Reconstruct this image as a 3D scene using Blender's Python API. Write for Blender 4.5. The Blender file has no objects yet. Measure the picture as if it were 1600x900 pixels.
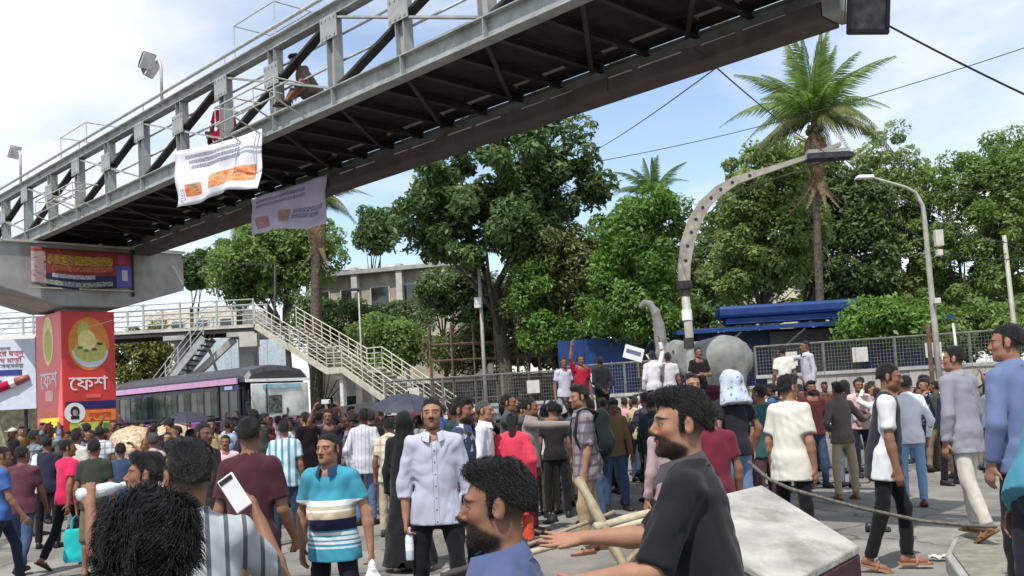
import bpy, math, random
import numpy as np
from mathutils import Vector, Matrix, Euler

R = math.radians
SC = bpy.context.scene
COL = SC.collection
rng = np.random.default_rng(7)
random.seed(7)

# ------------------------------------------------------------------ camera
FPX, PITCH, ROLL, EYE, HOR = 1500.0, R(4), R(3.2), 1.75, 624.0
SHIFT = (HOR - 450 - FPX * math.tan(PITCH)) / 1600
_f = np.array([0, math.cos(PITCH), math.sin(PITCH)])
_u0 = np.array([0, -math.sin(PITCH), math.cos(PITCH)])
_r0 = np.array([1.0, 0, 0])
_rt = _r0 * math.cos(ROLL) - _u0 * math.sin(ROLL)
_up = _u0 * math.cos(ROLL) + _r0 * math.sin(ROLL)
cam = bpy.data.cameras.new('camera')
camo = bpy.data.objects.new('camera', cam)
COL.objects.link(camo)
cam.sensor_width = 36
cam.lens = 36 * FPX / 1600
cam.shift_y = SHIFT
cam.clip_start = 0.1
cam.clip_end = 2000
camo.matrix_world = Matrix(((_rt[0], _up[0], -_f[0], 0), (_rt[1], _up[1], -_f[1], 0), (_rt[2], _up[2], -_f[2], EYE), (0, 0, 0, 1)))
SC.camera = camo

def ray(x, y):
    return _f + _rt * (x - 800) / FPX + _up * (450 + SHIFT * 1600 - y) / FPX
def at(x, y, d):            # point on the sight line of a photograph pixel, d metres ahead
    r = ray(x, y); return np.array([0, 0, EYE]) + r * d / r[1]
def ground(x, y, z=0.0):
    r = ray(x, y); return np.array([0, 0, EYE]) + r * (z - EYE) / r[2]

# ------------------------------------------------------------------ sky and sun
SUN_EL, SUN_AZ = R(60), R(204)      # azimuth clockwise from +Y: behind the camera, to its left
world = bpy.data.worlds.new('World'); SC.world = world; world.use_nodes = True
nt = world.node_tree; nt.nodes.clear()
def N(t, typ, **kw):
    n = t.nodes.new(typ)
    for k, v in kw.items():
        if k.startswith('i_'):
            n.inputs[k[2:].replace('_', ' ')].default_value = v
        else:
            setattr(n, k, v)
    return n
out = N(nt, 'ShaderNodeOutputWorld'); bg = N(nt, 'ShaderNodeBackground')
sky = N(nt, 'ShaderNodeTexSky', sky_type='NISHITA', sun_disc=False, sun_elevation=SUN_EL, sun_rotation=SUN_AZ, air_density=1.0, dust_density=0.7, ozone_density=1.5)
tc = N(nt, 'ShaderNodeTexCoord')
sep = N(nt, 'ShaderNodeSeparateXYZ'); nt.links.new(tc.outputs['Generated'], sep.inputs[0])
zc = N(nt, 'ShaderNodeMath', operation='ADD'); nt.links.new(sep.outputs[2], zc.inputs[0]); zc.inputs[1].default_value = 0.14
zm = N(nt, 'ShaderNodeMath', operation='MAXIMUM'); nt.links.new(zc.outputs[0], zm.inputs[0]); zm.inputs[1].default_value = 0.05
dx = N(nt, 'ShaderNodeMath', operation='DIVIDE'); nt.links.new(sep.outputs[0], dx.inputs[0]); nt.links.new(zm.outputs[0], dx.inputs[1])
dy = N(nt, 'ShaderNodeMath', operation='DIVIDE'); nt.links.new(sep.outputs[1], dy.inputs[0]); nt.links.new(zm.outputs[0], dy.inputs[1])
cmb = N(nt, 'ShaderNodeCombineXYZ'); nt.links.new(dx.outputs[0], cmb.inputs[0]); nt.links.new(dy.outputs[0], cmb.inputs[1])
cn = N(nt, 'ShaderNodeTexNoise'); cn.inputs['Scale'].default_value = 0.6; cn.inputs['Detail'].default_value = 9; cn.inputs['Roughness'].default_value = 0.56; cn.inputs['Distortion'].default_value = 0.25
mp = N(nt, 'ShaderNodeMapping'); mp.inputs['Location'].default_value = (2.6, 8.1, 0); mp.inputs['Scale'].default_value = (1.0, 0.8, 1)
nt.links.new(cmb.outputs[0], mp.inputs[0]); nt.links.new(mp.outputs[0], cn.inputs['Vector'])
cr = N(nt, 'ShaderNodeValToRGB'); cr.color_ramp.elements[0].position = 0.42; cr.color_ramp.elements[1].position = 0.59
cr.color_ramp.elements[0].color = (0.12, 0.12, 0.12, 1)
nt.links.new(cn.outputs[0], cr.inputs[0])
mx = N(nt, 'ShaderNodeMix', data_type='RGBA'); nt.links.new(cr.outputs[0], mx.inputs[0]); nt.links.new(sky.outputs[0], mx.inputs[6])
mx.inputs[7].default_value = (5.2, 5.3, 5.5, 1)
nt.links.new(mx.outputs[2], bg.inputs[0]); bg.inputs[1].default_value = 0.15; nt.links.new(bg.outputs[0], out.inputs[0])
sun = bpy.data.lights.new('sun', 'SUN'); sun.energy = 3.6; sun.angle = R(0.6); sun.color = (1.0, 0.95, 0.87)
suno = bpy.data.objects.new('sun', sun); COL.objects.link(suno)
_sd = Vector((math.sin(SUN_AZ) * math.cos(SUN_EL), math.cos(SUN_AZ) * math.cos(SUN_EL), math.sin(SUN_EL)))
suno.rotation_euler = _sd.to_track_quat('Z', 'Y').to_euler(); suno.location = _sd * 60
SC.view_settings.view_transform = 'Standard'; SC.view_settings.look = 'None'
SC.view_settings.exposure = 0.48; SC.view_settings.gamma = 1
SC.render.engine = 'CYCLES'; SC.cycles.use_denoising = True; SC.cycles.max_bounces = 6; SC.cycles.transparent_max_bounces = 12

# ------------------------------------------------------------------ materials
_mats = {}
def lin(c):     # photograph colour (0-255) to scene-linear
    return tuple(((v / 255) / 12.92 if v / 255 <= 0.04045 else ((v / 255 + 0.055) / 1.055) ** 2.4) for v in c)
def mat(name, col, rough=0.75, metal=0.0, var=0.12, vscale=6.0, bump=0.0, bscale=60.0, spec=0.4, col2=None, stain=0.0, sscale=1.2, coat=0.0, coord='Object', trans=0.0):
    if name in _mats: return _mats[name]
    m = bpy.data.materials.new(name); m.use_nodes = True; t = m.node_tree
    b = t.nodes['Principled BSDF']; L = t.links.new
    b.inputs['Roughness'].default_value = rough; b.inputs['Metallic'].default_value = metal
    b.inputs['Specular IOR Level'].default_value = spec
    if coat: b.inputs['Coat Weight'].default_value = coat
    if trans: b.inputs['Transmission Weight'].default_value = trans
    co = N(t, 'ShaderNodeTexCoord')
    n1 = N(t, 'ShaderNodeTexNoise'); n1.inputs['Scale'].default_value = vscale; n1.inputs['Detail'].default_value = 6
    L(co.outputs[coord], n1.inputs['Vector'])
    r1 = N(t, 'ShaderNodeMapRange'); r1.inputs[1].default_value = 0.3; r1.inputs[2].default_value = 0.7
    L(n1.outputs[0], r1.inputs[0])
    c2 = col2 if col2 else tuple(max(0, v * (1 - 2 * var)) for v in col)
    c1 = col if col2 else tuple(v * (1 + var) for v in col)
    m1 = N(t, 'ShaderNodeMix', data_type='RGBA'); L(r1.outputs[0], m1.inputs[0])
    m1.inputs[6].default_value = (*c2, 1); m1.inputs[7].default_value = (*c1, 1)
    last = m1.outputs[2]
    if stain:
        n2 = N(t, 'ShaderNodeTexNoise'); n2.inputs['Scale'].default_value = sscale; n2.inputs['Detail'].default_value = 8; n2.inputs['Roughness'].default_value = 0.7
        mpn = N(t, 'ShaderNodeMapping'); mpn.inputs['Scale'].default_value = (1, 1, 0.35); L(co.outputs[coord], mpn.inputs[0]); L(mpn.outputs[0], n2.inputs['Vector'])
        r2 = N(t, 'ShaderNodeMapRange'); r2.inputs[1].default_value = 0.5; r2.inputs[2].default_value = 0.72; L(n2.outputs[0], r2.inputs[0])
        r2.inputs[4].default_value = stain
        m2 = N(t, 'ShaderNodeMix', data_type='RGBA'); L(r2.outputs[0], m2.inputs[0]); L(last, m2.inputs[6])
        m2.inputs[7].default_value = (col[0] * .3 + .02, col[1] * .27 + .012, col[2] * .22 + .006, 1); last = m2.outputs[2]
    L(last, b.inputs['Base Color'])
    if bump:
        n3 = N(t, 'ShaderNodeTexNoise'); n3.inputs['Scale'].default_value = bscale; n3.inputs['Detail'].default_value = 5; L(co.outputs[coord], n3.inputs['Vector'])
        bp = N(t, 'ShaderNodeBump'); bp.inputs['Strength'].default_value = bump; bp.inputs['Distance'].default_value = 0.02
        L(n3.outputs[0], bp.inputs['Height']); L(bp.outputs[0], b.inputs['Normal'])
    _mats[name] = m
    return m

# ------------------------------------------------------------------ object helpers
def tag(o, label=None, cat=None, group=None, kind=None):
    if label: o['label'] = label
    if cat: o['category'] = cat
    if group: o['group'] = group
    if kind: o['kind'] = kind
    return o
def empty(name, loc=(0, 0, 0), rz=0.0, parent=None):
    o = bpy.data.objects.new(name, None); COL.objects.link(o); o.location = tuple(loc); o.rotation_euler = (0, 0, rz)
    o.empty_display_size = 0.1
    if parent: o.parent = parent
    return o
def link(name, me, m=None, parent=None, loc=None, rot=None):
    o = bpy.data.objects.new(name, me); COL.objects.link(o)
    if m is not None:
        if len(me.materials) == 0: me.materials.append(m)
        elif me.materials[0] != m:
            o.material_slots[0].link = 'OBJECT'; o.material_slots[0].material = m
    if parent: o.parent = parent
    if loc is not None: o.location = tuple(loc)
    if rot is not None: o.rotation_euler = rot
    return o
def np_mesh(name, V, Fq, smooth=True):
    me = bpy.data.meshes.new(name)
    V = np.asarray(V, np.float32); Fq = np.asarray(Fq, np.int32); k = Fq.shape[1]
    me.vertices.add(len(V)); me.vertices.foreach_set('co', V.ravel())
    me.loops.add(Fq.size); me.loops.foreach_set('vertex_index', Fq.ravel())
    me.polygons.add(len(Fq)); me.polygons.foreach_set('loop_start', np.arange(0, Fq.size, k, dtype=np.int32))
    if smooth: me.polygons.foreach_set('use_smooth', np.ones(len(Fq), bool))
    me.update(calc_edges=True)
    return me
class MB:
    def __init__(s): s.v = []; s.f = []
    def add(s, V, Fs):
        b = len(s.v); s.v += [tuple(float(c) for c in p) for p in V]; s.f += [tuple(i + b for i in q) for q in Fs]; return s
    def box(s, c, sz, rot=None):
        hx, hy, hz = sz[0] / 2, sz[1] / 2, sz[2] / 2
        V = [Vector((x, y, z)) for x in (-hx, hx) for y in (-hy, hy) for z in (-hz, hz)]
        if rot is not None: V = [rot @ v for v in V]
        c = Vector(c)
        return s.add([c + v for v in V], [(0, 1, 3, 2), (4, 6, 7, 5), (0, 4, 5, 1), (2, 3, 7, 6), (0, 2, 6, 4), (1, 5, 7, 3)])
    def beam(s, a, b, w, h, up=(0, 0, 1)):
        a = Vector(a); b = Vector(b); x = (b - a).normalized(); upv = Vector(up)
        if abs(x.dot(upv)) > .98: upv = Vector((1, 0, 0))
        y = upv.cross(x).normalized(); z = x.cross(y)
        rot = Matrix((x, y, z)).transposed()
        return s.box((a + b) / 2, ((b - a).length, w, h), rot)
    def tube(s, pts, rad, n=8, caps=True):
        pts = [Vector(p) for p in pts]; m = len(pts)
        rad = [rad] * m if not hasattr(rad, '__len__') else rad
        V = []; prev = None
        for i, p in enumerate(pts):
            t = (pts[min(i + 1, m - 1)] - pts[max(i - 1, 0)]).normalized()
            if prev is None: a = t.orthogonal().normalized()
            else:
                a = prev - t * prev.dot(t); a = a.normalized() if a.length > 1e-6 else t.orthogonal().normalized()
            prev = a; b = t.cross(a)
            V += [p + (a * math.cos(2 * math.pi * k / n) + b * math.sin(2 * math.pi * k / n)) * rad[i] for k in range(n)]
        Fs = [(i * n + k, i * n + (k + 1) % n, (i + 1) * n + (k + 1) % n, (i + 1) * n + k) for i in range(m - 1) for k in range(n)]
        if caps: Fs += [tuple(range(n - 1, -1, -1)), tuple((m - 1) * n + k for k in range(n))]
        return s.add(V, Fs)
    def prism(s, poly, z0, z1):      # poly in xy
        n = len(poly)
        return s.add([(x, y, z0) for x, y in poly] + [(x, y, z1) for x, y in poly],
                     [tuple(range(n - 1, -1, -1)), tuple(range(n, 2 * n))] + [(i, (i + 1) % n, n + (i + 1) % n, n + i) for i in range(n)])
    def mesh(s, name, smooth=False):
        me = bpy.data.meshes.new(name); me.from_pydata(s.v, [], s.f)
        if smooth: me.polygons.foreach_set('use_smooth', np.ones(len(me.polygons), bool))
        me.update(); return me
    def build(s, name, m, parent=None, smooth=False, bevel=0.0, loc=None, rot=None):
        o = link(name, s.mesh(name, smooth), m, parent, loc, rot)
        if bevel:
            bv = o.modifiers.new('bevel', 'BEVEL'); bv.width = bevel; bv.segments = 2; bv.limit_method = 'ANGLE'
        return o
def box_obj(name, c, sz, m, parent=None, bevel=0.0, rot=None):
    return MB().box((0, 0, 0), sz).build(name, m, parent, bevel=bevel, loc=c, rot=rot)
def text_obj(name, body, size, m, parent, loc, rot, depth=0.004, align='CENTER'):
    cu = bpy.data.curves.new(name, 'FONT'); cu.body = body; cu.size = size; cu.align_x = align; cu.align_y = 'CENTER'; cu.extrude = depth
    cu.resolution_u = 3
    o = bpy.data.objects.new(name, cu); COL.objects.link(o)
    me = bpy.data.meshes.new_from_object(o.evaluated_get(bpy.context.evaluated_depsgraph_get()))
    bpy.data.objects.remove(o); bpy.data.curves.remove(cu)
    me.materials.clear()
    return link(name, me, m, parent, loc, rot)
# ------------------------------------------------------------------ people: bodies and clothes grown as smooth solids
def V3(*a): return np.array(a, float)
def unit(v): v = np.asarray(v, float); return v / (np.linalg.norm(v) + 1e-9)
def rotm(yaw, pitch, roll):
    return np.array(Euler((pitch, roll, yaw), 'YXZ').to_matrix())

class Solid:
    def __init__(s, lo, hi, h, fine=()):
        s.ax = []
        for a in range(3):
            p = lo[a]; L = [p]
            while p < hi[a]:
                st = h
                for (c, e, hh) in fine:
                    if c[a] - e[a] - st < p < c[a] + e[a]: st = min(st, hh)
                p += st; L.append(p)
            s.ax.append(np.array(L, np.float32))
        s.D = np.full([len(a) for a in s.ax], 1.0, np.float32)
    def _blk(s, lo, hi, pad):
        sl = []
        for a in range(3):
            i0 = max(0, np.searchsorted(s.ax[a], lo[a] - pad) - 1); i1 = min(len(s.ax[a]), np.searchsorted(s.ax[a], hi[a] + pad) + 1)
            sl.append(slice(i0, max(i1, i0 + 1)))
        X = s.ax[0][sl[0]][:, None, None]; Y = s.ax[1][sl[1]][None, :, None]; Z = s.ax[2][sl[2]][None, None, :]
        return tuple(sl), X, Y, Z
    def _mix(s, sl, d, k, op):
        a = s.D[sl]
        if op == 'sub':
            if k <= 0: s.D[sl] = np.maximum(a, -d)
            else:
                h = np.maximum(k - np.abs(a + d), 0) / k; s.D[sl] = np.maximum(a, -d) + h * h * k * .25
        else:
            if k <= 0: s.D[sl] = np.minimum(a, d)
            else:
                h = np.maximum(k - np.abs(a - d), 0) / k; s.D[sl] = np.minimum(a, d) - h * h * k * .25
    def cone(s, a, b, ra, rb, k=.03, flat=None, cut=False, op='add'):
        # flat = (unit axis, factor): squeezed along that axis
        a = np.asarray(a, float); b = np.asarray(b, float); r = max(ra, rb)
        sl, X, Y, Z = s._blk(np.minimum(a, b) - r, np.maximum(a, b) + r, .05 + k)
        px, py, pz = X - a[0], Y - a[1], Z - a[2]; ba = b - a
        if flat is not None:
            ax, fc = flat; g = 1 / fc - 1
            dt = px * ax[0] + py * ax[1] + pz * ax[2]
            qx, qy, qz = px + g * dt * ax[0], py + g * dt * ax[1], pz + g * dt * ax[2]
            bb_ = ba + g * ba.dot(ax) * ax
        else: qx, qy, qz, bb_ = px, py, pz, ba
        t = np.clip((qx * bb_[0] + qy * bb_[1] + qz * bb_[2]) / max(bb_.dot(bb_), 1e-9), 0, 1)
        d = np.sqrt((qx - t * bb_[0]) ** 2 + (qy - t * bb_[1]) ** 2 + (qz - t * bb_[2]) ** 2) - (ra + (rb - ra) * t)
        if flat is not None: d = d * (0.5 + 0.5 * flat[1])
        if cut:
            dr = unit(ba); d = np.maximum(d, (X - b[0]) * dr[0] + (Y - b[1]) * dr[1] + (Z - b[2]) * dr[2])
        s._mix(sl, d.astype(np.float32), k, op)
    def ell(s, c, r, M=None, k=.03, op='add'):
        c = np.asarray(c, float); r = np.asarray(r, float); R_ = r.max()
        sl, X, Y, Z = s._blk(c - R_, c + R_, .04 + k)
        px, py, pz = X - c[0], Y - c[1], Z - c[2]
        if M is not None: px, py, pz = (px * M[0, i] + py * M[1, i] + pz * M[2, i] for i in range(3))
        k0 = np.sqrt((px / r[0]) ** 2 + (py / r[1]) ** 2 + (pz / r[2]) ** 2)
        k1 = np.sqrt((px / r[0] ** 2) ** 2 + (py / r[1] ** 2) ** 2 + (pz / r[2] ** 2) ** 2) + 1e-6
        s._mix(sl, (k0 * (k0 - 1) / k1).astype(np.float32), k, op)
    def plane(s, p, n):      # keep the side the normal points away from
        X = s.ax[0][:, None, None]; Y = s.ax[1][None, :, None]; Z = s.ax[2][None, None, :]
        s.D = np.maximum(s.D, ((X - p[0]) * n[0] + (Y - p[1]) * n[1] + (Z - p[2]) * n[2]).astype(np.float32))
    def wobble(s, amp, freq, seed, stretch=(1, 1, 1), n=9, ridge=False):
        g = np.random.default_rng(seed); I = np.nonzero(np.abs(s.D) < .05)
        P = np.stack([s.ax[a][I[a]] for a in range(3)], 1) * np.array(stretch, np.float32)
        w = np.zeros(len(P), np.float32)
        for i in range(n):
            kv = unit(g.normal(size=3)) * freq * g.uniform(.6, 1.9)
            v = np.sin(P @ kv.astype(np.float32) + g.uniform(0, 6.28))
            w += (1 - 2 * np.abs(v) if ridge else v)
        s.D[I] += amp * w / math.sqrt(n)
    def folds(s, amp, freq, seed, slant=.35, n=5):
        # creases that run mostly down the cloth, come and go in patches and bend as they run
        g = np.random.default_rng(seed); I = np.nonzero(np.abs(s.D) < .05)
        P = np.stack([s.ax[a][I[a]] for a in range(3)], 1); w = np.zeros(len(P), np.float32)
        for i in range(n):
            kv = unit(V3(g.normal(), g.normal(), g.normal() * slant)) * freq * g.uniform(.6, 1.7); q = g.normal(size=3) * 9; m_ = g.normal(size=3) * 8
            v = np.sin(P @ kv.astype(np.float32) + 1.3 * np.sin(P @ q.astype(np.float32)) + g.uniform(0, 6.28)); pm = np.clip(.5 + .9 * np.sin(P @ m_.astype(np.float32) + g.uniform(0, 6.28)), 0, 1)
            w += (1 - 2.2 * np.abs(v) ** .8) * pm
        s.D[I] += (amp * w / math.sqrt(n)).astype(np.float32)
    def mesh(s, name, smooth_it=1):
        D = s.D; ins = D < 0
        nx, ny, nz = D.shape
        if not ins.any(): return None
        cnt = np.zeros((nx - 1, ny - 1, nz - 1), np.int8)
        offs = [(i, j, k) for i in (0, 1) for j in (0, 1) for k in (0, 1)]
        for i, j, k in offs: cnt += ins[i:nx - 1 + i, j:ny - 1 + j, k:nz - 1 + k]
        m = (cnt > 0) & (cnt < 8)
        I = np.nonzero(m); n = len(I[0]); idx = np.full(m.shape, -1, np.int32); idx[I] = np.arange(n)
        dv = {o: D[I[0] + o[0], I[1] + o[1], I[2] + o[2]] for o in offs}
        acc = np.zeros((n, 3), np.float64); num = np.zeros(n)
        for a in range(3):
            for o in offs:
                if o[a]: continue
                o2 = list(o); o2[a] = 1; o2 = tuple(o2)
                d1, d2 = dv[o], dv[o2]; c = (d1 < 0) != (d2 < 0)
                t = np.where(c, d1 / np.where(c, d1 - d2, 1), 0)
                for b in range(3):
                    A = s.ax[b]
                    base = A[I[b] + o[b]]
                    if b == a: base = base + t * (A[I[b] + 1] - A[I[b]])
                    acc[:, b] += np.where(c, base, 0)
                num += c
        V = acc / num[:, None]
        Fs = []
        for a in range(3):
            b, c = (a + 1) % 3, (a + 2) % 3
            s0 = [slice(None)] * 3; s1 = [slice(None)] * 3; s0[a] = slice(0, -1); s1[a] = slice(1, None)
            A, B = ins[tuple(s0)], ins[tuple(s1)]; ch = A != B
            sl = [slice(None)] * 3; sl[b] = slice(1, -1); sl[c] = slice(1, -1)
            J = np.nonzero(ch[tuple(sl)]); J = list(J); J[b] = J[b] + 1; J[c] = J[c] + 1
            sg = A[tuple(J)]
            def cell(db, dc):
                K = [J[0], J[1], J[2]]; K[b] = K[b] - db; K[c] = K[c] - dc; return idx[tuple(K)]
            q = np.stack([cell(1, 1), cell(0, 1), cell(0, 0), cell(1, 0)], 1)
            q[~sg] = q[~sg][:, ::-1]; Fs.append(q)
        Fs = np.concatenate(Fs); Fs = Fs[(Fs >= 0).all(1)]
        for _ in range(smooth_it):
            E = np.concatenate([Fs[:, [0, 1]], Fs[:, [1, 2]], Fs[:, [2, 3]], Fs[:, [3, 0]]])
            S = np.stack([np.bincount(E[:, 0], V[E[:, 1], q_], n) for q_ in range(3)], 1); C_ = np.bincount(E[:, 0], minlength=n)[:, None]
            V = np.where(C_ > 0, .5 * V + .5 * S / np.maximum(C_, 1), V)
        return np_mesh(name, V, Fs)

DOWN = (0, 0, -1)
POSE = {
 'stand': dict(),
 'relax': dict(ua_l=(.22, .05, -1), fa_l=(.1, -.3, -1), ua_r=(-.22, .05, -1), fa_r=(-.08, -.25, -1), th_l=(.1, -.05, -1), sh_l=(.03, .06, -1), th_r=(-.12, .04, -1), sh_r=(-.02, .08, -1)),
 'walk': dict(ua_l=(.15, .35, -1), fa_l=(.05, .1, -1), ua_r=(-.15, -.3, -1), fa_r=(-.02, -.7, -1), th_l=(.03, -.42, -1), sh_l=(0, -.1, -1), th_r=(-.03, .28, -1), sh_r=(0, .62, -1), ft_r=(0, -1, -.6)),
 'walk2': dict(ua_r=(-.15, .35, -1), fa_r=(-.05, .1, -1), ua_l=(.15, -.3, -1), fa_l=(.02, -.7, -1), th_r=(-.03, -.4, -1), sh_r=(0, -.05, -1), th_l=(.03, .25, -1), sh_l=(0, .6, -1), ft_l=(0, -1, -.6)),
 'hips': dict(ua_l=(.75, .25, -.9), fa_l=(-.75, -.35, -.55), ua_r=(-.3, .1, -1), fa_r=(-.05, -.2, -1), th_l=(.14, 0, -1), th_r=(-.14, 0, -1)),
 'cross': dict(ua_l=(.3, -.15, -1), fa_l=(-.8, -.6, .1), ua_r=(-.3, -.15, -1), fa_r=(.8, -.6, .05)),
 'phone': dict(ua_l=(.3, -.35, -.9), fa_l=(-.35, -.8, .5), ua_r=(-.35, -.4, -.9), fa_r=(.3, -.8, .7), pitch=.2),
 'raise': dict(ua_r=(-.35, -.25, 1), fa_r=(.1, -.1, 1), ua_l=(.2, .05, -1), fa_l=(.05, -.3, -1)),
 'shade': dict(ua_r=(-.6, -.5, .25), fa_r=(.55, -.35, .55), ua_l=(.2, .05, -1), fa_l=(.05, -.3, -1)),
 'photo': dict(ua_r=(-.4, -.7, .35), fa_r=(.35, -.3, .9), ua_l=(.4, -.7, .3), fa_l=(-.35, -.3, .9)),
 'point': dict(ua_r=(-.15, -1, -.05), fa_r=(0, -1, .05), ua_l=(.2, .05, -1), fa_l=(.05, -.3, -1)),
 'pockets': dict(ua_l=(.35, .25, -1), fa_l=(-.12, -.35, -1), ua_r=(-.35, .25, -1), fa_r=(.12, -.35, -1), th_l=(.08, -.1, -1), sh_l=(.02, .1, -1)),
 'back': dict(ua_l=(.25, .4, -1), fa_l=(-.5, .35, -.6), ua_r=(-.25, .4, -1), fa_r=(.5, .35, -.6)),
 'floor': dict(th_l=(.45, -1, .45), sh_l=(-.5, -.5, -.75), th_r=(-.45, -1, .45), sh_r=(.5, -.5, -.75), ua_l=(.2, -.5, -.9), fa_l=(-.3, -.8, -.1), ua_r=(-.2, -.5, -.9), fa_r=(.3, -.8, -.1), lean=(0, -.10)),
 'sit': dict(th_l=(.12, -1, -.1), sh_l=(0, -.1, -1), th_r=(-.12, -1, -.1), sh_r=(0, -.1, -1), ua_l=(.2, -.4, -1), fa_l=(-.1, -.8, -.3), ua_r=(-.2, -.4, -1), fa_r=(.1, -.8, -.3)),
}
def skel(P):
    J = {}; g = lambda k, d: unit(P.get(k, d))
    T = np.array([*P.get('lean', (0, -.02)), 0.0]); T[2] = math.sqrt(max(.05, .54 ** 2 - T[0] ** 2 - T[1] ** 2)); Th = unit(T)
    tw = P.get('twist', 0.0)
    sd = V3(math.cos(tw), math.sin(tw), 0); sd = unit(sd - Th * sd.dot(Th)); fw = np.cross(sd, Th)
    pel = V3(0, 0, 0); J['T'] = Th; J['sd'] = sd; J['fw'] = fw
    low = 9
    for s, sg in (('l', 1), ('r', -1)):
        hip = pel + V3(sg * .088, 0, -.03); kn = hip + .43 * g('th_' + s, (sg * .03, 0, -1)); an = kn + .41 * g('sh_' + s, (0, .03, -1))
        ft = g('ft_' + s, (sg * .15, -1, 0)); J['hip' + s], J['kn' + s], J['an' + s], J['ft' + s] = hip, kn, an, ft
        low = min(low, an[2] - .08, an[2] - .08 + min(0, ft[2]) * .17)
    J['pel'] = pel; J['neck'] = pel + T + V3(0, 0, .0); J['chest'] = pel + T * .66; J['waist'] = pel + T * .28
    for s, sg in (('l', 1), ('r', -1)):
        sh = J['neck'] - Th * .082 + sd * sg * .158 * P.get('shw', 1)
        ua = g('ua_' + s, (sg * .16, .04, -1)); fa = g('fa_' + s, (sg * .04, -.16, -1))
        B = np.stack([sd, -fw, Th], 1)
        if P.get('armframe', True): ua = B @ ua; fa = B @ fa
        el = sh + .30 * ua; wr = el + .255 * fa
        J['sh_' + s], J['el' + s], J['wr' + s], J['fa' + s] = sh, el, wr, fa
        hd = P.get('hd_' + s); J['hd' + s] = unit(B @ np.array(hd, float)) if hd is not None else fa
        pn = P.get('pn_' + s, (-sg, 0, 0)); pn = B @ np.array(pn, float); pn = pn - J['hd' + s] * pn.dot(J['hd' + s])
        if np.linalg.norm(pn) < .1: pn = np.cross(J['hd' + s], V3(0, 0, 1))
        J['pn' + s] = unit(pn)
    Hm = rotm(P.get('yaw', 0) + tw * .7, P.get('pitch', 0), P.get('hroll', 0)); J['Hm'] = Hm
    J['head'] = J['neck'] + Th * .05 + Hm @ V3(0, -.012, .085)
    for k in list(J):
        if k in ('T', 'sd', 'fw', 'Hm') or k[:2] in ('fa', 'hd', 'pn', 'ft'): continue
        J[k] = J[k] - V3(0, 0, low)
    return J
def bounds(J, pad=.16):
    pts = np.array([J[k] for k in ('hipl', 'hipr', 'knl', 'knr', 'anl', 'anr', 'head', 'sh_l', 'sh_r', 'ell', 'elr', 'wrl', 'wrr', 'neck')] + [J['wrl'] + J['hdl'] * .17, J['wrr'] + J['hdr'] * .17])
    lo = pts.min(0) - pad; hi = pts.max(0) + pad; lo[2] = max(lo[2], -.02); return lo, hi
RES = {'hi': (.016, .0058, .0058), 'mid': (.021, .0085, .0095), 'low': (.026, .013, .0145)}
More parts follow.
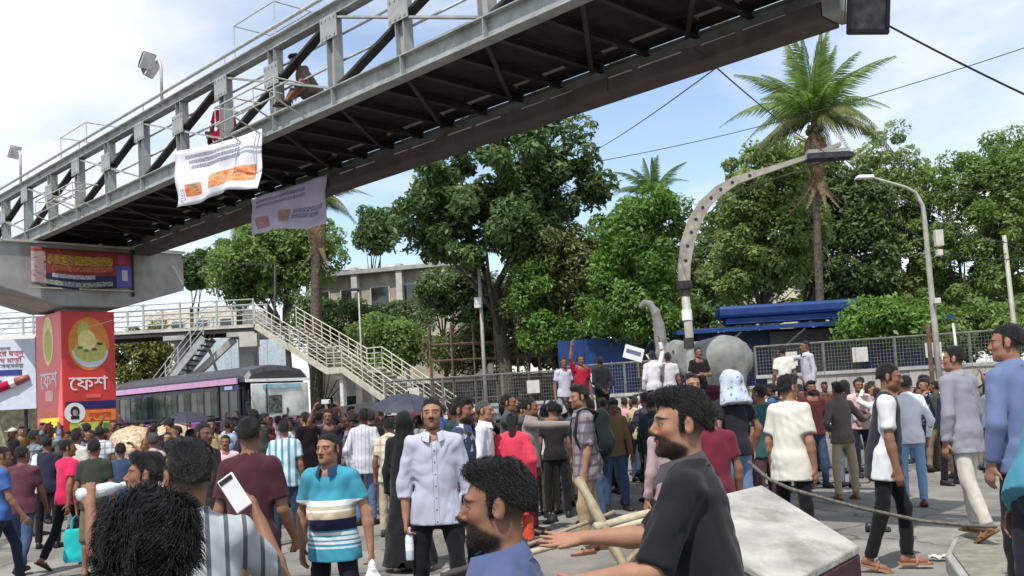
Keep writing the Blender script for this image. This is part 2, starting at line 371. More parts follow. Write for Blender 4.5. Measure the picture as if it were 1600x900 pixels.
def body_mesh(P, J, res, bare_feet=False):
    h, hh, fh = RES[res]; lo, hi = bounds(J); Hm, hc = J['Hm'], J['head']; Q = lambda *a: hc + Hm @ V3(*a)
    fine = [(hc, (.10, .12, .13), hh)]
    for s in 'lr': fine.append((J['wr' + s] + J['hd' + s] * .08, (.07, .07, .07) if res != 'hi' else (.1, .1, .1), fh))
    if bare_feet: fine.append((V3(0, 0, .04), (.0, .0, .06), .012))
    S = Solid(lo, hi, h, fine); fw, sd, T = J['fw'], J['sd'], J['T']
    # trunk
    S.cone(J['pel'] + T * .02, J['waist'], .122, .118, flat=(fw, .72)); S.cone(J['waist'], J['chest'] + T * .06, .118, .138, .05, flat=(fw, .66))
    S.cone(J['sh_l'] - sd * .03 - T * .012, J['sh_r'] + sd * .03 - T * .012, .034, .034, .05)
    S.cone(J['neck'] - T * .04, Q(0, .014, -.05), .053, .049, .03); S.ell(J['neck'] - T * .055 + fw * .03, (.10, .058, .05), None, .03)
    for sg, s in ((1, 'l'), (-1, 'r')):
        S.cone(J['neck'] - T * .035, J['sh_' + s] - T * .02, .040, .028, .04)
        S.cone(J['hip' + s], J['kn' + s], .066, .043, .02); S.cone(J['kn' + s], J['kn' + s] * .65 + J['an' + s] * .35 + V3(0, .01, 0), .042, .042, .02)
        S.cone(J['kn' + s] * .65 + J['an' + s] * .35 + V3(0, .01, 0), J['an' + s], .042, .031, .02)
        S.cone(J['sh_' + s] - T * .01, J['el' + s], .040, .038, .03); m = J['el' + s] * .7 + J['wr' + s] * .3
        S.cone(J['el' + s], m, .040, .041, .02); S.cone(m, J['wr' + s], .041, .026, .02)
        ft = J['ft' + s]; an = J['an' + s]; up = unit(V3(0, 0, 1) - ft * ft[2]); o = an - up * .045
        S.cone(an, o - ft * .035, .034, .032, .02); S.cone(o - ft * .03 - up * .005, o + ft * .12 - up * .012, .03, .03, .02, flat=(up, .8)); S.cone(o + ft * .1 - up * .014, o + ft * .165 - up * .02, .034, .022, .02, flat=(up, .6))
        # hand
        w, f, pn = J['wr' + s], J['hd' + s], J['pn' + s]; sv = np.cross(f, pn) * (1 if s == 'l' else -1)
        S.cone(w, w + f * .03, .026, .026, .015, flat=(pn, .75)); S.cone(w + f * .035, w + f * .082, .034, .040, .015, flat=(pn, .42))
        cu = P.get('curl_' + s, .5); spread = P.get('spread_' + s, .0)
        for i, (off, ln) in enumerate(((-.029, .066), (-.010, .078), (.010, .082), (.029, .073))):
            b = w + f * (.098 - abs(off) * .15) + sv * off; fd = unit(f + sv * off * spread * 12); d1 = unit(fd * math.cos(cu * .7) + pn * math.sin(cu * .7)); d2 = unit(fd * math.cos(cu * 1.7) + pn * math.sin(cu * 1.7))
            p1 = b + d1 * ln * .5; S.cone(b - f * .012, p1, .0098, .0088, .006); S.cone(p1, p1 + d2 * ln * .5, .0088, .0072, .004)
        tb = w + f * .028 + sv * .026; td = unit(f * .7 + sv * .75 + pn * .35); t1 = tb + td * .042; S.cone(tb, t1, .014, .011, .012); S.cone(t1, t1 + unit(td + f * .5 + pn * .2 * cu) * .034, .011, .008, .004)
    # head and face
    S.ell(Q(0, .012, .035), (.074, .093, .082), Hm, .02); S.ell(Q(0, -.028, -.028), (.057, .064, .084), Hm, .03)
    S.ell(Q(0, -.045, -.076), (.043, .042, .036), Hm, .025); S.ell(Q(0, -.078, -.098), (.020, .017, .017), Hm, .02)
    for sg in (1, -1):
        S.ell(Q(sg * .039, -.052, -.020), (.020, .025, .020), Hm, .02)
        S.ell(Q(sg * .042, -.006, -.066), (.014, .036, .027), Hm, .025)
    S.cone(Q(-.040, -.072, .024), Q(0, -.083, .022), .011, .012, .012); S.cone(Q(.040, -.072, .024), Q(0, -.083, .022), .011, .012, .012)
    for sg in (1, -1):
        S.ell(Q(sg * .031, -.098, .003), (.019, .018, .012), Hm, .010, 'sub'); S.ell(Q(sg * .031, -.0725, .0), (.0145, .0145, .0125), Hm, .004)
    S.cone(Q(0, -.086, .012), Q(0, -.110, -.028), .0075, .0125, .008); S.ell(Q(0, -.107, -.031), (.012, .012, .010), Hm, .006)
    for sg in (1, -1): S.ell(Q(sg * .0135, -.097, -.034), (.008, .011, .008), Hm, .006)
    S.cone(Q(-.019, -.084, -.059), Q(0, -.095, -.057), .006, .0075, .006); S.cone(Q(.019, -.084, -.059), Q(0, -.095, -.057), .006, .0075, .006)
    S.cone(Q(-.016, -.083, -.070), Q(.016, -.083, -.070), .008, .008, .006); S.ell(Q(0, -.094, -.0635), (.02, .006, .0022), Hm, .003, 'sub')
    for sg in (1, -1):
        S.ell(Q(sg * .077, .012, -.006), (.009, .020, .031), Hm @ rotm(sg * .35, 0, 0), .008); S.ell(Q(sg * .086, .006, -.002), (.006, .011, .017), Hm, .004, 'sub')
    me = S.mesh('body', 1)
    n = len(me.vertices); co = np.empty(n * 3, np.float32); me.vertices.foreach_get('co', co); q = (co.reshape(-1, 3) - hc) @ Hm
    a = me.attributes.new('hq', 'FLOAT_VECTOR', 'POINT'); a.data.foreach_set('vector', q.astype(np.float32).ravel())
    return me
def hair_mesh(J, res, style, seed):
    Hm, hc = J['Hm'], J['head']; Q = lambda *a: hc + Hm @ V3(*a)
    h = {'hi': .006, 'mid': .0095, 'low': .014}[res]
    S = Solid(hc - .19, hc + .19, h)
    g = {'short': .006, 'fade': .004, 'quiff': .007, 'fluffy': .014, 'messy': .010, 'bald': .003, 'long': .014, 'bun': .010}[style]
    S.ell(Q(0, .014, .036), (.0735 + g * (.45 if style != 'fluffy' else 1), .092 + g, .082 + g * 1.25), Hm, .01)
    S.ell(Q(0, .042, -.008), (.058 + g * .5, .060 + g * .5, .054), Hm, .02)
    if style in ('quiff', 'fade'):
        S.ell(Q(.01, -.052, .102), (.052, .044, .024), Hm, .03); S.ell(Q(0, .0, .110), (.056, .066, .018), Hm, .03)
    if style == 'messy': S.ell(Q(0, -.05, .096), (.066, .05, .03), Hm, .02)
    fr = V3(0, -.085, .080 if style not in ('messy', 'fluffy') else .066)
    nrm = unit(V3(0, .50, .87)) if style not in ('fluffy',) else unit(V3(0, .62, .66))
    if style == 'long':
        S.cone(Q(0, .075, .02), Q(0, .10, -.22), .055, .045, .03)
        S.plane(Q(0, -.072, .06), Hm @ unit(V3(0, -.93, -.35)))
    else:
        if style == 'bun': S.ell(Q(0, .11, .03), (.035, .035, .035), Hm, .02)
        S.plane(Q(*fr), Hm @ (-nrm))
        for sg in (1, -1):      # sideburns in front of the ear
            S.cone(Q(sg * .066, -.010, .03), Q(sg * .0665, -.016, -.022), .013, .007, .006)
    if style not in ('bald',): S.wobble((.0006 if style == 'quiff' else .0012) + g * (.05 if style == 'quiff' else .10), 95 if style != 'fluffy' else 60, seed, n=12)
    if style in ('fluffy', 'messy'): S.wobble(.0025, 150, seed + 1, n=10)
    return S.mesh('hair', 1)
def tufts(hair, J, n, ln, seed, w=.0016, lift=.45):
    g = np.random.default_rng(seed); me = hair; nv = len(me.vertices); co = np.empty(nv * 3, np.float32); me.vertices.foreach_get('co', co); co = co.reshape(-1, 3)
    no = np.empty(nv * 3, np.float32); me.vertices.foreach_get('normal', no); no = no.reshape(-1, 3)
    Hm, hc = J['Hm'], J['head']; i = g.integers(0, nv, n); p = co[i] + g.normal(size=(n, 3)) * .003; nn = no[i]
    ok = ((p - hc) @ Hm)[:, 2] > -.045; p, nn = p[ok], nn[ok]; n = len(p)
    fl = Hm @ V3(.28, .75, -.45); q0 = (p - hc) @ Hm
    cl = np.sin(q0[:, 0] * 70 + seed) + np.sin(q0[:, 1] * 55 + q0[:, 2] * 40)      # locks that lie together
    tan_ = fl[None] - nn * (nn @ fl)[:, None]; dirv = nn * lift + tan_ * 1.1 + g.normal(size=(n, 3)) * .06 + (Hm @ V3(1, 0, 0))[None] * cl[:, None] * (.55 if lift > .08 else .14)
    dirv /= np.linalg.norm(dirv, axis=1)[:, None]; L = (ln * g.uniform(.5, 1.2, n))[:, None]
    sv = np.cross(dirv, nn + g.normal(size=(n, 3)) * .5); sv /= np.linalg.norm(sv, axis=1)[:, None] + 1e-6; sv *= w
    m = p + dirv * L * .55 + nn * L * .12; t = p + dirv * L - np.array([0, 0, 1]) * L * .12 - nn * L * .1
    V = np.concatenate([p - sv - nn * .004, p + sv - nn * .004, m + sv * .8, m - sv * .8, t]); a = np.arange(n)
    F4 = np.stack([a, a + n, a + 2 * n, a + 3 * n], 1); F4b = np.stack([a + 3 * n, a + 2 * n, a + 4 * n, a + 4 * n], 1)
    me2 = bpy.data.meshes.new('hair_strands'); me2.from_pydata(V.tolist(), [], F4.tolist() + [tuple(q[:3]) for q in F4b.tolist()]); me2.update(); return me2
def beard_mesh(body, n, seed, ln=.0042):
    nv = len(body.vertices); q = np.empty(nv * 3, np.float32); body.attributes['hq'].data.foreach_get('vector', q); q = q.reshape(-1, 3); co = np.empty(nv * 3, np.float32); body.vertices.foreach_get('co', co); co = co.reshape(-1, 3); no = np.empty(nv * 3, np.float32); body.vertices.foreach_get('normal', no); no = no.reshape(-1, 3)
    lips = (np.abs(q[:, 0]) < .023) & (np.abs(q[:, 2] + .0635) < .011)
    k = np.nonzero((((q[:, 2] + .48 * q[:, 1] < -.077) & (q[:, 1] < .004) & (q[:, 2] > -.122)) | ((np.abs(q[:, 0]) < .03) & (np.abs(q[:, 2] + .048) < .006) & (q[:, 1] < -.06))) & ~lips & (q[:, 2] < -.01))[0]
    g = np.random.default_rng(seed); i = g.choice(k, n); p = co[i] + g.normal(size=(n, 3)) * .0028; nn = no[i]; d = nn * .5 + np.array([0, 0, -.8]) + g.normal(size=(n, 3)) * .25; d /= np.linalg.norm(d, axis=1)[:, None]
    sv = np.cross(d, g.normal(size=(n, 3))); sv = sv / np.linalg.norm(sv, axis=1)[:, None] * .0009; t = p + d * (ln * g.uniform(.5, 1.2, n))[:, None]; a = np.arange(n)
    return np_mesh('beard', np.concatenate([p - sv, p + sv, t]), np.stack([a, a + n, a + 2 * n], 1), False)
def cap_mesh(J):
    Hm, hc = J['Hm'], J['head']; Q = lambda *a: hc + Hm @ V3(*a); S = Solid(hc - .22, hc + .22, .012)
    S.ell(Q(0, .012, .04), (.086, .104, .096), Hm, .01); S.plane(Q(0, 0, .042), Hm @ V3(0, .12, -1)); S.ell(Q(0, -.12, .05), (.07, .075, .010), Hm, .01); return S.mesh('cap', 1)
def shirt_mesh(P, J, res, kind, seed, hem=-.10, sleeve=.55, loose=0.0, belly=0.0, neck=.064):
    # sleeve: 0..1 upper arm, 1..2 forearm
    h = {'hi': .0095, 'mid': .0145, 'low': .021}[res]; lo, hi = bounds(J, .24); lo = lo.copy(); lo[2] = max(lo[2], J['pel'][2] + min(hem, -.1) - .25)
    S = Solid(lo, hi, h); fw, sd, T = J['fw'], J['sd'], J['T']; L = loose
    S.cone(J['waist'], J['chest'] + T * .03, .130 + L + belly * .3, .140 + L * .6, .05, flat=(fw, .76))
    if belly: S.ell(J['waist'] + fw * .05 + T * .03, (.13 + belly, .11 + belly, .15), None, .06)
    S.cone(J['sh_l'] - sd * .035 - T * .012, J['sh_r'] + sd * .035 - T * .012, .054, .054, .05); S.cone(J['chest'] - T * .06 + sd * .05, J['chest'] - T * .06 - sd * .05, .105, .105, .05, flat=(fw, .84))
    S.cone(J['waist'] + T * .03, J['pel'] + T * min(hem, 0), .130 + L + belly * .3, .150 + L * 1.4 + max(0, -hem - .1) * .12, .05, flat=(fw, .86));
    for s in 'lr': S.cone(J['hip' + s] + V3(0, 0, .04), J['hip' + s] * .55 + J['kn' + s] * .45, .087 + L, .086 + L, .04)
    S.ell(J['pel'] - fw * .045, (.128 + L, .095 + L, .13), None, .04)
    for s in 'lr':
        S.cone(J['neck'] - T * .03, J['sh_' + s], .056, .048, .04)
        a, e, w = J['sh_' + s], J['el' + s], J['wr' + s]
        r0, r1, r2 = .054 + L * .5, .049 + L * .7, .037 + L * .5
        if sleeve <= 1: S.cone(a, a + (e - a) * sleeve, r0, r0 * (1 - sleeve) + r1 * sleeve + .006, .035, cut=True)
        else:
            S.cone(a, e, r0, r1, .035); S.cone(e, e + (w - e) * (sleeve - 1), r1, r1 * (2 - sleeve) + r2 * (sleeve - 1), .02, cut=True)
    S.folds(.0062 + L * .08, 34, seed, .45, 6); S.wobble(.003, 14, seed + 3, n=5)
    S.plane(J['pel'] + T * hem, -T)
    S.cone(J['neck'] - T * .022 + fw * .012, J['neck'] + T * .2 + fw * .03, neck, neck + .02, .004, op='sub')
    if kind == 'collar': S.cone(J['neck'] + fw * .085 - T * .06, J['neck'] + fw * .07 + T * .06, .003, .05, .006, op='sub')
    return S.mesh('shirt', 1)
def trouser_mesh(P, J, res, seed, wide=0.0, end=1.0, waist_up=.07, skirt=False):
    h = {'hi': .0125, 'mid': .0165, 'low': .022}[res]; lo, hi = bounds(J, .14); hi = hi.copy(); hi[2] = J['pel'][2] + .25
    S = Solid(lo, hi, h); fw, T = J['fw'], J['T']
    S.cone(J['pel'] + T * waist_up, J['pel'] - V3(0, 0, .05), .120, .130, .03, flat=(fw, .78))
    for s in 'lr':
        S.cone(J['hip' + s] + V3(0, 0, .02), J['kn' + s], .076, .060 + wide, .018)
        an = J['kn' + s] + (J['an' + s] - J['kn' + s]) * end - V3(0, 0, .0)
        S.cone(J['kn' + s], an, .060 + wide, .050 + wide * 1.2, .02, cut=True)
    S.ell(J['pel'] - fw * .05 - V3(0, 0, .03), (.112, .065, .08), None, .03)
    S.folds(.0062, 40, seed, 1.3, 6); S.wobble(.002, 20, seed + 5, n=5)
    S.plane(J['pel'] + T * (waist_up + .02), T)
    return S.mesh('trousers', 1)
def robe_mesh(J, res, seed, hem=.1, width=.30, hood=False, sleeve=True, flare=.10):
    h = {'hi': .013, 'mid': .017, 'low': .022}[res]; lo, hi = bounds(J, .2); S = Solid(lo, hi, h); fw, T, sd = J['fw'], J['T'], J['sd']
    S.cone(J['chest'] + T * .04, J['pel'], .155, .17, .05, flat=(fw, .78)); S.cone(J['sh_l'] - sd * .03, J['sh_r'] + sd * .03, .062, .062, .05)
    S.cone(J['pel'], V3(J['pel'][0], J['pel'][1], hem), .17, .17 + flare, .05, flat=(fw, .85), cut=True)
    for s in 'lr':
        S.cone(J['neck'] - T * .03, J['sh_' + s], .056, .05, .04)
        if sleeve: S.cone(J['sh_' + s], J['el' + s], .066, .06, .03); S.cone(J['el' + s], J['wr' + s], .06, .05, .02, cut=True)
    if hood:
        hc, Hm = J['head'], J['Hm']; S.ell(hc + Hm @ V3(0, .02, .03), (.098, .115, .112), Hm, .02); S.cone(hc + Hm @ V3(0, .02, -.03), J['neck'] - T * .08, .085, .12, .04)
    S.wobble(.008, 24, seed, (1, 1, .3), n=8, ridge=True); S.wobble(.003, 60, seed + 3, n=7)
    if hood: S.ell(hc + Hm @ V3(0, -.115, -.01), (.055, .06, .07), Hm, .01, 'sub')
    else: S.cone(J['neck'] - T * .02 + fw * .01, J['neck'] + T * .2, .064, .08, .004, op='sub')
    S.plane(V3(0, 0, hem), V3(0, 0, -1)); return S.mesh('robe', 1)
def shoe_mesh(J, s, tall=.10, grow=.006, name='shoe'):
    an, ft = J['an' + s], J['ft' + s]; up = unit(V3(0, 0, 1) - ft * ft[2]); sv = np.cross(ft, up); o = an - up * .08
    sec = [(-.075, .022, .05), (-.065, .032, tall * .9), (-.03, .037, tall), (.02, .036, tall * .95), (.06, .040, .072), (.11, .046, .058), (.16, .043, .048), (.192, .03, .04), (.205, .012, .03)]
    V = []; n = 12
    for y, w, hgt in sec:
        for k in range(n):
            t = 2 * math.pi * k / n; c, sn = math.cos(t), math.sin(t)
            V.append(o + ft * y + sv * c * (w + grow) + up * (max(sn, 0) ** .8 * (hgt + grow) if sn > 0 else max(-.0, 0)))
    Fs = [(i * n + k, i * n + (k + 1) % n, (i + 1) * n + (k + 1) % n, (i + 1) * n + k) for i in range(len(sec) - 1) for k in range(n)]
    Fs += [tuple(range(n - 1, -1, -1)), tuple((len(sec) - 1) * n + k for k in range(n))]
    return MB().add(V, Fs).mesh(name, True)
def sandal_mesh(J, s):
    an, ft = J['an' + s], J['ft' + s]; up = unit(V3(0, 0, 1) - ft * ft[2]); sv = np.cross(ft, up); o = an - up * .088
    sec = [(-.08, .02), (-.07, .034), (-.02, .037), (.05, .038), (.12, .046), (.17, .042), (.2, .022)]
    m = MB(); V = []
    for y, w in sec:
        for q in ((-w, 0), (w, 0), (w, .02), (-w, .02)): V.append(o + ft * y + sv * q[0] + up * q[1])
    Fs = [(i * 4 + k, i * 4 + (k + 1) % 4, i * 4 + 4 + (k + 1) % 4, i * 4 + 4 + k) for i in range(len(sec) - 1) for k in range(4)] + [(3, 2, 1, 0), tuple(len(V) - 4 + k for k in range(4))]
    m.add(V, Fs)
    m.tube([o + ft * .07 + sv * (.047 * math.cos(a)) + up * (.012 + .058 * math.sin(a)) for a in np.linspace(0, math.pi, 9)], .009, 6)
    return m.mesh('sandal')
def collar_mesh(J, band=False):
    nk, T, fw, sd = J['neck'], J['T'], J['fw'], J['sd']; m = MB(); n = 22; V = []
    for i in range(n):
        a = R(-158 + 316 * i / (n - 1)); ca, sa = -math.cos(a), math.sin(a)        # 0 = nape
        op = abs(a) / R(158); d = fw * ca + sd * sa
        c = nk + fw * (.012 + .02 * op)
        for r, z in ((.068 + .004 * op, -.03 - .035 * op), (.061, .035 - .035 * op), (.070, .037 - .035 * op), (.088 + .012 * op, -.012 - .055 * op)): V.append(c + d * r + T * z)
    Fs = [(i * 4 + k, i * 4 + k + 1, (i + 1) * 4 + k + 1, (i + 1) * 4 + k) for i in range(n - 1) for k in range(3)]
    return m.add(V, Fs).mesh('collar', True)

# ---- skin, hair and cloth materials
def skin_mat(tone, beard):
    key = 'skin_%d_%d' % (tone, beard)
    if key in _mats: return _mats[key]
    base = [(.40, .23, .15), (.30, .158, .102), (.21, .105, .067), (.135, .066, .044)][tone]
    m = bpy.data.materials.new(key); m.use_nodes = True; t = m.node_tree; L = t.links.new; b = t.nodes['Principled BSDF']
    b.inputs['Roughness'].default_value = .58; b.inputs['Specular IOR Level'].default_value = .28
    at_ = N(t, 'ShaderNodeAttribute', attribute_name='hq'); sp = N(t, 'ShaderNodeSeparateXYZ'); L(at_.outputs['Vector'], sp.inputs[0])
    def M(op, a, b_=None, c=None):
        n = N(t, 'ShaderNodeMath', operation=op)
        for i, v in enumerate((a, b_, c)):
            if v is None: continue
            if isinstance(v, (int, float)): n.inputs[i].default_value = v
            else: L(v, n.inputs[i])
        return n.outputs[0]
    ax = M('ABSOLUTE', sp.outputs[0]); y, z = sp.outputs[1], sp.outputs[2]
    front = M('LESS_THAN', y, -.04)
    def mask(cx, cz, rx, rz, soft=.25, slope=0.0):
        zz = M('SUBTRACT', z, cz); xx = M('SUBTRACT', ax, cx)
        if slope: zz = M('SUBTRACT', zz, M('MULTIPLY', xx, slope))
        u_ = M('DIVIDE', xx, rx); v_ = M('DIVIDE', zz, rz); d = M('SQRT', M('ADD', M('MULTIPLY', u_, u_), M('MULTIPLY', v_, v_)))
        r = N(t, 'ShaderNodeMapRange', interpolation_type='SMOOTHSTEP'); L(d, r.inputs[0]); r.inputs[1].default_value = 1 + soft; r.inputs[2].default_value = 1 - soft; return M('MULTIPLY', r.outputs[0], front)
    co = N(t, 'ShaderNodeTexCoord'); nz = N(t, 'ShaderNodeTexNoise'); nz.inputs['Scale'].default_value = 22; nz.inputs['Detail'].default_value = 5; L(co.outputs['Object'], nz.inputs['Vector'])
    mix = N(t, 'ShaderNodeMix', data_type='RGBA'); L(nz.outputs[0], mix.inputs[0]); mix.inputs[6].default_value = (*[v * .82 for v in base], 1); mix.inputs[7].default_value = (base[0] * 1.16, base[1] * 1.12, base[2] * 1.1, 1)
    last = mix.outputs[2]
    def over(msk, col, f=1.0):
        nonlocal last
        n = N(t, 'ShaderNodeMix', data_type='RGBA'); L(M('MULTIPLY', msk, f), n.inputs[0]); L(last, n.inputs[6]); n.inputs[7].default_value = (*col, 1); last = n.outputs[2]
    over(mask(.036, -.03, .028, .022, .6), (base[0] * 1.05, base[1] * .72, base[2] * .7), .45)
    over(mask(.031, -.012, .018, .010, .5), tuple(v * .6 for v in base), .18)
    if beard:
        r = N(t, 'ShaderNodeMapRange', interpolation_type='SMOOTHSTEP'); jag = M('ADD', z, M('MULTIPLY', M('SUBTRACT', nz.outputs[0], .5), .02))
        thr = M('ADD', jag, M('MULTIPLY', y, .48))        # the beard rises towards the ears
        L(thr, r.inputs[0]); r.inputs[1].default_value = -.066; r.inputs[2].default_value = -.085
        side = N(t, 'ShaderNodeMapRange'); L(y, side.inputs[0]); side.inputs[1].default_value = .02; side.inputs[2].default_value = 0.0
        lowc = M('GREATER_THAN', z, -.128)
        bm = M('MULTIPLY', M('MULTIPLY', r.outputs[0], side.outputs[0]), lowc)
        over(bm, (.018, .012, .010), .9 if beard == 2 else .42); over(mask(0, -.047, .03, .0065, .4), (.018, .012, .010), .92 if beard == 2 else .5)
    else: over(mask(0, -.047, .03, .006, .5), (.02, .013, .011), .35)
    # cropped hair below the hairline, at the temples and nape
    cr1 = N(t, 'ShaderNodeMapRange'); L(y, cr1.inputs[0]); cr1.inputs[1].default_value = .005; cr1.inputs[2].default_value = .03
    cr2 = N(t, 'ShaderNodeMapRange'); L(z, cr2.inputs[0]); cr2.inputs[1].default_value = -.075; cr2.inputs[2].default_value = -.02
    ear = M('LESS_THAN', ax, .074)
    over(M('MULTIPLY', M('MULTIPLY', cr1.outputs[0], cr2.outputs[0]), ear), (.022, .016, .013), .85)
    over(mask(0, -.0635, .023, .011, .25), (base[0] * .78, base[1] * .48, base[2] * .5)); over(mask(0, -.0635, .021, .0018, .6), (.03, .012, .01), .8)
    over(mask(.032, .023, .023, .0052, .35, -.12), (.012, .009, .008), .95)
    over(mask(.031, .0015, .0165, .0082, .3), (.025, .014, .011), .8); over(mask(.031, -.0005, .0125, .0048, .2), (.25, .22, .20)); over(mask(.031, -.0002, .0064, .0066, .15), (.012, .008, .006))
    over(mask(.0105, -.038, .005, .003, .4), (.02, .008, .006), .8)
    L(last, b.inputs['Base Color'])
    n3 = N(t, 'ShaderNodeTexNoise'); n3.inputs['Scale'].default_value = 180; L(co.outputs['Object'], n3.inputs['Vector']); bp = N(t, 'ShaderNodeBump'); bp.inputs['Strength'].default_value = .12; bp.inputs['Distance'].default_value = .004; L(n3.outputs[0], bp.inputs['Height']); L(bp.outputs[0], b.inputs['Normal'])
    _mats[key] = m; return m
def hair_mat(kind='black'):
    c = {'black': (.009, .008, .008), 'brown': (.025, .014, .010), 'grey': (.10, .10, .10)}[kind]
    return mat('hair_' + kind, c, .42, var=.5, vscale=90, bump=.8, bscale=240, spec=.45)
def cloth(col, pat=None, placket=False):
    # col: tuple of photograph RGB; pat: (kind, other colours...)
    key = 'cloth_%s_%s' % ('_'.join(map(str, col)), ('' if pat is None else str(pat)) + ('p' if placket else ''))
    if key in _mats: return _mats[key]
    c = tuple(v * .78 for v in lin(col))
    m = bpy.data.materials.new(key[:60]); m.use_nodes = True; t = m.node_tree; L = t.links.new; b = t.nodes['Principled BSDF']
    b.inputs['Roughness'].default_value = .88; b.inputs['Specular IOR Level'].default_value = .2; b.inputs['Sheen Weight'].default_value = .08
    co = N(t, 'ShaderNodeTexCoord'); nz = N(t, 'ShaderNodeTexNoise'); nz.inputs['Scale'].default_value = 9; nz.inputs['Detail'].default_value = 6; L(co.outputs['Object'], nz.inputs['Vector'])
    mr = N(t, 'ShaderNodeMapRange'); L(nz.outputs[0], mr.inputs[0]); mr.inputs[1].default_value = .3; mr.inputs[2].default_value = .7; mr.inputs[3].default_value = .93; mr.inputs[4].default_value = 1.04
    sp = N(t, 'ShaderNodeSeparateXYZ'); L(co.outputs['Object'], sp.inputs[0])
    src = None
    def M(op, a, b_=None):
        n = N(t, 'ShaderNodeMath', operation=op)
        for i, v in enumerate((a, b_)):
            if v is None: continue
            if isinstance(v, (int, float)): n.inputs[i].default_value = v
            else: L(v, n.inputs[i])
        return n.outputs[0]
    rgb = N(t, 'ShaderNodeRGB'); rgb.outputs[0].default_value = (*c, 1); src = rgb.outputs[0]
    def over(msk, cc):
        nonlocal src
        n = N(t, 'ShaderNodeMix', data_type='RGBA'); L(msk, n.inputs[0]); L(src, n.inputs[6]); n.inputs[7].default_value = (*[v * .78 for v in lin(cc)], 1); src = n.outputs[2]
    if pat:
        k = pat[0]
        if k == 'bands':            # (height, half width, colour) list, along the body
            for (zz, hw, cc) in pat[1]: over(M('LESS_THAN', M('ABSOLUTE', M('SUBTRACT', sp.outputs[2], zz)), hw), cc)
        elif k == 'vert':
            fr = M('FRACT', M('MULTIPLY', M('ADD', sp.outputs[0], 5), pat[2])); over(M('LESS_THAN', fr, pat[3]), pat[1])
        elif k == 'check':
            for ax in (0, 2):
                fr = M('FRACT', M('MULTIPLY', M('ADD', sp.outputs[ax], 5), pat[2])); over(M('MULTIPLY', M('LESS_THAN', fr, pat[3]), .75), pat[1])
        elif k == 'print':
            vz = N(t, 'ShaderNodeTexNoise'); vz.inputs['Scale'].default_value = pat[2]; vz.inputs['Detail'].default_value = 2; L(co.outputs['Object'], vz.inputs['Vector']); over(M('GREATER_THAN', vz.outputs[0], pat[3]), pat[1])
        elif k == 'side':           # other colour beyond a distance from the middle
            over(M('GREATER_THAN', M('MULTIPLY', sp.outputs[0], pat[2]), pat[3]), pat[1])
    if placket:         # button band and buttons down the front
        fr_ = M('LESS_THAN', sp.outputs[1], -.02); axx = M('ABSOLUTE', sp.outputs[0]); dk = tuple(int(v * .72) for v in col)
        over(M('MULTIPLY', fr_, M('LESS_THAN', M('ABSOLUTE', M('SUBTRACT', axx, .017)), .0018)), dk)
        zf = M('ABSOLUTE', M('SUBTRACT', M('FRACT', M('MULTIPLY', sp.outputs[2], 11.5)), .5)); over(M('MULTIPLY', fr_, M('MULTIPLY', M('LESS_THAN', axx, .006), M('LESS_THAN', zf, .07))), tuple(int(v * .5) for v in col))
    mu = N(t, 'ShaderNodeMix', data_type='RGBA', blend_type='MULTIPLY'); mu.inputs[0].default_value = 1; L(src, mu.inputs[6]); L(mr.outputs[0], mu.inputs[7]); L(mu.outputs[2], b.inputs['Base Color'])
    n3 = N(t, 'ShaderNodeTexNoise'); n3.inputs['Scale'].default_value = 16; n3.inputs['Detail'].default_value = 3; n3.inputs['Distortion'].default_value = .6; mpz = N(t, 'ShaderNodeMapping'); mpz.inputs['Scale'].default_value = (1, 1, .4); mpz.inputs['Rotation'].default_value = (.25, .35, 0); L(co.outputs['Object'], mpz.inputs[0]); L(mpz.outputs[0], n3.inputs['Vector'])
    bp = N(t, 'ShaderNodeBump'); bp.inputs['Strength'].default_value = .16; bp.inputs['Distance'].default_value = .008; L(n3.outputs[0], bp.inputs['Height']); L(bp.outputs[0], b.inputs['Normal'])
    _mats[key] = m; return m

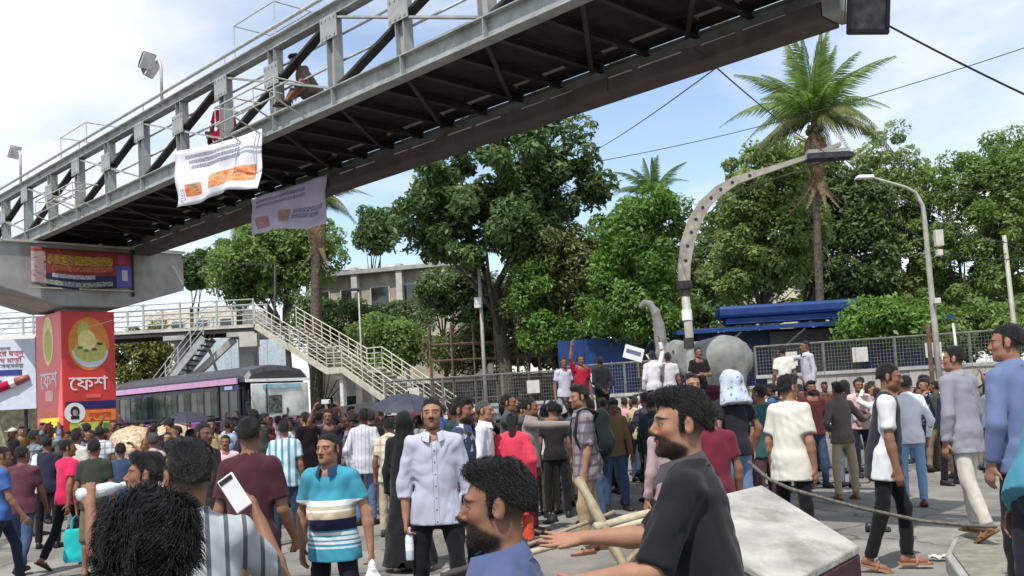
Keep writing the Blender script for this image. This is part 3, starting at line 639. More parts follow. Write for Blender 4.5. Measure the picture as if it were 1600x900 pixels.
_geo = {}
def geo(key, fn):
    if key not in _geo: _geo[key] = fn()
    return _geo[key]
def person(pose, x=None, top=None, d=None, face=0.0, S=None, res='low', hair='short', haircol='black', tone=2, beard=0, upper='tee', ucol=(120, 120, 120), upat=None, lower='trousers', lcol=(30, 32, 40), feet='shoe', fcol=(40, 36, 34),
           label=None, group=None, z0=0.0, loc=None, seed=1, hem=-.10, loose=0.0, belly=0.0, sleeve=None, wide=1.0, strands=0, lwide=0.0, collar=None, cap=None):
    """x, top: photograph pixel of the crown; d: metres ahead.  face: degrees, 0 = towards the camera, 90 = to its right."""
    pk = pose if isinstance(pose, str) else pose['id']; P = dict(POSE[pose]) if isinstance(pose, str) else pose
    J = geo(('J', pk), lambda: skel(P)); crown = J['head'][2] + .125
    if loc is None:
        p = at(x, top, d)
        if S is None: S = min(max(p[2] - z0, 1.42), 1.92)
        k = S / 1.722
        off = (Matrix.Rotation(R(face), 3, 'Z') @ Vector(J['head'])) * k
        loc = (p[0] - off[0], p[1] - off[1], z0)
    else: S = S or 1.68; k = S / 1.722
    root = empty('person', loc, R(face)); root.scale = (k * wide, k * wide, k)
    tag(root, label, 'person', group)
    bare = feet in ('bare', 'sandal')
    link('body', geo(('b', pk, res, bare), lambda: body_mesh(P, J, res, bare)), skin_mat(tone, beard), root)
    if hair:
        hm = geo(('h', pk, res, hair, seed % 3), lambda: hair_mesh(J, res, hair, seed % 3 + 11)); ho = link('hair', hm, hair_mat(haircol), root)
        strands = strands or {'hi': 2200, 'mid': 900, 'low': 0}[res]
        if strands: so = link('hair_strand', geo(('st', pk, res, hair, strands), lambda: tufts(hm, J, strands, {'fluffy': .055, 'messy': .024, 'quiff': .02}.get(hair, .012), seed, (.0011 if hair == 'fluffy' else .0009) if res == 'hi' else .002, {'fluffy': .10, 'messy': .16}.get(hair, .05))), hair_mat(haircol), ho); so['kind'] = 'stuff'
    if cap: link('cap', geo(('cap', pk), lambda: cap_mesh(J)), cloth(cap), root)
    if beard == 2 and res == 'hi':
        bo = link('beard', beard_mesh(_geo[('b', pk, res, bare)], 3600, seed), hair_mat(haircol), root); bo['kind'] = 'stuff'
    um = cloth(ucol, upat, upper in ('shirt', 'rolled', 'half') and res != 'low' and not (upat and upat[0] == 'bands')); lm = cloth(lcol)
    if upper in ('robe', 'kurta', 'burqa'):
        hm_ = {'robe': .12, 'kurta': .42, 'burqa': .06}[upper]
        link('robe', geo(('r', pk, res, upper, seed % 2), lambda: robe_mesh(J, res, seed % 2 + 21, hm_, hood=upper == 'burqa', flare=.07 if upper == 'kurta' else .14)), um, root)
    else:
        sl = sleeve if sleeve is not None else {'tee': .62, 'half': .72, 'shirt': 1.94, 'rolled': 1.35, 'vest': .12}[upper]
        knd = 'collar' if upper in ('shirt', 'half', 'rolled') else 'tee'
        link('shirt', geo(('s', pk, res, knd, round(sl, 2), hem, loose, belly, seed % 3), lambda: shirt_mesh(P, J, res, knd, seed % 3 + 31, hem, sl, loose, belly)), um, root)
        if knd == 'collar' and collar is not False: link('collar', geo(('c', pk), lambda: collar_mesh(J)), um if collar is None else cloth(collar), root)
    if lower:
        end = {'trousers': .985, 'jeans': .985, 'shorts': .15, 'loose': .97}[lower]; lw = lwide + (.012 if lower == 'loose' else 0) + (.02 if lower == 'shorts' else 0)
        link('trousers', geo(('t', pk, res, end, round(lw, 3), seed % 2), lambda: trouser_mesh(P, J, res, seed % 2 + 51, lw, end)), lm, root)
    for s in 'lr':
        if feet == 'shoe': link('shoe', geo(('sh', pk, s), lambda: shoe_mesh(J, s)), mat('shoe_%d_%d_%d' % fcol, lin(fcol), .5, var=.2, vscale=14), root)
        elif feet == 'sandal': link('sandal', geo(('sa', pk, s), lambda: sandal_mesh(J, s)), mat('sandal_%d_%d_%d' % fcol, lin(fcol), .6, var=.2), root)
    root['_k'] = k
    return root, J, k
def hand_world(root, J, k, s, fwd=.09, palm=.0):
    p = J['wr' + s] + J['hd' + s] * fwd + J['pn' + s] * palm
    v = Matrix.Rotation(root.rotation_euler[2], 3, 'Z') @ Vector((p[0] * root.scale[0], p[1] * root.scale[1], p[2] * root.scale[2]))
    return Vector(root.location) + v
# ------------------------------------------------------------------ text meshes first, while the scene is still small
STEEL = mat('painted_steel', (.34, .36, .35), .55, .1, var=.14, vscale=5, stain=.7, sscale=2.6, bump=.2)
STEEL_D = mat('dark_steel', (.04, .038, .036), .7, .1, var=.25, vscale=5, stain=.6, sscale=1.5)
RUST = mat('rusty_steel', (.16, .10, .07), .85, .1, var=.3, vscale=6, stain=.5)
CONC = mat('concrete', (.36, .36, .345), .9, var=.12, vscale=2.5, bump=.25, bscale=40, stain=.55, sscale=.9)
CONC_W = mat('pale_concrete', (.52, .50, .45), .9, var=.15, vscale=2, bump=.25, bscale=30, stain=.6, sscale=.7)
GALV = mat('galvanised_pipe', (.50, .50, .46), .5, .4, var=.12, vscale=8, stain=.25)
WHITE = mat('white_print', (.78, .78, .78), .55, var=.03)
BLACK = mat('black_print', (.02, .02, .025), .6, var=.1)
DARK = mat('dark_metal', (.04, .04, .042), .5, .3, var=.3)
GLASS = mat('window_glass', (.03, .04, .04), .08, 0, var=.3, vscale=1.5, spec=.8)

# ------------------------------------------------------------------ ground
def road_mat():
    m = mat('asphalt', (.175, .167, .15), .92, var=.22, vscale=.45, bump=.5, bscale=55, stain=.35, sscale=.35)
    t = m.node_tree; L = t.links.new; b = t.nodes['Principled BSDF']; src = b.inputs['Base Color'].links[0].from_socket
    co = N(t, 'ShaderNodeTexCoord'); g = N(t, 'ShaderNodeTexNoise'); g.inputs['Scale'].default_value = 130; g.inputs['Detail'].default_value = 3; L(co.outputs['Object'], g.inputs['Vector'])
    r = N(t, 'ShaderNodeMapRange'); L(g.outputs[0], r.inputs[0]); r.inputs[1].default_value = .35; r.inputs[2].default_value = .65; r.inputs[3].default_value = .7; r.inputs[4].default_value = 1.3
    mu = N(t, 'ShaderNodeMix', data_type='RGBA', blend_type='MULTIPLY'); mu.inputs[0].default_value = 1; L(src, mu.inputs[6]); L(r.outputs[0], mu.inputs[7])
    g2 = N(t, 'ShaderNodeTexNoise'); g2.inputs['Scale'].default_value = .7; g2.inputs['Detail'].default_value = 9; g2.inputs['Roughness'].default_value = .65; L(co.outputs['Object'], g2.inputs['Vector'])
    r2 = N(t, 'ShaderNodeMapRange'); L(g2.outputs[0], r2.inputs[0]); r2.inputs[1].default_value = .46; r2.inputs[2].default_value = .62
    m2 = N(t, 'ShaderNodeMix', data_type='RGBA'); L(r2.outputs[0], m2.inputs[0]); L(mu.outputs[2], m2.inputs[6]); m2.inputs[7].default_value = (.25, .237, .21, 1)
    wn = N(t, 'ShaderNodeTexNoise'); wn.inputs['Scale'].default_value = 1.6; wn.inputs['Detail'].default_value = 5; L(co.outputs['Object'], wn.inputs['Vector'])
    wa = N(t, 'ShaderNodeVectorMath', operation='MULTIPLY_ADD'); L(wn.outputs['Color'], wa.inputs[0]); wa.inputs[1].default_value = (.9, .9, 0); L(co.outputs['Object'], wa.inputs[2])
    vo = N(t, 'ShaderNodeTexVoronoi', feature='DISTANCE_TO_EDGE'); vo.inputs['Scale'].default_value = .42; L(wa.outputs[0], vo.inputs['Vector'])
    rc = N(t, 'ShaderNodeMapRange'); L(vo.outputs['Distance'], rc.inputs[0]); rc.inputs[1].default_value = .004; rc.inputs[2].default_value = .016; rc.inputs[3].default_value = .45; rc.inputs[4].default_value = 1.0
    mc = N(t, 'ShaderNodeMix', data_type='RGBA', blend_type='MULTIPLY'); mc.inputs[0].default_value = 1; L(m2.outputs[2], mc.inputs[6]); L(rc.outputs[0], mc.inputs[7]); L(mc.outputs[2], b.inputs['Base Color']); return m
ROAD = road_mat()
n = 60
gx = np.concatenate([np.linspace(-900, -40, 8), np.linspace(-36, 36, n), np.linspace(40, 900, 8)]); gy = np.concatenate([np.linspace(-400, -8, 6), np.linspace(-6, 60, n), np.linspace(70, 1200, 10)])
XX, YY = np.meshgrid(gx, gy, indexing='ij'); ZZ = .006 * np.sin(XX * 1.3 + YY * .6) * np.sin(YY * .9 - XX * .35) - .006
VV = np.stack([XX, YY, ZZ], 2).reshape(-1, 3); ni, nj = XX.shape
ii, jj = np.meshgrid(np.arange(ni - 1), np.arange(nj - 1), indexing='ij'); a0 = (ii * nj + jj).ravel()
o = link('road', np_mesh('road', VV, np.stack([a0, a0 + nj, a0 + nj + 1, a0 + 1], 1)), ROAD); tag(o, kind='structure')

# ------------------------------------------------------------------ footbridge: local x runs along it (away to the left), y towards the camera side
Q2 = math.sqrt(.5)
BW, BF = 1.335, -1.335          # near and far truss planes, local y
OFF = 8.18 + 1.335
bridge = empty('footbridge', (OFF * Q2, OFF * Q2, 0), R(135))
tag(bridge, 'grey steel truss footbridge with dark underside crossing overhead', 'footbridge')
S0, S1, ZB, ZT, DP = 1.6, 31.2, 6.2, 7.77, 1.64
def I_beam(L_, h, w, t=.018):
    m = MB(); m.box((L_ / 2, 0, h - t / 2), (L_, w, t)); m.box((L_ / 2, 0, t / 2), (L_, w, t)); m.box((L_ / 2, 0, h / 2), (L_, t, h - 2 * t - .002)); return m
for side, y in (('near', BW), ('far', BF)):
    s0 = S0 if side == 'near' else 5.05
    gird = I_beam(S1 - s0, .30, .20).build('bottom_chord', STEEL, bridge, loc=(s0, y, ZB))
    I_beam(S1 - s0, .20, .18).build('top_chord', STEEL, bridge, loc=(s0, y, ZT - .20))
    MB().tube([(s0, 0, 0), (S1, 0, 0)], .03, 8).build('top_pipe', GALV, bridge, smooth=True, loc=(s0 - s0, y, ZT + .20))
    ks = [k for k in range(-4, 15) if s0 < 8.3 + DP * k < S1 + .2]
    pm = MB(); hh = ZT - ZB - .5 - .006; pm.box((-.085, 0, hh / 2), (.014, .17, hh)); pm.box((.085, 0, hh / 2), (.014, .17, hh)); pm.box((0, 0, hh / 2), (.155, .014, hh)); pme = pm.mesh('post')
    rme = MB().tube([(0, 0, .0), (0, 0, .2)], .014, 6).mesh('pipe_stanchion')
    stf = MB().box((0, 0, 0), (.016, .085, .26)).mesh('stiffener'); gpm = MB().box((0, 0, 0), (.42, .016, .36)); [gpm.box((bx, sy * .014, bz), (.03, .016, .03)) for bx in (-.16, -.05, .05, .16) for bz in (-.13, .13) for sy in (1, -1)]; gp = gpm.mesh('gusset_plate')
    for k in ks:
        x = 8.3 + DP * k
        link('post', pme, STEEL, bridge, (x, y, ZB + .303))
        if side == 'near': link('stiffener', stf, STEEL, bridge, (x, y + .055, ZB + .15))
        if k % 2 == 0: link('gusset_plate', gp, STEEL, bridge, (x, y + (.095 if side == 'near' else -.095), ZT - .36))
        else: link('gusset_plate', gp, STEEL, bridge, (x, y + (.095 if side == 'near' else -.095), ZB + .95))
        if k % 2 == 0 and side == 'near': link('pipe_stanchion', rme, GALV, bridge, (x, y, ZT))
    for k in ks:
        if k % 2 == 0 and (k + 2) in ks:
            xa, xb = 8.3 + DP * k + .1, 8.3 + DP * (k + 2) - .1; dv = .03 if side == 'near' else -.03
            MB().beam((xb, y - dv, ZB + .33), (xa, y - dv, ZT - .22), .045, .15, (0, 1, 0)).build('diagonal_brace', STEEL_D, bridge)
            MB().beam((xa, y + dv, ZB + .33), (xb, y + dv, ZT - .22), .03, .085, (0, 1, 0)).build('tie_bar', STEEL, bridge)
for z in (6.95, 7.35):
    MB().tube([(S0, 0, 0), (S1, 0, 0)], .018, 6).build('handrail', GALV, bridge, smooth=True, loc=(0, BW - .13, z)); MB().tube([(5.1, 0, 0), (S1, 0, 0)], .018, 6).build('handrail', GALV, bridge, smooth=True, loc=(0, BF + .13, z))
# deck, cross beams, bracing, light slit towards the far girder
xs = [2.0]; 
while xs[-1] < S1 - .4: xs.append(xs[-1] + .82)
cb = I_beam(2.4, .11, .08).mesh('cross_beam')
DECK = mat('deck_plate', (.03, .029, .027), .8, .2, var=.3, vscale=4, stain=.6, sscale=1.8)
for i, x in enumerate(xs):
    if x < 5.2: continue
    link('cross_beam', cb, STEEL_D, bridge, (x, 1.2, ZB + .19), (0, 0, R(-90)))
for i in range(0, len(xs) - 2, 2):
    if xs[i] < 5.1: continue
    MB().beam((xs[i], 1.15, ZB + .16), (xs[i + 2], -.95, ZB + .16), .06, .05).build('underside_brace', STEEL_D, bridge)
pl_w = 1.64
x = 3.66
g_ = random.Random(3)
while x < S1 - .2:
    w = min(1.62, S1 - x)
    if x > 5.0:
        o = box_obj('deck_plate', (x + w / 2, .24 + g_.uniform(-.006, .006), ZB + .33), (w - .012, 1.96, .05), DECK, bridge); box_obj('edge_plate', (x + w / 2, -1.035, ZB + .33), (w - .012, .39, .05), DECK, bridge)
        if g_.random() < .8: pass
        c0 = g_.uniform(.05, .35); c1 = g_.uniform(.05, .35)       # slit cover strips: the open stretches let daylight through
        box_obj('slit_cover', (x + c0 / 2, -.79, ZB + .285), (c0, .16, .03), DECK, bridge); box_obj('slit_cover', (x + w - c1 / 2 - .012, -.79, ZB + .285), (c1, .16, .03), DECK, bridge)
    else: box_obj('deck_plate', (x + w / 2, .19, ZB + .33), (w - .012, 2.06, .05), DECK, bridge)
    x += 1.62
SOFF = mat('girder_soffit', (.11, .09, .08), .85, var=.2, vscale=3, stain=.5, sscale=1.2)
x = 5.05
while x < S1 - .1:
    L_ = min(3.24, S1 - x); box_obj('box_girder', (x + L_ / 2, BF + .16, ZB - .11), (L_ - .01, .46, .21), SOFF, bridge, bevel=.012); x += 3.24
MB().box((0, 0, 0), (.24, .5, .5)).build('girder_end', CONC, bridge, bevel=.02, loc=(4.92, BF + .16, ZB + .06))
# parapet boards on the far side, seen above the near chord
BOARD = mat('parapet_sheet', (.30, .32, .32), .6, .1, var=.2, vscale=2, stain=.5)
x = 5.4
while x < 22:
    w = g_.uniform(1.2, 1.6); hgt = g_.uniform(.28, .42)
    if g_.random() < .55: box_obj('parapet_sheet', (x + w / 2, BF - .12, ZT + .02 + hgt / 2), (w, .02, hgt), BOARD, bridge)
    x += w + g_.uniform(.05, .5)
# maintenance frames and brackets standing on the top chord
def frame_rail(s, w, h, y):
    m = MB(); 
    for a in (0, w): m.tube([(s + a, y, ZT), (s + a, y, ZT + h)], .012, 5)
    m.tube([(s, y, ZT + h), (s + w, y, ZT + h), (s + w, y - .7, ZT + h), (s, y - .7, ZT + h), (s, y, ZT + h)], .012, 5); return m.build('frame_rail', GALV, bridge)
frame_rail(13.2, 1.3, .62, BW); frame_rail(21.0, 1.5, .55, BW)
# planter brackets hung on the outside of the near chord
def bracket(s0_, s1_):
    m = MB()
    for s in np.linspace(s0_, s1_, 4):
        m.tube([(s, BW + .1, ZB + .55), (s, BW + .62, ZB + .55), (s, BW + .62, ZB + .25), (s, BW + .1, ZB + .02)], .016, 5)
    for yy, zz in ((.62, .55), (.62, .25), (.36, .55), (.36, .15)): m.tube([(s0_, BW + yy, ZB + zz), (s1_, BW + yy, ZB + zz)], .014, 5)
    m.build('planter_bracket', GALV, bridge)
bracket(12.3, 14.1); bracket(20.2, 22.4)
LEAFDRY = mat('dry_plant', (.16, .13, .06), .9, var=.4, vscale=20)
def mark_text(txt, s): pass
# panel number stencilled on the chord, too worn to read
# floodlights
def floodlight(s, y, label, two=True):
    r = empty('floodlight', (OFF * Q2 - s * Q2 - y * Q2, OFF * Q2 + s * Q2 - y * Q2, ZT), R(135)); r.scale = (1.35, 1.35, 1.2)
    MB().tube([(0, 0, -.02), (0, 0, .62), (.05, 0, .72), (.16, 0, .74)], .022, 8).build('post', GALV, r, smooth=True)
    for i, (a, b, c) in enumerate(((.30, .06, .78), (.50, -.10, .74)) if two else ((.3, 0, .76),)):
        h = empty('lamp_head', (a, b, c), 0, r); h.rotation_euler = (R(10), R(55), R(10 + 25 * i))
        m = MB(); m.add([(-.14, -.10, 0), (.14, -.10, 0), (.14, .10, 0), (-.14, .10, 0), (-.08, -.06, .14), (.08, -.06, .14), (.08, .06, .14), (-.08, .06, .14)], [(0, 1, 2, 3), (4, 7, 6, 5), (0, 4, 5, 1), (1, 5, 6, 2), (2, 6, 7, 3), (3, 7, 4, 0)])
        m.build('housing', DARK, h, bevel=.01); box_obj('lens', (0, 0, -.012), (.25, .18, .02), mat('lamp_lens', (.7, .7, .7), .2), h)
    return tag(r, label, 'floodlight')
floodlight(17.3, BW, 'twin floodlight on a bent post above the middle of the footbridge')
floodlight(25.2, BW, 'floodlight at the far end of the footbridge, cut by picture edge', False)

# banners tied to the bridge
def banner_mat(name, base, style):
    m = mat(name, base, .7, var=.04, vscale=3); t = m.node_tree; L = t.links.new; b = t.nodes['Principled BSDF']; src = b.inputs['Base Color'].links[0].from_socket
    uv = N(t, 'ShaderNodeUVMap', uv_map='UVMap'); sp = N(t, 'ShaderNodeSeparateXYZ'); L(uv.outputs[0], sp.inputs[0])
    def M(op, a, b_=None):
        n = N(t, 'ShaderNodeMath', operation=op)
        for i, v in enumerate((a, b_)):
            if v is None: continue
            if isinstance(v, (int, float)): n.inputs[i].default_value = v
            else: L(v, n.inputs[i])
        return n.outputs[0]
    def rect(u0, u1, v0, v1):
        return M('MULTIPLY', M('MULTIPLY', M('GREATER_THAN', sp.outputs[0], u0), M('LESS_THAN', sp.outputs[0], u1)), M('MULTIPLY', M('GREATER_THAN', sp.outputs[1], v0), M('LESS_THAN', sp.outputs[1], v1)))
    def over(msk, c):
        nonlocal src
        n = N(t, 'ShaderNodeMix', data_type='RGBA'); L(msk, n.inputs[0]); L(src, n.inputs[6])
        if isinstance(c, tuple): n.inputs[7].default_value = (*c, 1)
        else: L(c, n.inputs[7])
        src = n.outputs[2]
    def noisecol(scale, cols):
        nz = N(t, 'ShaderNodeTexNoise'); nz.inputs['Scale'].default_value = scale; nz.inputs['Detail'].default_value = 3; L(uv.outputs[0], nz.inputs['Vector'])
        r = N(t, 'ShaderNodeValToRGB'); e = r.color_ramp.elements; e[0].position = .35; e[1].position = .65; e[0].color = (*cols[0], 1); e[1].color = (*cols[-1], 1)
        for i, c in enumerate(cols[1:-1]): q = e.new(.35 + .3 * (i + 1) / (len(cols) - 1)); q.color = (*c, 1)
        L(nz.outputs[0], r.inputs[0]); return r.outputs[0]
    def words(u0, u1, v0, v1, c, sc=60, thr=.5):
        mpn = N(t, 'ShaderNodeMapping'); mpn.inputs['Scale'].default_value = (sc, 14 / max(v1 - v0, .02), 1); L(uv.outputs[0], mpn.inputs[0])
        nz = N(t, 'ShaderNodeTexNoise'); nz.inputs['Scale'].default_value = 1; nz.inputs['Detail'].default_value = 1; L(mpn.outputs[0], nz.inputs['Vector'])
        over(M('MULTIPLY', rect(u0, u1, v0, v1), M('GREATER_THAN', nz.outputs[0], thr)), c)
    style(rect, over, noisecol, words); L(src, b.inputs['Base Color']); return m
def banner(name, p0, p1, h0, h1, m, label, cat, side, sag=.06, seed=0, parent=None):
    # p0, p1 top corners in bridge space (x, y, z); hangs down h0 / h1
    nu, nv = 26, 14; V = []; UV = []
    for j in range(nv + 1):
        for i in range(nu + 1):
            u, v = i / nu, j / nv; hgt = h0 + (h1 - h0) * u
            top = np.array(p0) * (1 - u) + np.array(p1) * u
            off = .05 * math.sin(u * 9 + seed) * v + .03 * math.sin(u * 21 + v * 5 + seed) * (.3 + v) + .02 * math.sin(u * 5 - v * 9)
            V.append(top + np.array([0, side * (.02 + off + .10 * v * v * (u - .3)), -hgt * v - sag * math.sin(math.pi * u) * (1 - v) - .05 * math.sin(u * 6.3 + seed) * v])); UV.append((u, 1 - v))
    Fs = [(j * (nu + 1) + i, j * (nu + 1) + i + 1, (j + 1) * (nu + 1) + i + 1, (j + 1) * (nu + 1) + i) for j in range(nv) for i in range(nu)]
    me = MB().add(V, Fs).mesh(name, True); ul = me.uv_layers.new(name='UVMap'); ul.data.foreach_set('uv', np.array([UV[l.vertex_index] for l in me.loops], np.float32).ravel())
    o = link(name, me, m, None, bridge.location, bridge.rotation_euler)
    sd_ = o.modifiers.new('thickness', 'SOLIDIFY'); sd_.thickness = .004
    return tag(o, label, cat)
def st1(rect, over, nc, words):
    for v in (.86, .76, .66): words(.12 + (.86 - v) * .4, .80, v - .035, v + .035, (.10, .10, .14), 70, .47)
    over(rect(.15, .30, .14, .36), nc(14, [(.55, .12, .05), (.75, .28, .10), (.2, .2, .15)])); over(rect(.40, .94, .16, .44), nc(9, [(.70, .13, .05), (.85, .33, .10), (.35, .30, .18), (.80, .16, .06)])); words(.06, .14, .05, .30, (.25, .25, .35), 40)
def st2(rect, over, nc, words):
    for v in (.86, .74): words(.05, .75, v - .04, v + .04, (.12, .11, .22), 60, .49)
    over(rect(.40, .54, .18, .48), nc(12, [(.5, .25, .2), (.6, .4, .35)])); over(rect(.06, .22, .12, .42), nc(12, [(.4, .2, .3), (.55, .35, .4)])); words(.58, .95, .36, .46, (.12, .11, .22), 60); words(.58, .88, .24, .34, (.12, .11, .22), 60)
B1 = banner_mat('white_banner_print', (.72, .72, .78), st1); B2 = banner_mat('lilac_banner_print', (.70, .66, .92), st2)
banner('banner', (16.45, BW + .16, ZB + .42), (13.45, BW + .16, ZB + .12), 1.0, .95, B1, 'white protest banner with orange picture strip tied outside the footbridge', 'banner', 1, seed=1)
banner('banner', (18.0, -.91, ZB + .09), (15.2, -.91, ZB + .04), .76, .95, B2, 'lilac protest banner hanging below the far side of the footbridge', 'banner', 1, sag=.02, seed=3)

# ------------------------------------------------------------------ pier: hammerhead cap with a clad column
pier = empty('bridge_pier', (-24.8 * Q2 + 9.4 * Q2, 24.8 * Q2 + 9.4 * Q2, 0), R(135))       # local x along the bridge, y towards camera side
tag(pier, 'grey concrete hammerhead pier carrying the far end of the footbridge', 'bridge pier')
prof = [(-2.4, 6.1), (-2.4, 5.12), (-.75, 4.62), (.75, 4.62), (2.4, 5.12), (2.4, 6.1)]
m = MB(); m.add([(-.8, y, z) for y, z in prof] + [(1.4, y, z) for y, z in prof], [tuple(range(6)), tuple(range(11, 5, -1))] + [(i, i + 6, (i + 1) % 6 + 6, (i + 1) % 6) for i in range(6)]); m.build('cap_beam', CONC, pier, bevel=.02)
box_obj('column', (0, 0, 2.31), (.7, 1.0, 4.61), CONC, pier)
MB().tube([(-.84, -1.0, 6.1), (-.84, -1.0, 4.9)], .04, 8).build('drain_pipe', STEEL_D, pier); box_obj('bearing_ledge', (-.83, 0, 6.13), (.08, 4.86, .05), CONC_W, pier)
for y in (-1.3, 1.3): box_obj('bearing_pad', (-.45, y, 6.15), (.4, .4, .09), DARK, pier)
def adpanel(par, name, u0, u1, z0, z1, face, m, t=.006):
    # face 'f': towards -x (camera right), coordinate y from +0.655 (photo left) to -0.655;  'l': the narrow side, +y
    pass
# red noodle advertisement cladding the column
ad = empty('advertising_box', pier.location, R(135)); tag(ad, 'red noodle advertisement box wrapped round the bridge pier column', 'advertising box')
RED = mat('ad_red', lin((208, 52, 48)), .45, var=.08, vscale=1.2, coat=.2); PINK = mat('ad_pink', lin((232, 96, 96)), .45, var=.08, vscale=1.2, coat=.2)
CREAM = mat('ad_cream', lin((240, 226, 150)), .5, var=.1); YELL = mat('ad_yellow', lin((226, 226, 40)), .5, var=.15, vscale=4, col2=lin((240, 200, 40))); LIME = mat('ad_lime', lin((190, 205, 80)), .5, var=.15)
NAVY = mat('ad_navy', lin((45, 35, 95)), .5, var=.1); ORNG = mat('ad_orange', lin((240, 130, 60)), .5, var=.15, vscale=8); BOWL = mat('ad_bowl', lin((205, 222, 224)), .4, var=.1); NOOD = mat('ad_noodle', lin((214, 200, 120)), .6, var=.3, vscale=12, col2=lin((170, 178, 90))); GREENB = mat('ad_green', lin((90, 140, 60)), .6)
FX, LY = -.50, .655
m = MB(); m.box((.385, 0, 2.28), (1.75, 1.30, 4.5)); m.build('box_panel', RED, ad, bevel=.01)
box_obj('side_panel', (.385, LY, 2.28), (1.73, .012, 4.48), PINK, ad)
def disc(name, cy, cz, ry, rz, m, par, x=FX, a0=0, a1=360, t=.006, side=False):
    pts = [(cy + ry * math.cos(R(a)), cz + rz * math.sin(R(a))) for a in np.linspace(a0, a1, 28)]
    if a1 - a0 >= 360: pts = pts[:-1]
    n_ = len(pts)
    if side: V = [(p, x, z) for p, z in pts] + [(p, x + t, z) for p, z in pts]
    else: V = [(x, p, z) for p, z in pts] + [(x - t, p, z) for p, z in pts]
    return MB().add(V, [tuple(range(n_)), tuple(range(2 * n_ - 1, n_ - 1, -1))] + [(i, n_ + i, n_ + (i + 1) % n_, (i + 1) % n_) for i in range(n_)]).build(name, m, par)
# front face: x = -.49; photo-left is +y
GLOW = mat('ad_glow', lin((226, 140, 60)), .5, var=.1)
disc('food_picture', .0, 3.72, .50, .66, GLOW, ad, -.493, t=.003)
bowl = disc('bowl_picture', -.03, 3.55, .44, .42, BOWL, ad, -.497, 180, 360, t=.004); disc('noodle_picture', -.03, 3.57, .40, .30, NOOD, ad, -.502); disc('noodle_picture', .12, 3.98, .16, .30, NOOD, ad, -.502); disc('noodle_picture', .05, 3.80, .22, .26, CREAM, ad, -.508)
for (cy, cz) in ((-.26, 3.72), (.22, 3.62), (.08, 3.55), (-.12, 3.58)): disc('herb_picture', cy, cz, .07, .035, GREENB if cy > 0 else RUST, ad, -.514)
MB().beam((-.502, -.02, 4.14), (-.502, -.60, 4.32), .012, .035, (1, 0, 0)).build('fork_picture', WHITE, ad)
ROTF = (R(90), 0, R(-90))
text_obj('lettering', '\u09c7\u09ab\u09b6', .50, WHITE, ad, (-.497, .03, 2.72), ROTF, .006)
box_obj('tagline_strip', (-.497, -.08, 2.42), (.01, .36, .09), PINK, ad); box_obj('navy_strip', (-.497, -.02, 2.20), (.012, 1.22, .20), NAVY, ad)
disc('portrait_roundel', .38, 2.02, .25, .25, WHITE, ad, -.505); disc('portrait_picture', .38, 2.05, .11, .13, BLACK, ad, -.512); disc('portrait_picture', .38, 2.02, .06, .08, mat('ad_face', lin((170, 140, 130)), .6), ad, -.519); box_obj('portrait_picture', (-.512, .38, 1.90), (.008, .2, .08), BLACK, ad)
box_obj('orange_strip', (-.497, -.22, 1.94), (.012, .80, .27), ORNG, ad); box_obj('lime_strip', (-.497, .02, 1.66), (.012, .96, .24), LIME, ad)
text_obj('lettering', '\u09a8\u09c1\u09a1\u09b2\u09b8', .2, RED, ad, (-.506, -.22, 1.94), ROTF, .004)
box_obj('leaf_badge', (-.506, -.38, 1.68), (.008, .16, .12), GREENB, ad)
# narrow face: y = .66
disc('noodle_picture', .38, 3.85, .36, .62, CREAM, ad, LY + .008, t=.006, side=True); disc('noodle_picture', .38, 3.75, .24, .40, NOOD, ad, LY + .015, t=.006, side=True)
ROTL = (R(90), 0, R(180)); text_obj('lettering', '\u09c7\u09ab\u09b6', .62, WHITE, ad, (.38, LY + .012, 2.85), ROTL, .006); box_obj('tagline_strip', (.38, LY + .010, 2.48), (.5, .01, .26), mat('ad_pale', lin((240, 190, 180)), .5), ad)
box_obj('orange_strip', (.38, LY + .010, 2.02), (1.1, .01, .12), ORNG, ad); box_obj('yellow_sticker', (.38, LY + .010, 1.62), (1.25, .01, .62), YELL, ad)
# red political banner on the cap
def st3(rect, over, nc, words):
    over(rect(0, 1, 0, .34), (.03, .03, .09)); over(rect(.84, 1, 0, .62), (.10, .11, .42)); over(rect(0, .14, 0, .9), nc(6, [(.08, .05, .12), (.5, .35, .33), (.15, .10, .2)]))
    words(.16, .80, .60, .84, (.55, .36, .06), 26, .46); words(.2, .8, .44, .58, (.62, .20, .10), 34, .48); words(.2, .62, .26, .36, (.62, .58, .68), 40, .45); words(.12, .8, .06, .18, (.40, .48, .38), 40, .48)
    over(rect(.90, .96, .2, .5), (.55, .6, .62)); over(rect(.06, .12, .34, .8), (.42, .30, .28)); over(rect(.86, .94, .66, .92), (.45, .04, .14))
B3 = banner_mat('red_banner_print', (.26, .045, .035), st3)
o = banner('banner', (24.0 - .06, 9.515 - 7.95, 6.0), (24.0 - .06, 9.515 - 10.36, 6.0), .94, .94, B3, 'red and navy political banner on the face of the bridge pier', 'banner', 0, sag=0, seed=5)
MB().beam((24.0 - .07, 9.515 - 7.9, 5.03), (24.0 - .07, 9.515 - 10.4, 5.03), .03, .03).build('batten', mat('bamboo_batten', (.5, .45, .36), .7), None)
bt = bpy.data.objects['batten']; bt.parent = o
for v in o.data.vertices: v.co.x += .01 * math.sin(v.co.y * 7) - .02
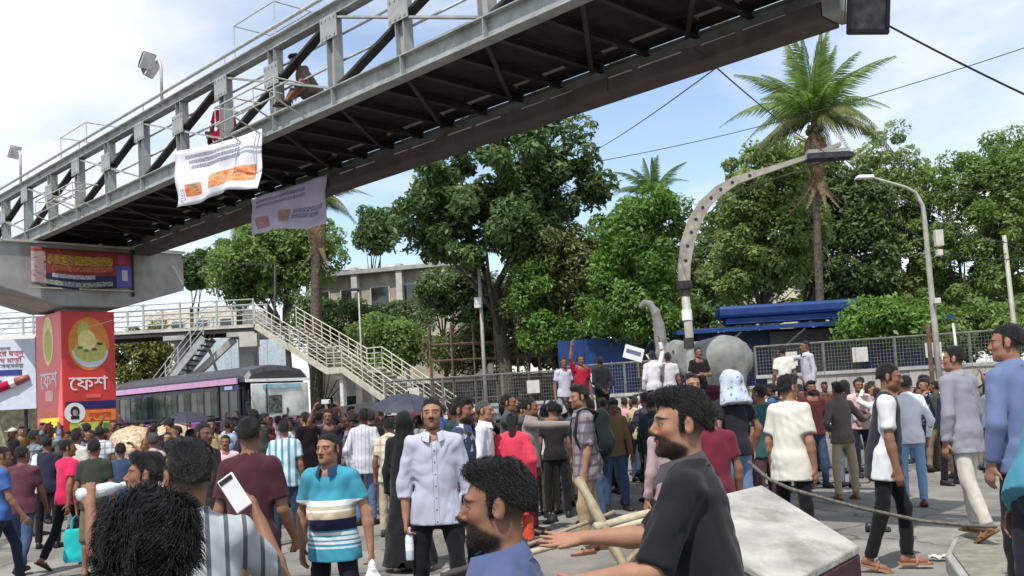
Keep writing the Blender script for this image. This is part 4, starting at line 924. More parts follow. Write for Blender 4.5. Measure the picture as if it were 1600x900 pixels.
# ------------------------------------------------------------------ billboard at the picture's edge, beyond the pier
bb = empty('billboard', at(18, 660, 27) * np.array([1, 1, 0]), R(12)); tag(bb, 'white toothpaste billboard with red tube beside the red advertisement box', 'billboard')
SKYW = mat('billboard_print', lin((205, 216, 232)), .5, var=.05); zb0 = at(20, 640, 27)[2]; zb1 = at(20, 530, 27)[2]
box_obj('panel', (-.25, 0, (zb0 + zb1) / 2), (1.85, .08, zb1 - zb0), SKYW, bb); 
for xx in (-.8, .35): MB().tube([(xx, .1, 0), (xx, .1, zb1)], .05, 8).build('post', STEEL_D, bb)
box_obj('frame_edge', (.70, .0, (zb0 + zb1) / 2), (.06, .1, zb1 - zb0 + .1), DARK, bb)
MB().tube([(-1.1, -.07, zb0 + .35), (.0, -.07, zb0 + .72)], [.16, .12], 10).build('tube_picture', mat('tube_red', lin((196, 30, 70)), .4), bb, smooth=True); MB().tube([(.0, -.07, zb0 + .72), (.14, -.07, zb0 + .77)], [.13, .13], 10).build('tube_band', WHITE, bb); MB().tube([(.14, -.07, zb0 + .77), (.5, -.07, zb0 + .9)], [.12, .08], 10).build('tube_picture', mat('tube_brown', lin((160, 90, 80)), .4), bb, smooth=True)
CRIM = mat('crimson_print', lin((190, 60, 80)), .5); BLUE = mat('blue_print', lin((50, 60, 140)), .5); GREY = mat('grey_print', lin((110, 115, 135)), .5)
for zz, m_, tx, sz in ((1.72, GREY, '\u09ac\u09be\u0982\u09b2\u09be', .12), (1.58, CRIM, '\u09a6\u09be\u0981\u09a4\u09c7\u09b0 \u09af\u09a4\u09cd\u09a8', .2), (1.38, CRIM, '\u09b8\u09c1\u09b8\u09cd\u09a5 \u09ae\u09be\u09dc\u09bf', .2), (1.22, GREY, '\u0995 \u09ac \u09b8\u09ac\u09b8\u09ae\u09df', .18)): text_obj('lettering', tx, sz, m_, bb, (-.12, -.05, zb0 + zz), (R(90), 0, 0), .004)
box_obj('blue_strip', (-.12, -.048, zb0 + 1.04), (.85, .012, .16), BLUE, bb); 
for xx in (-.35, .1): box_obj('seal_print', (xx, -.048, zb0 + .80), (.24, .012, .09), GREY if xx < 0 else CRIM, bb)
AWN = mat('red_awning', lin((190, 90, 84)), .7, var=.2)
sh = empty('roadside_shop', (-15.2, 31, 0), R(8)); tag(sh, 'small roadside shop with red awning behind the white billboard', 'shop')
box_obj('wall', (0, .5, 2.0), (4.0, .3, 4.0), mat('shop_wall', (.30, .29, .24), .9, var=.3, stain=.5), sh); box_obj('upper_sign', (0, .2, 4.2), (4.0, .1, .35), AWN, sh); box_obj('upper_sign', (.2, .1, 4.62), (3.4, .1, .2), WHITE, sh)
MB().add([(-2, .3, 4.0), (2, .3, 4.0), (2, -.9, 3.55), (-2, -.9, 3.55), (-2, .3, 3.95), (2, .3, 3.95), (2, -.9, 3.5), (-2, -.9, 3.5)], [(0, 1, 2, 3), (7, 6, 5, 4), (0, 4, 5, 1), (1, 5, 6, 2), (2, 6, 7, 3), (3, 7, 4, 0)]).build('awning', AWN, sh)
for xx in (-1.2, 0, 1.2): box_obj('shop_front', (xx, .32, 1.7), (1.0, .06, 2.2), mat('shop_goods', (.4, .36, .2), .7, var=.6, vscale=5, col2=(.12, .12, .10)), sh)

# ------------------------------------------------------------------ far walkway and its stairs
wk = empty('walkway', (0, 46, 0), 0); tag(wk, 'grey railed elevated walkway beyond the bridge pier leading to the stairs', 'walkway')
WX0, WX1, WZ = -30.0, -12.35, 6.0
MB().beam((WX0, 0, WZ - .16), (WX1, 0, WZ - .16), .25, .30).build('edge_beam', STEEL_D, wk); MB().beam((WX0, 2.4, WZ - .16), (WX1, 2.4, WZ - .16), .25, .30).build('edge_beam', STEEL_D, wk); MB().beam((WX0, -.15, WZ - .06), (WX1, -.15, WZ - .06), .05, .10).build('kerb_plate', CONC_W, wk)
box_obj('deck', ((WX0 + WX1) / 2, 1.2, WZ), (WX1 - WX0, 2.2, .08), CONC, wk)
pst = MB().box((0, 0, .62), (.08, .08, 1.24)).mesh('rail_post'); slat = MB().box((0, 0, .5), (.02, .02, .95)).mesh('baluster'); STL2 = mat('walkway_steel', (.38, .40, .40), .5, .2, var=.1, stain=.3)
for yy in (-.1, 2.4):
    x = WX0
    while x <= WX1 + .01:
        link('rail_post', pst, STL2, wk, (x, yy, WZ + .05)); x += 1.765
    for z in (.25, .5, .75, 1.0, 1.25): MB().tube([(WX0, yy, WZ + z), (WX1, yy, WZ + z)], .028, 6).build('rail', STL2, wk)
    for i in range(5): 
        a = WX0 + 3.53 * i; MB().beam((a, yy + .03, WZ + .25), (a + 1.765, yy + .03, WZ + 1.25), .02, .05, (0, 1, 0)).build('panel_brace', STL2, wk); MB().beam((a + 3.53, yy + .03, WZ + .25), (a + 1.765, yy + .03, WZ + 1.25), .02, .05, (0, 1, 0)).build('panel_brace', STL2, wk)
for (xx, ww) in ((-13.0, .9), (-16.2, .7), (-24.5, .9)):
    box_obj('column', (xx, 1.2, 2.75), (ww * .8, 1.0, 5.5), CONC, wk); box_obj('column_head', (xx, 1.2, 5.58), (ww * 1.5, 2.7, .22), CONC, wk, bevel=.02)
box_obj('bearing_block', (-12.55, -.25, 5.25), (.85, .5, .62), CONC_W, wk, bevel=.02)
MB().beam((-16.0, .2, 3.2), (-13.4, .2, 5.4), .3, .3).build('raking_strut', CONC, wk); MB().tube([(-13.4, 1.0, .2), (-15.0, 1.0, 5.4)], .07, 8).build('brace_pipe', STL2, wk)
# stairs to the right
st = empty('staircase', (-12.2, 45.6, 0), R(-35)); tag(st, 'pale steel staircase with pipe railings coming down from the far walkway', 'staircase')
pA, pB, pC, pD = (0, 6.0), (4.7, 3.57), (5.65, 3.57), (11.7, .02)
CREAMS = mat('stair_paint', (.52, .50, .40), .6, .1, var=.12, stain=.35)
def stringer(a, b, y):
    return MB().beam((a[0], y, a[1] - .1), (b[0], y, b[1] - .1), .08, .26, (0, 0, 1)).build('stringer', CREAMS, st)
for y in (0, 2.6):
    stringer(pA, pB, y); stringer(pC, pD, y); box_obj('landing_edge', ((pB[0] + pC[0]) / 2, y, pB[1] - .1), (1.04, .09, .28), CREAMS, st)
    for a, b in ((pA, pB), (pB, pC), (pC, pD)):
        for z in (.22, .46, .70, .95): MB().tube([(a[0], y, a[1] + z), (b[0], y, b[1] + z)], .028 if z > .9 else .02, 6).build('rail', CREAMS, st)
        nb = max(2, int((b[0] - a[0]) / .55))
        for i in range(nb + (1 if b is pD else 0)):
            t = i / nb; xx = a[0] + (b[0] - a[0]) * t; zz = a[1] + (b[1] - a[1]) * t; MB().box((0, 0, .47), (.045, .045, .94)).build('rail_post', CREAMS, st, loc=(xx, y, zz))
tread = MB().box((0, 0, 0), (.30, 2.48, .04)).mesh('tread')
for a, b, nn in ((pA, pB, 15), (pC, pD, 20)):
    for i in range(nn):
        t = (i + .5) / nn; link('tread', tread, CONC_W, st, (a[0] + (b[0] - a[0]) * t, 1.3, a[1] + (b[1] - a[1]) * t))
box_obj('landing', ((pB[0] + pC[0]) / 2, 1.15, pB[1]), (1.0, 2.18, .06), CONC_W, st); box_obj('landing_beam', ((pB[0] + pC[0]) / 2 + .1, 1.15, pB[1] - .38), (.5, 2.0, .22), CREAMS, st)
for y in (.3, 2.3): box_obj('landing_post', (pC[0] - .3, y, (pB[1] - .5) / 2), (.2, .2, pB[1] - .5), mat('white_post', (.6, .6, .58), .6, stain=.4), st)
# rails at the foot, and the second flight down to the left
for z in (.5, .95): MB().tube([(pD[0], 0, z + .6), (pD[0] + 3.6, 0, z + .6)], .03, 6).build('foot_rail', CREAMS, st)
for xx in (0, .9, 1.8, 2.7, 3.6): box_obj('foot_rail_post', (pD[0] + xx, 0, .8), (.06, .06, 1.56), CREAMS, st)
st2 = empty('staircase', (-14.6, 45.3, 0), 0); tag(st2, 'steel staircase descending to the pavement beneath the far walkway', 'staircase')
for y in (0, 1.6):
    MB().beam((0, y, 5.5), (-4.6, y, .1), .08, .28, (0, 0, 1)).build('stringer', STL2, st2)
    for z in (.3, .62, .95): MB().tube([(0, y, 5.6 + z), (-4.6, y, .2 + z)], .026, 6).build('rail', STL2, st2)
    for i in range(8): MB().box((0, 0, .47), (.045, .045, .94)).build('rail_post', STL2, st2, loc=(-4.6 * i / 7.5, y, 5.6 - 5.4 * i / 7.5))
td2 = MB().box((0, 0, 0), (.26, 1.5, .04)).mesh('tread')
for i in range(24): link('tread', td2, STEEL_D, st2, (-4.6 * (i + .5) / 24, .8, 5.5 - 5.4 * (i + .5) / 24))
pn_ = empty('sheet_wall', (-16.9, 50.5, 0)); tag(pn_, 'pale blue sheet metal wall behind the walkway columns', 'sheet wall')
for i in range(6): box_obj('sheet', (i * .95 - .3, .02 * (i % 2), 2.9), (.93, .05, 5.8), mat('pale_blue_sheet', (.50, .60, .68), .6, var=.1, stain=.35), pn_)

# ------------------------------------------------------------------ bus
bus = empty('bus', (-9.3, 33.0, 0), R(136)); bus.scale = (1.03, 1.03, 1.03); tag(bus, 'purple and grey city bus with black rounded roof standing behind the crowd', 'bus')
BL, BWd = 10.6, 2.6          # local x runs to the rear, y: 0 = side facing the picture's left, -BWd = far side
PURP = mat('bus_purple', lin((120, 62, 130)), .35, var=.1, coat=.3, stain=.2); LILAC = mat('bus_lilac', lin((196, 150, 190)), .4, var=.08, coat=.2, stain=.15); BROOF = mat('bus_roof', (.035, .033, .04), .45, var=.2, coat=.2); NAVYB = mat('bus_navy', lin((40, 40, 74)), .4, var=.15, coat=.2)
sec = []
m = MB(); prof = [(0, .45), (0, 1.55)]; m.prism([(0, 0), (BL, 0), (BL, -BWd), (0, -BWd)], .45, 1.52); m.build('body_panel', PURP, bus, bevel=.05)
rp = [(.04, 2.78), (.08, 3.02), (.28, 3.22), (.75, 3.34), (1.3, 3.38), (1.85, 3.34), (2.32, 3.22), (2.52, 3.02), (2.56, 2.78)]
V = []; xs_ = [(-.02, -.22), (.12, -.05), (.5, 0), (BL - .6, 0), (BL - .1, -.1), (BL, -.3)]
for x, dz in xs_:
    for y, z in rp: V.append((x, -y, max(2.76, z + (dz if z > 2.9 else 0))))
k_ = len(rp); Fs = [(i * k_ + j, i * k_ + j + 1, (i + 1) * k_ + j + 1, (i + 1) * k_ + j) for i in range(len(xs_) - 1) for j in range(k_ - 1)] + [tuple(range(k_)), tuple((len(xs_) - 1) * k_ + j for j in range(k_ - 1, -1, -1))] + [(0, k_, (len(xs_) - 1) * k_, )]
Fs = Fs[:-1] + [tuple([i * k_ for i in range(len(xs_) - 1, -1, -1)] + [i * k_ + k_ - 1 for i in range(len(xs_))])]
m = MB().add(V, Fs).build('roof', BROOF, bus, smooth=False)
box_obj('roof_stripe', (BL / 2 + .2, .02, 2.84), (BL - .4, .05, .20), LILAC, bus); box_obj('front_stripe', (-.03, -BWd / 2, 2.82), (.06, BWd - .1, .10), WHITE, bus)
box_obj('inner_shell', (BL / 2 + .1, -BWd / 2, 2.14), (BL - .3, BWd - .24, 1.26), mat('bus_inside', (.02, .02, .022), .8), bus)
for i in range(9):
    x0 = 1.75 + i * .98; fr_ = box_obj('window', (x0 + .45, -.03, 2.16), (.95, .05, 1.06), NAVYB if i % 2 else BROOF, bus); GW = mat('bus_window_%d' % (i % 3), [(.02, .04, .03), (.05, .07, .06), (.012, .018, .018)][i % 3], .12, var=.5, vscale=2.0, spec=.3)
    box_obj('pane', (-.19, .03, -.02), (.44, .02, .84), GW, fr_); box_obj('pane', (.24, .036, -.02), (.40, .02, .84), GLASS, fr_)
door = box_obj('door', (.95, -.02, 1.6), (1.25, .06, 2.2), NAVYB, bus); 
for dx_ in (-.3, .3): box_obj('door_pane', (dx_, .035, .25), (.46, .02, 1.3), GLASS, door)
box_obj('door_sign', (.95, .03, 2.62), (.5, .03, .12), mat('bus_sign', lin((170, 180, 220)), .5), bus)
box_obj('front_panel', (-.02, -BWd / 2, 1.05), (.06, BWd - .1, 1.0), LILAC, bus, bevel=.02)
ws = box_obj('windscreen', (-.05, -BWd / 2 - .05, 2.13), (.05, BWd - .35, 1.16), mat('windscreen_glass', (.58, .61, .60), .1, var=.35, vscale=1.2, spec=.9), bus, bevel=.02); box_obj('destination_strip', (-.09, -BWd / 2 - .1, 2.60), (.02, 1.5, .14), mat('bus_blue_strip', lin((150, 190, 205)), .4), bus); box_obj('centre_bar', (-.035, .55, 0), (.03, .05, 1.1), NAVYB, ws); box_obj('route_board', (-.035, .22, -.14), (.02, .5, .62), mat('route_board', (.10, .12, .09), .6, var=.6, vscale=9), ws)
for yy in (-.42, -2.2): 
    hl = box_obj('headlight', (-.07, yy, .95), (.05, .34, .2), mat('headlight_glass', (.6, .6, .6), .15), bus, bevel=.02)
box_obj('bumper', (-.08, -BWd / 2, .55), (.14, BWd, .26), DARK, bus, bevel=.03)
for s in (0, 1): MB().tube([(-.1, -.1 - 2.4 * s, 2.5), (-.35, .05 - 2.7 * s, 2.45), (-.38, .08 - 2.76 * s, 2.1)], .02, 6).build('mirror_arm', DARK, bus); box_obj('mirror', (-.38, .08 - 2.76 * s, 1.95), (.08, .16, .34), DARK, bus, bevel=.02)
tyre = MB().tube([(0, -.28, 0), (0, .0, 0)], .48, 20).mesh('tyre')
for xx in (1.9, 8.4):
    for yy in (.0, -BWd + .28):
        w = link('wheel', tyre, mat('tyre_rubber', (.02, .02, .02), .9), bus, (xx, yy, .48)); MB().tube([(0, -.02, 0), (0, .015, 0)], .26, 14).build('rim', STEEL, w)

# ------------------------------------------------------------------ wall, fence, plinth and elephant
STONE = mat('wall_stone', (.36, .32, .29), .9, var=.3, vscale=7, bump=.3, bscale=30, stain=.45, sscale=2.2, col2=(.38, .37, .35)); WIRE = mat('fence_wire', (.16, .165, .155), .7, .3, var=.2)
wl = empty('boundary_wall', (0, 0, 0)); tag(wl, 'long pale stone wall with coping behind the crowd below the wire fence', 'wall')
fn = empty('wire_fence', (0, 0, 0)); tag(fn, 'grey wire mesh fence with white plaques on top of the stone wall', 'fence')
wpts = [at(600, 560, 33), at(880, 560, 31), at(1180, 560, 28.5), at(1640, 560, 26.0)]; wpts = [Vector((p[0], p[1], 0)) for p in wpts]
PLQ = mat('white_plaque', (.50, .50, .46), .7, var=.1, stain=.5)
def wmesh(L_, H_):
    m = MB(); k = int(L_ / .085)
    for i in range(k + 1): m.beam((L_ * i / k, 0, 0), (L_ * i / k, 0, H_), .010, .010)
    for j in range(9): m.beam((0, .012, H_ * j / 8), (L_, .012, H_ * j / 8), .010, .010)
    return m.mesh('mesh_panel')
for i in range(3):
    a, b = wpts[i], wpts[i + 1]; L_ = (b - a).length; nseg = max(2, round(L_ / 2.2)); ang = math.atan2((b - a).y, (b - a).x); sL = L_ / nseg
    wz = [1.55, 1.65, 1.95][i]; fh = [.95, .95, .85][i]
    pm_ = wmesh(sL - .08, fh - .06); blk = {}
    for j in range(nseg):
        p = a + (b - a) * ((j + .5) / nseg)
        for r in range(4):
            hh_ = wz / 4; nbk = 3
            for q in range(nbk):
                bl = sL / nbk; key = (i,)
                if key not in blk: blk[key] = MB().box((0, 0, 0), (bl - .012, .35, hh_ - .012)).mesh('stone_block')
                pp = a + (b - a) * ((j + (q + .5) / nbk + (.16 if r % 2 else 0)) / nseg); g_.random()
                link('stone_block', blk[key], STONE, wl, (pp.x, pp.y + g_.uniform(-.012, .012), hh_ * (r + .5)), (0, 0, ang))
        box_obj('coping', (p.x, p.y, wz + .05), (sL - .01, .45, .1), CONC, wl, rot=(0, 0, ang), bevel=.01)
        pp = a + (b - a) * (j / nseg); MB().box((0, 0, fh / 2), (.06, .06, fh)).build('fence_post', WIRE, fn, loc=(pp.x, pp.y, wz + .1))
        link('mesh_panel', pm_, WIRE, fn, (pp.x + math.cos(ang) * .04, pp.y + math.sin(ang) * .04, wz + .12), (0, 0, ang))
        MB().tube([(0, 0, 0), (sL, 0, 0)], .03, 6).build('top_rail', WIRE, fn, loc=(pp.x, pp.y, wz + fh + .1), rot=(0, 0, ang))
        if i == 2 or j % 2 == 0: box_obj('plaque', (p.x, p.y - .09, wz + .10 + fh * .5), (.42, .05, .42), PLQ, fn, rot=(0, 0, ang))
plinth = empty('monument_plinth', at(1050, 620, 27) * np.array([1, 1, 0]), R(4)); tag(plinth, 'stepped pale stone plinth beneath the elephant statue', 'plinth')
for k_, (w_, dpt, h0, h1) in enumerate(((8.2, 6.4, 0, .42), (7.6, 5.8, .42, .82), (7.0, 5.2, .82, 1.15))): box_obj('step', (0, 1.2, (h0 + h1) / 2), (w_, dpt, h1 - h0 - .004), CONC_W, plinth, bevel=.02)
# elephant
def elephant():
    S = Solid(np.array([-2.6, -1.1, -.02]), np.array([1.7, 1.1, 3.7]), .045)
    f = (np.array([0, 1.0, 0]), .85)
    S.ell((.55, 0, 1.45), (.98, .72, .78), None, .1); S.ell((-.15, 0, 1.42), (.75, .62, .66), None, .2)
    S.ell((-.95, 0, 1.68), (.45, .40, .46), None, .15); S.cone((-1.0, 0, 1.75), (-1.35, 0, 1.52), .36, .26, .1); S.cone((-.55, 0, 1.6), (-.9, 0, 1.7), .5, .4, .1)
    pts = [(-1.30, 0, 1.55), (-1.46, 0, 1.78), (-1.47, 0, 2.2), (-1.50, 0, 2.65), (-1.58, 0, 3.05), (-1.74, 0, 3.3), (-1.93, 0, 3.36), (-2.06, 0, 3.26)]; rr = [.24, .21, .19, .165, .145, .125, .105, .09]
    for i in range(len(pts) - 1): S.cone(pts[i], pts[i + 1], rr[i], rr[i + 1], .05)
    S.cone((-1.15, 0, 1.38), (-1.62, 0, 1.36), .16, .07, .06)
    for sy in (1, -1):
        for px in (-.45, .95): S.cone((px, sy * .36, 1.2), (px, sy * .38, .5), .27, .2, .1); S.cone((px, sy * .38, .5), (px, sy * .38, .0), .2, .23, .05)
        S.ell((-.72, sy * .44, 1.62), (.42, .07, .50), np.array(Euler((0, 0, sy * .45)).to_matrix()), .06)
    S.cone((1.48, 0, 1.7), (1.62, 0, .9), .05, .03, .05); S.wobble(.012, 14, 3, n=8); S.wobble(.006, 40, 4, n=8)
    return S.mesh('body', 1)
el = empty('elephant_statue', at(1108, 620, 28.6) * np.array([1, 1, 0]) + np.array([0, 0, 1.15]), 0); tag(el, 'grey elephant statue with trunk raised standing on the stone plinth', 'statue')
ELM = mat('elephant_grey', (.21, .215, .21), .8, var=.15, vscale=2.5, bump=.4, bscale=18, stain=.4)
link('body', elephant(), ELM, el)
for sy in (1, -1): MB().tube([(-1.22, sy * .2, 1.45), (-1.5, sy * .27, 1.42), (-1.78, sy * .3, 1.55), (-1.95, sy * .28, 1.78)], [.07, .06, .045, .015], 8).build('tusk', mat('tusk_ivory', (.6, .57, .48), .5), el, smooth=True); MB().tube([(-1.15, sy * .37, 1.8), (-1.15, sy * .41, 1.8)], .035, 8).build('eye', BLACK, el)
el.scale = (.9, .9, .97)
# street dividers the people stand on
dv = empty('median_wall', at(1240, 640, 20) * np.array([1, 1, 0]), R(5)); tag(dv, 'low concrete median block under two men near the wire fence', 'median')
box_obj('block', (0, 0, .41), (3.2, .6, .82), CONC, dv, bevel=.03); box_obj('cap_slab', (0, 0, .85), (3.3, .7, .06), CONC_W, dv, bevel=.01)
dv = empty('median_wall', at(905, 640, 22) * np.array([1, 1, 0]), R(5)); tag(dv, 'low concrete median block under the men waving by the blue sheets', 'median')
box_obj('block', (0, 0, .41), (3.0, .6, .82), CONC, dv, bevel=.03); box_obj('cap_slab', (0, 0, .85), (3.1, .7, .06), CONC_W, dv, bevel=.01)

# ------------------------------------------------------------------ buildings and sheds behind the fence
BLU = mat('blue_sheet', lin((30, 60, 116)), .45, .1, var=.15, vscale=3, stain=.25); BLU_D = mat('dark_blue_wall', lin((40, 52, 84)), .7, var=.2, stain=.4); SHUT = mat('grey_shutter', (.10, .10, .10), .6, .2, var=.15, stain=.3)
shed = empty('blue_shed', (10.6, 35.5, 0), R(-3)); tag(shed, 'long blue shed with flat tin roof and grey shutter behind the elephant', 'shed')
box_obj('wall', (.6, 1.5, 1.9), (8.6, 3, 3.8), BLU_D, shed)
rib = MB().box((0, 0, 0), (.05, .03, 3.4)).mesh('wall_rib')
for i in range(20): link('wall_rib', rib, BLU, shed, (-3.6 + i * .44, -.02, 1.8))
MB().add([(-4.6, -1.1, 3.75), (5.2, -1.1, 3.75), (5.2, 3.2, 4.05), (-4.6, 3.2, 4.05), (-4.6, -1.1, 3.88), (5.2, -1.1, 3.88), (5.2, 3.2, 4.18), (-4.6, 3.2, 4.18)], [(3, 2, 1, 0), (4, 5, 6, 7), (0, 1, 5, 4), (1, 2, 6, 5), (2, 3, 7, 6), (3, 0, 4, 7)]).build('roof', BLU, shed)
sht = box_obj('shutter', (.5, -.08, 2.6), (3.2, .1, 2.2), SHUT, shed); sl_ = MB().box((0, 0, 0), (3.1, .02, .07)).mesh('slat')
for i in range(20): link('slat', sl_, SHUT, sht, (0, -.06, -1.0 + i * .105))
for xx in (-3.2, -.9): MB().tube([(xx, -.1, 2.9), (xx + .9, -1.0, 3.72)], .035, 6).build('awning_strut', STEEL, shed)
MB().box((-.2, .6, 4.55), (5.3, 1.1, .46)).build('roof_tank', BLU, shed, bevel=.12); MB().box((0, .6, 4.2), (5.2, .8, .2)).build('tank_cradle', BLU, shed)
bs = empty('blue_sheet_fence', (4.6, 37.5, 0), R(2)); tag(bs, 'bright blue tin sheet hoarding beneath the trees beside the elephant', 'hoarding')
for i in range(14): box_obj('sheet', (-2.6 + i * .52, .03 * (i % 2), 1.95 + .02 * (i % 3)), (.51, .03, 3.9), BLU, bs)
def building(name, loc, rz, sz, m, floors, bays, label, winm=None, wsz=(.9, 1.2), bands=None):
    r = empty(name, loc, rz); tag(r, label, 'building'); W, Dp, H = sz
    box_obj('wall', (0, Dp / 2, H / 2), (W, Dp, H), m, r)
    for f_ in range(floors):
        for b_ in range(bays):
            x = -W / 2 + W * (b_ + .5) / bays; z = H * (f_ + .55) / floors
            w = box_obj('window', (x, -.03, z), (wsz[0] + .16, .08, wsz[1] + .16), CONC_W, r); box_obj('pane', (0, -.05, 0), (wsz[0], .02, wsz[1]), winm or GLASS, w)
        if bands: box_obj('floor_band', (0, -.08, H * (f_ + 1) / floors), (W + .1, .2, .35), bands, r)
    return r
ruin = building('concrete_building', (-8.4, 62, 0), R(-14), (10.5, 8, 10.4), mat('ruin_wall', (.42, .38, .31), .95, var=.2, vscale=1.2, stain=.7, sscale=.5, bump=.3), 3, 5, 'weathered beige concrete building above the staircase', wsz=(1.2, 1.3))
for xx in (-4.6, -1.6, 1.5, 4.6): box_obj('column', (xx, -.25, 5.4), (.4, .5, 10.9), CONC_W, ruin)
box_obj('roof_slab', (0, 3.8, 10.55), (11.0, 8.8, .25), CONC, ruin)
building('apartment_block', (-14.5, 115, 0), 0, (14, 10, 18.6), mat('blue_grey_wall', (.26, .36, .44), .8, var=.15, vscale=.3), 6, 7, 'far blue grey building with banded floors between the trees', bands=mat('pale_band', (.55, .62, .68), .8), wsz=(1.3, 1.4))
building('apartment_block', (-8.0, 100, 0), R(6), (6.5, 10, 15.2), mat('pale_far_wall', (.55, .60, .62), .8, var=.1), 6, 4, 'far pale building with white balconies beside the dark tree', bands=mat('white_band', (.7, .72, .72), .8), wsz=(1.0, 1.3))
building('cream_house', (19.5, 64, 0), R(5), (6.5, 8, 10.2), mat('cream_wall', (.60, .55, .42), .85, var=.1, stain=.3), 3, 3, 'cream building glimpsed through the trees above the blue shed', wsz=(.9, 1.3))
building('cream_house', (-23.5, 70, 0), R(-8), (7.5, 8, 9.6), mat('yellow_wall', (.62, .58, .46), .85, var=.1, stain=.3), 3, 4, 'cream house behind the pier and the far walkway', wsz=(.9, 1.2))
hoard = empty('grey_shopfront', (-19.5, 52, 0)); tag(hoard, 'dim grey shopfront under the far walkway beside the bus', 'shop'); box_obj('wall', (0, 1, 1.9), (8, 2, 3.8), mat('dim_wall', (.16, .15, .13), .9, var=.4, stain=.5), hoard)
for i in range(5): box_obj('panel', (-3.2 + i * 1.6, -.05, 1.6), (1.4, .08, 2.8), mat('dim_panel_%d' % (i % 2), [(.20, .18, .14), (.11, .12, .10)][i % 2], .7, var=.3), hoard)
wb = empty('low_building', (-1.5, 44, 0), 0); tag(wb, 'dim low ruined building behind the rusty scaffold', 'building')
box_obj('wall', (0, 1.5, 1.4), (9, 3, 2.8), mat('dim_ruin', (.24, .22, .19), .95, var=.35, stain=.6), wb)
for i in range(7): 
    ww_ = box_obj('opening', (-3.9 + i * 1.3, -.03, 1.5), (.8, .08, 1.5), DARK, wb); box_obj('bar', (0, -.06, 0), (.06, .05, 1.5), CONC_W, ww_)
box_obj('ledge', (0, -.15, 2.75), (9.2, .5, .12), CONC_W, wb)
# rusty scaffold
sc_ = empty('scaffold', (-3.6, 41.5, 0), R(2)); tag(sc_, 'rusty pipe scaffold grid standing in front of the trees', 'scaffold')
for yy in (0, 1.2):
    for i in range(8):
        MB().tube([(i * .95, yy, 0), (i * .95, yy, 5.2 if i < 5 else 4.4)], .04, 6).build('upright', RUST, sc_)
    for j, z in enumerate((1.0, 1.9, 2.8, 3.6, 4.3)):
        MB().tube([(-.1, yy + .05, z), (6.75 if z < 4.5 else 4.0, yy + .05, z)], .035, 6).build('ledger', RUST, sc_)
for i in range(8): MB().tube([(i * .95, -.2, 2.8), (i * .95, 1.4, 2.8)], .03, 6).build('putlog', RUST, sc_)

# ------------------------------------------------------------------ poles, lamps, wires
def pole_line(name, pts, rad, m, parent, nseg=8): return MB().tube(pts, rad, nseg).build(name, m, parent, smooth=True)
POLEW = mat('pole_paint', (.37, .36, .32), .6, .1, var=.12, vscale=5, stain=.4)
def P3(x, y, d, base): return Vector(at(x, y, d)) - base
base = Vector(at(1466, 575, 24.5)); base.z = 0
lp = empty('street_lamp', base); tag(lp, 'tall pale street lamp with an arm towards the palm and meter boxes', 'street lamp')
topz = at(1455, 320, 24.5)[2]; tip = P3(1362, 277, 24.5, base)
pole_line('post', [(0, 0, 0), (0, 0, 3), (-.02, 0, topz - .4), (-.04, 0, topz), (-.2, 0, topz + .35), (-.45, 0, topz + .5), (tip.x, 0, tip.z)], [.085, .08, .065, .055, .045, .04, .03], POLEW, lp)
MB().add([(tip.x + .05, -.09, tip.z - .03), (tip.x - .42, -.13, tip.z - .02), (tip.x - .42, .13, tip.z - .02), (tip.x + .05, .09, tip.z - .03), (tip.x + .05, -.07, tip.z + .06), (tip.x - .36, -.09, tip.z + .07), (tip.x - .36, .09, tip.z + .07), (tip.x + .05, .07, tip.z + .06)], [(0, 1, 2, 3), (7, 6, 5, 4), (0, 4, 5, 1), (1, 5, 6, 2), (2, 6, 7, 3), (3, 7, 4, 0)]).build('lamp_head', mat('lamp_white', (.7, .7, .68), .4), lp, bevel=.02)
for (px, py, w_, h_) in ((1464, 372, .2, .42), (1465, 395, .14, .16), (1461, 470, .16, .14)):
    q = P3(px, py, 24.3, base); box_obj('meter_box', (q.x + .06, -.16, q.z), (w_, .16, h_), mat('meter_paint', (.55, .54, .48), .5, stain=.3), lp, bevel=.015)
MB().tube([(-.18, .02, 0), (-.16, .02, 3.1)], .06, 8).build('side_post', RUST, lp)
def simple_pole(x0, y0, x1, y1, d, r, label, m=POLEW, box=False, head=False):
    a = Vector(at(x1, y1, d)); tp = Vector(at(x0, y0, d)); b = Vector((a.x + (a.x - tp.x) * a.z / max(tp.z - a.z, .1) * .6, a.y, 0)); r_ = empty('utility_pole', b); tag(r_, label, 'pole')
    pole_line('post', [(0, 0, 0), tp - b], [r, r * .75], m, r_)
    if box: q = (tp - b) * .78; box_obj('switch_box', (q.x - .12, -.12, q.z), (.3, .16, .45), mat('white_box', (.75, .75, .73), .5), r_, bevel=.02)
    if head: q = tp - b; box_obj('lamp_head', (q.x - .15, 0, q.z), (.5, .18, .12), DARK, r_, bevel=.02)
    return r_
simple_pole(748, 412, 758, 600, 40, .09, 'slim pale pole with a white switch box among the trees', box=True)
simple_pole(560, 452, 564, 540, 43, .05, 'thin lamp pole rising behind the staircase railing', head=True)
simple_pole(1569, 368, 1589, 545, 25.5, .075, 'leaning pale utility pole near the fence at picture edge')
simple_pole(1489, 505, 1495, 545, 25.8, .05, 'short grey pipe post standing just beyond the tall street lamp', GALV)
simple_pole(492, 345, 495, 480, 50, .12, 'dark utility pole under the lilac banner', STEEL_D)
simple_pole(430, 410, 428, 470, 52, .09, 'thin weathered pole rising above the far walkway', STEEL_D)
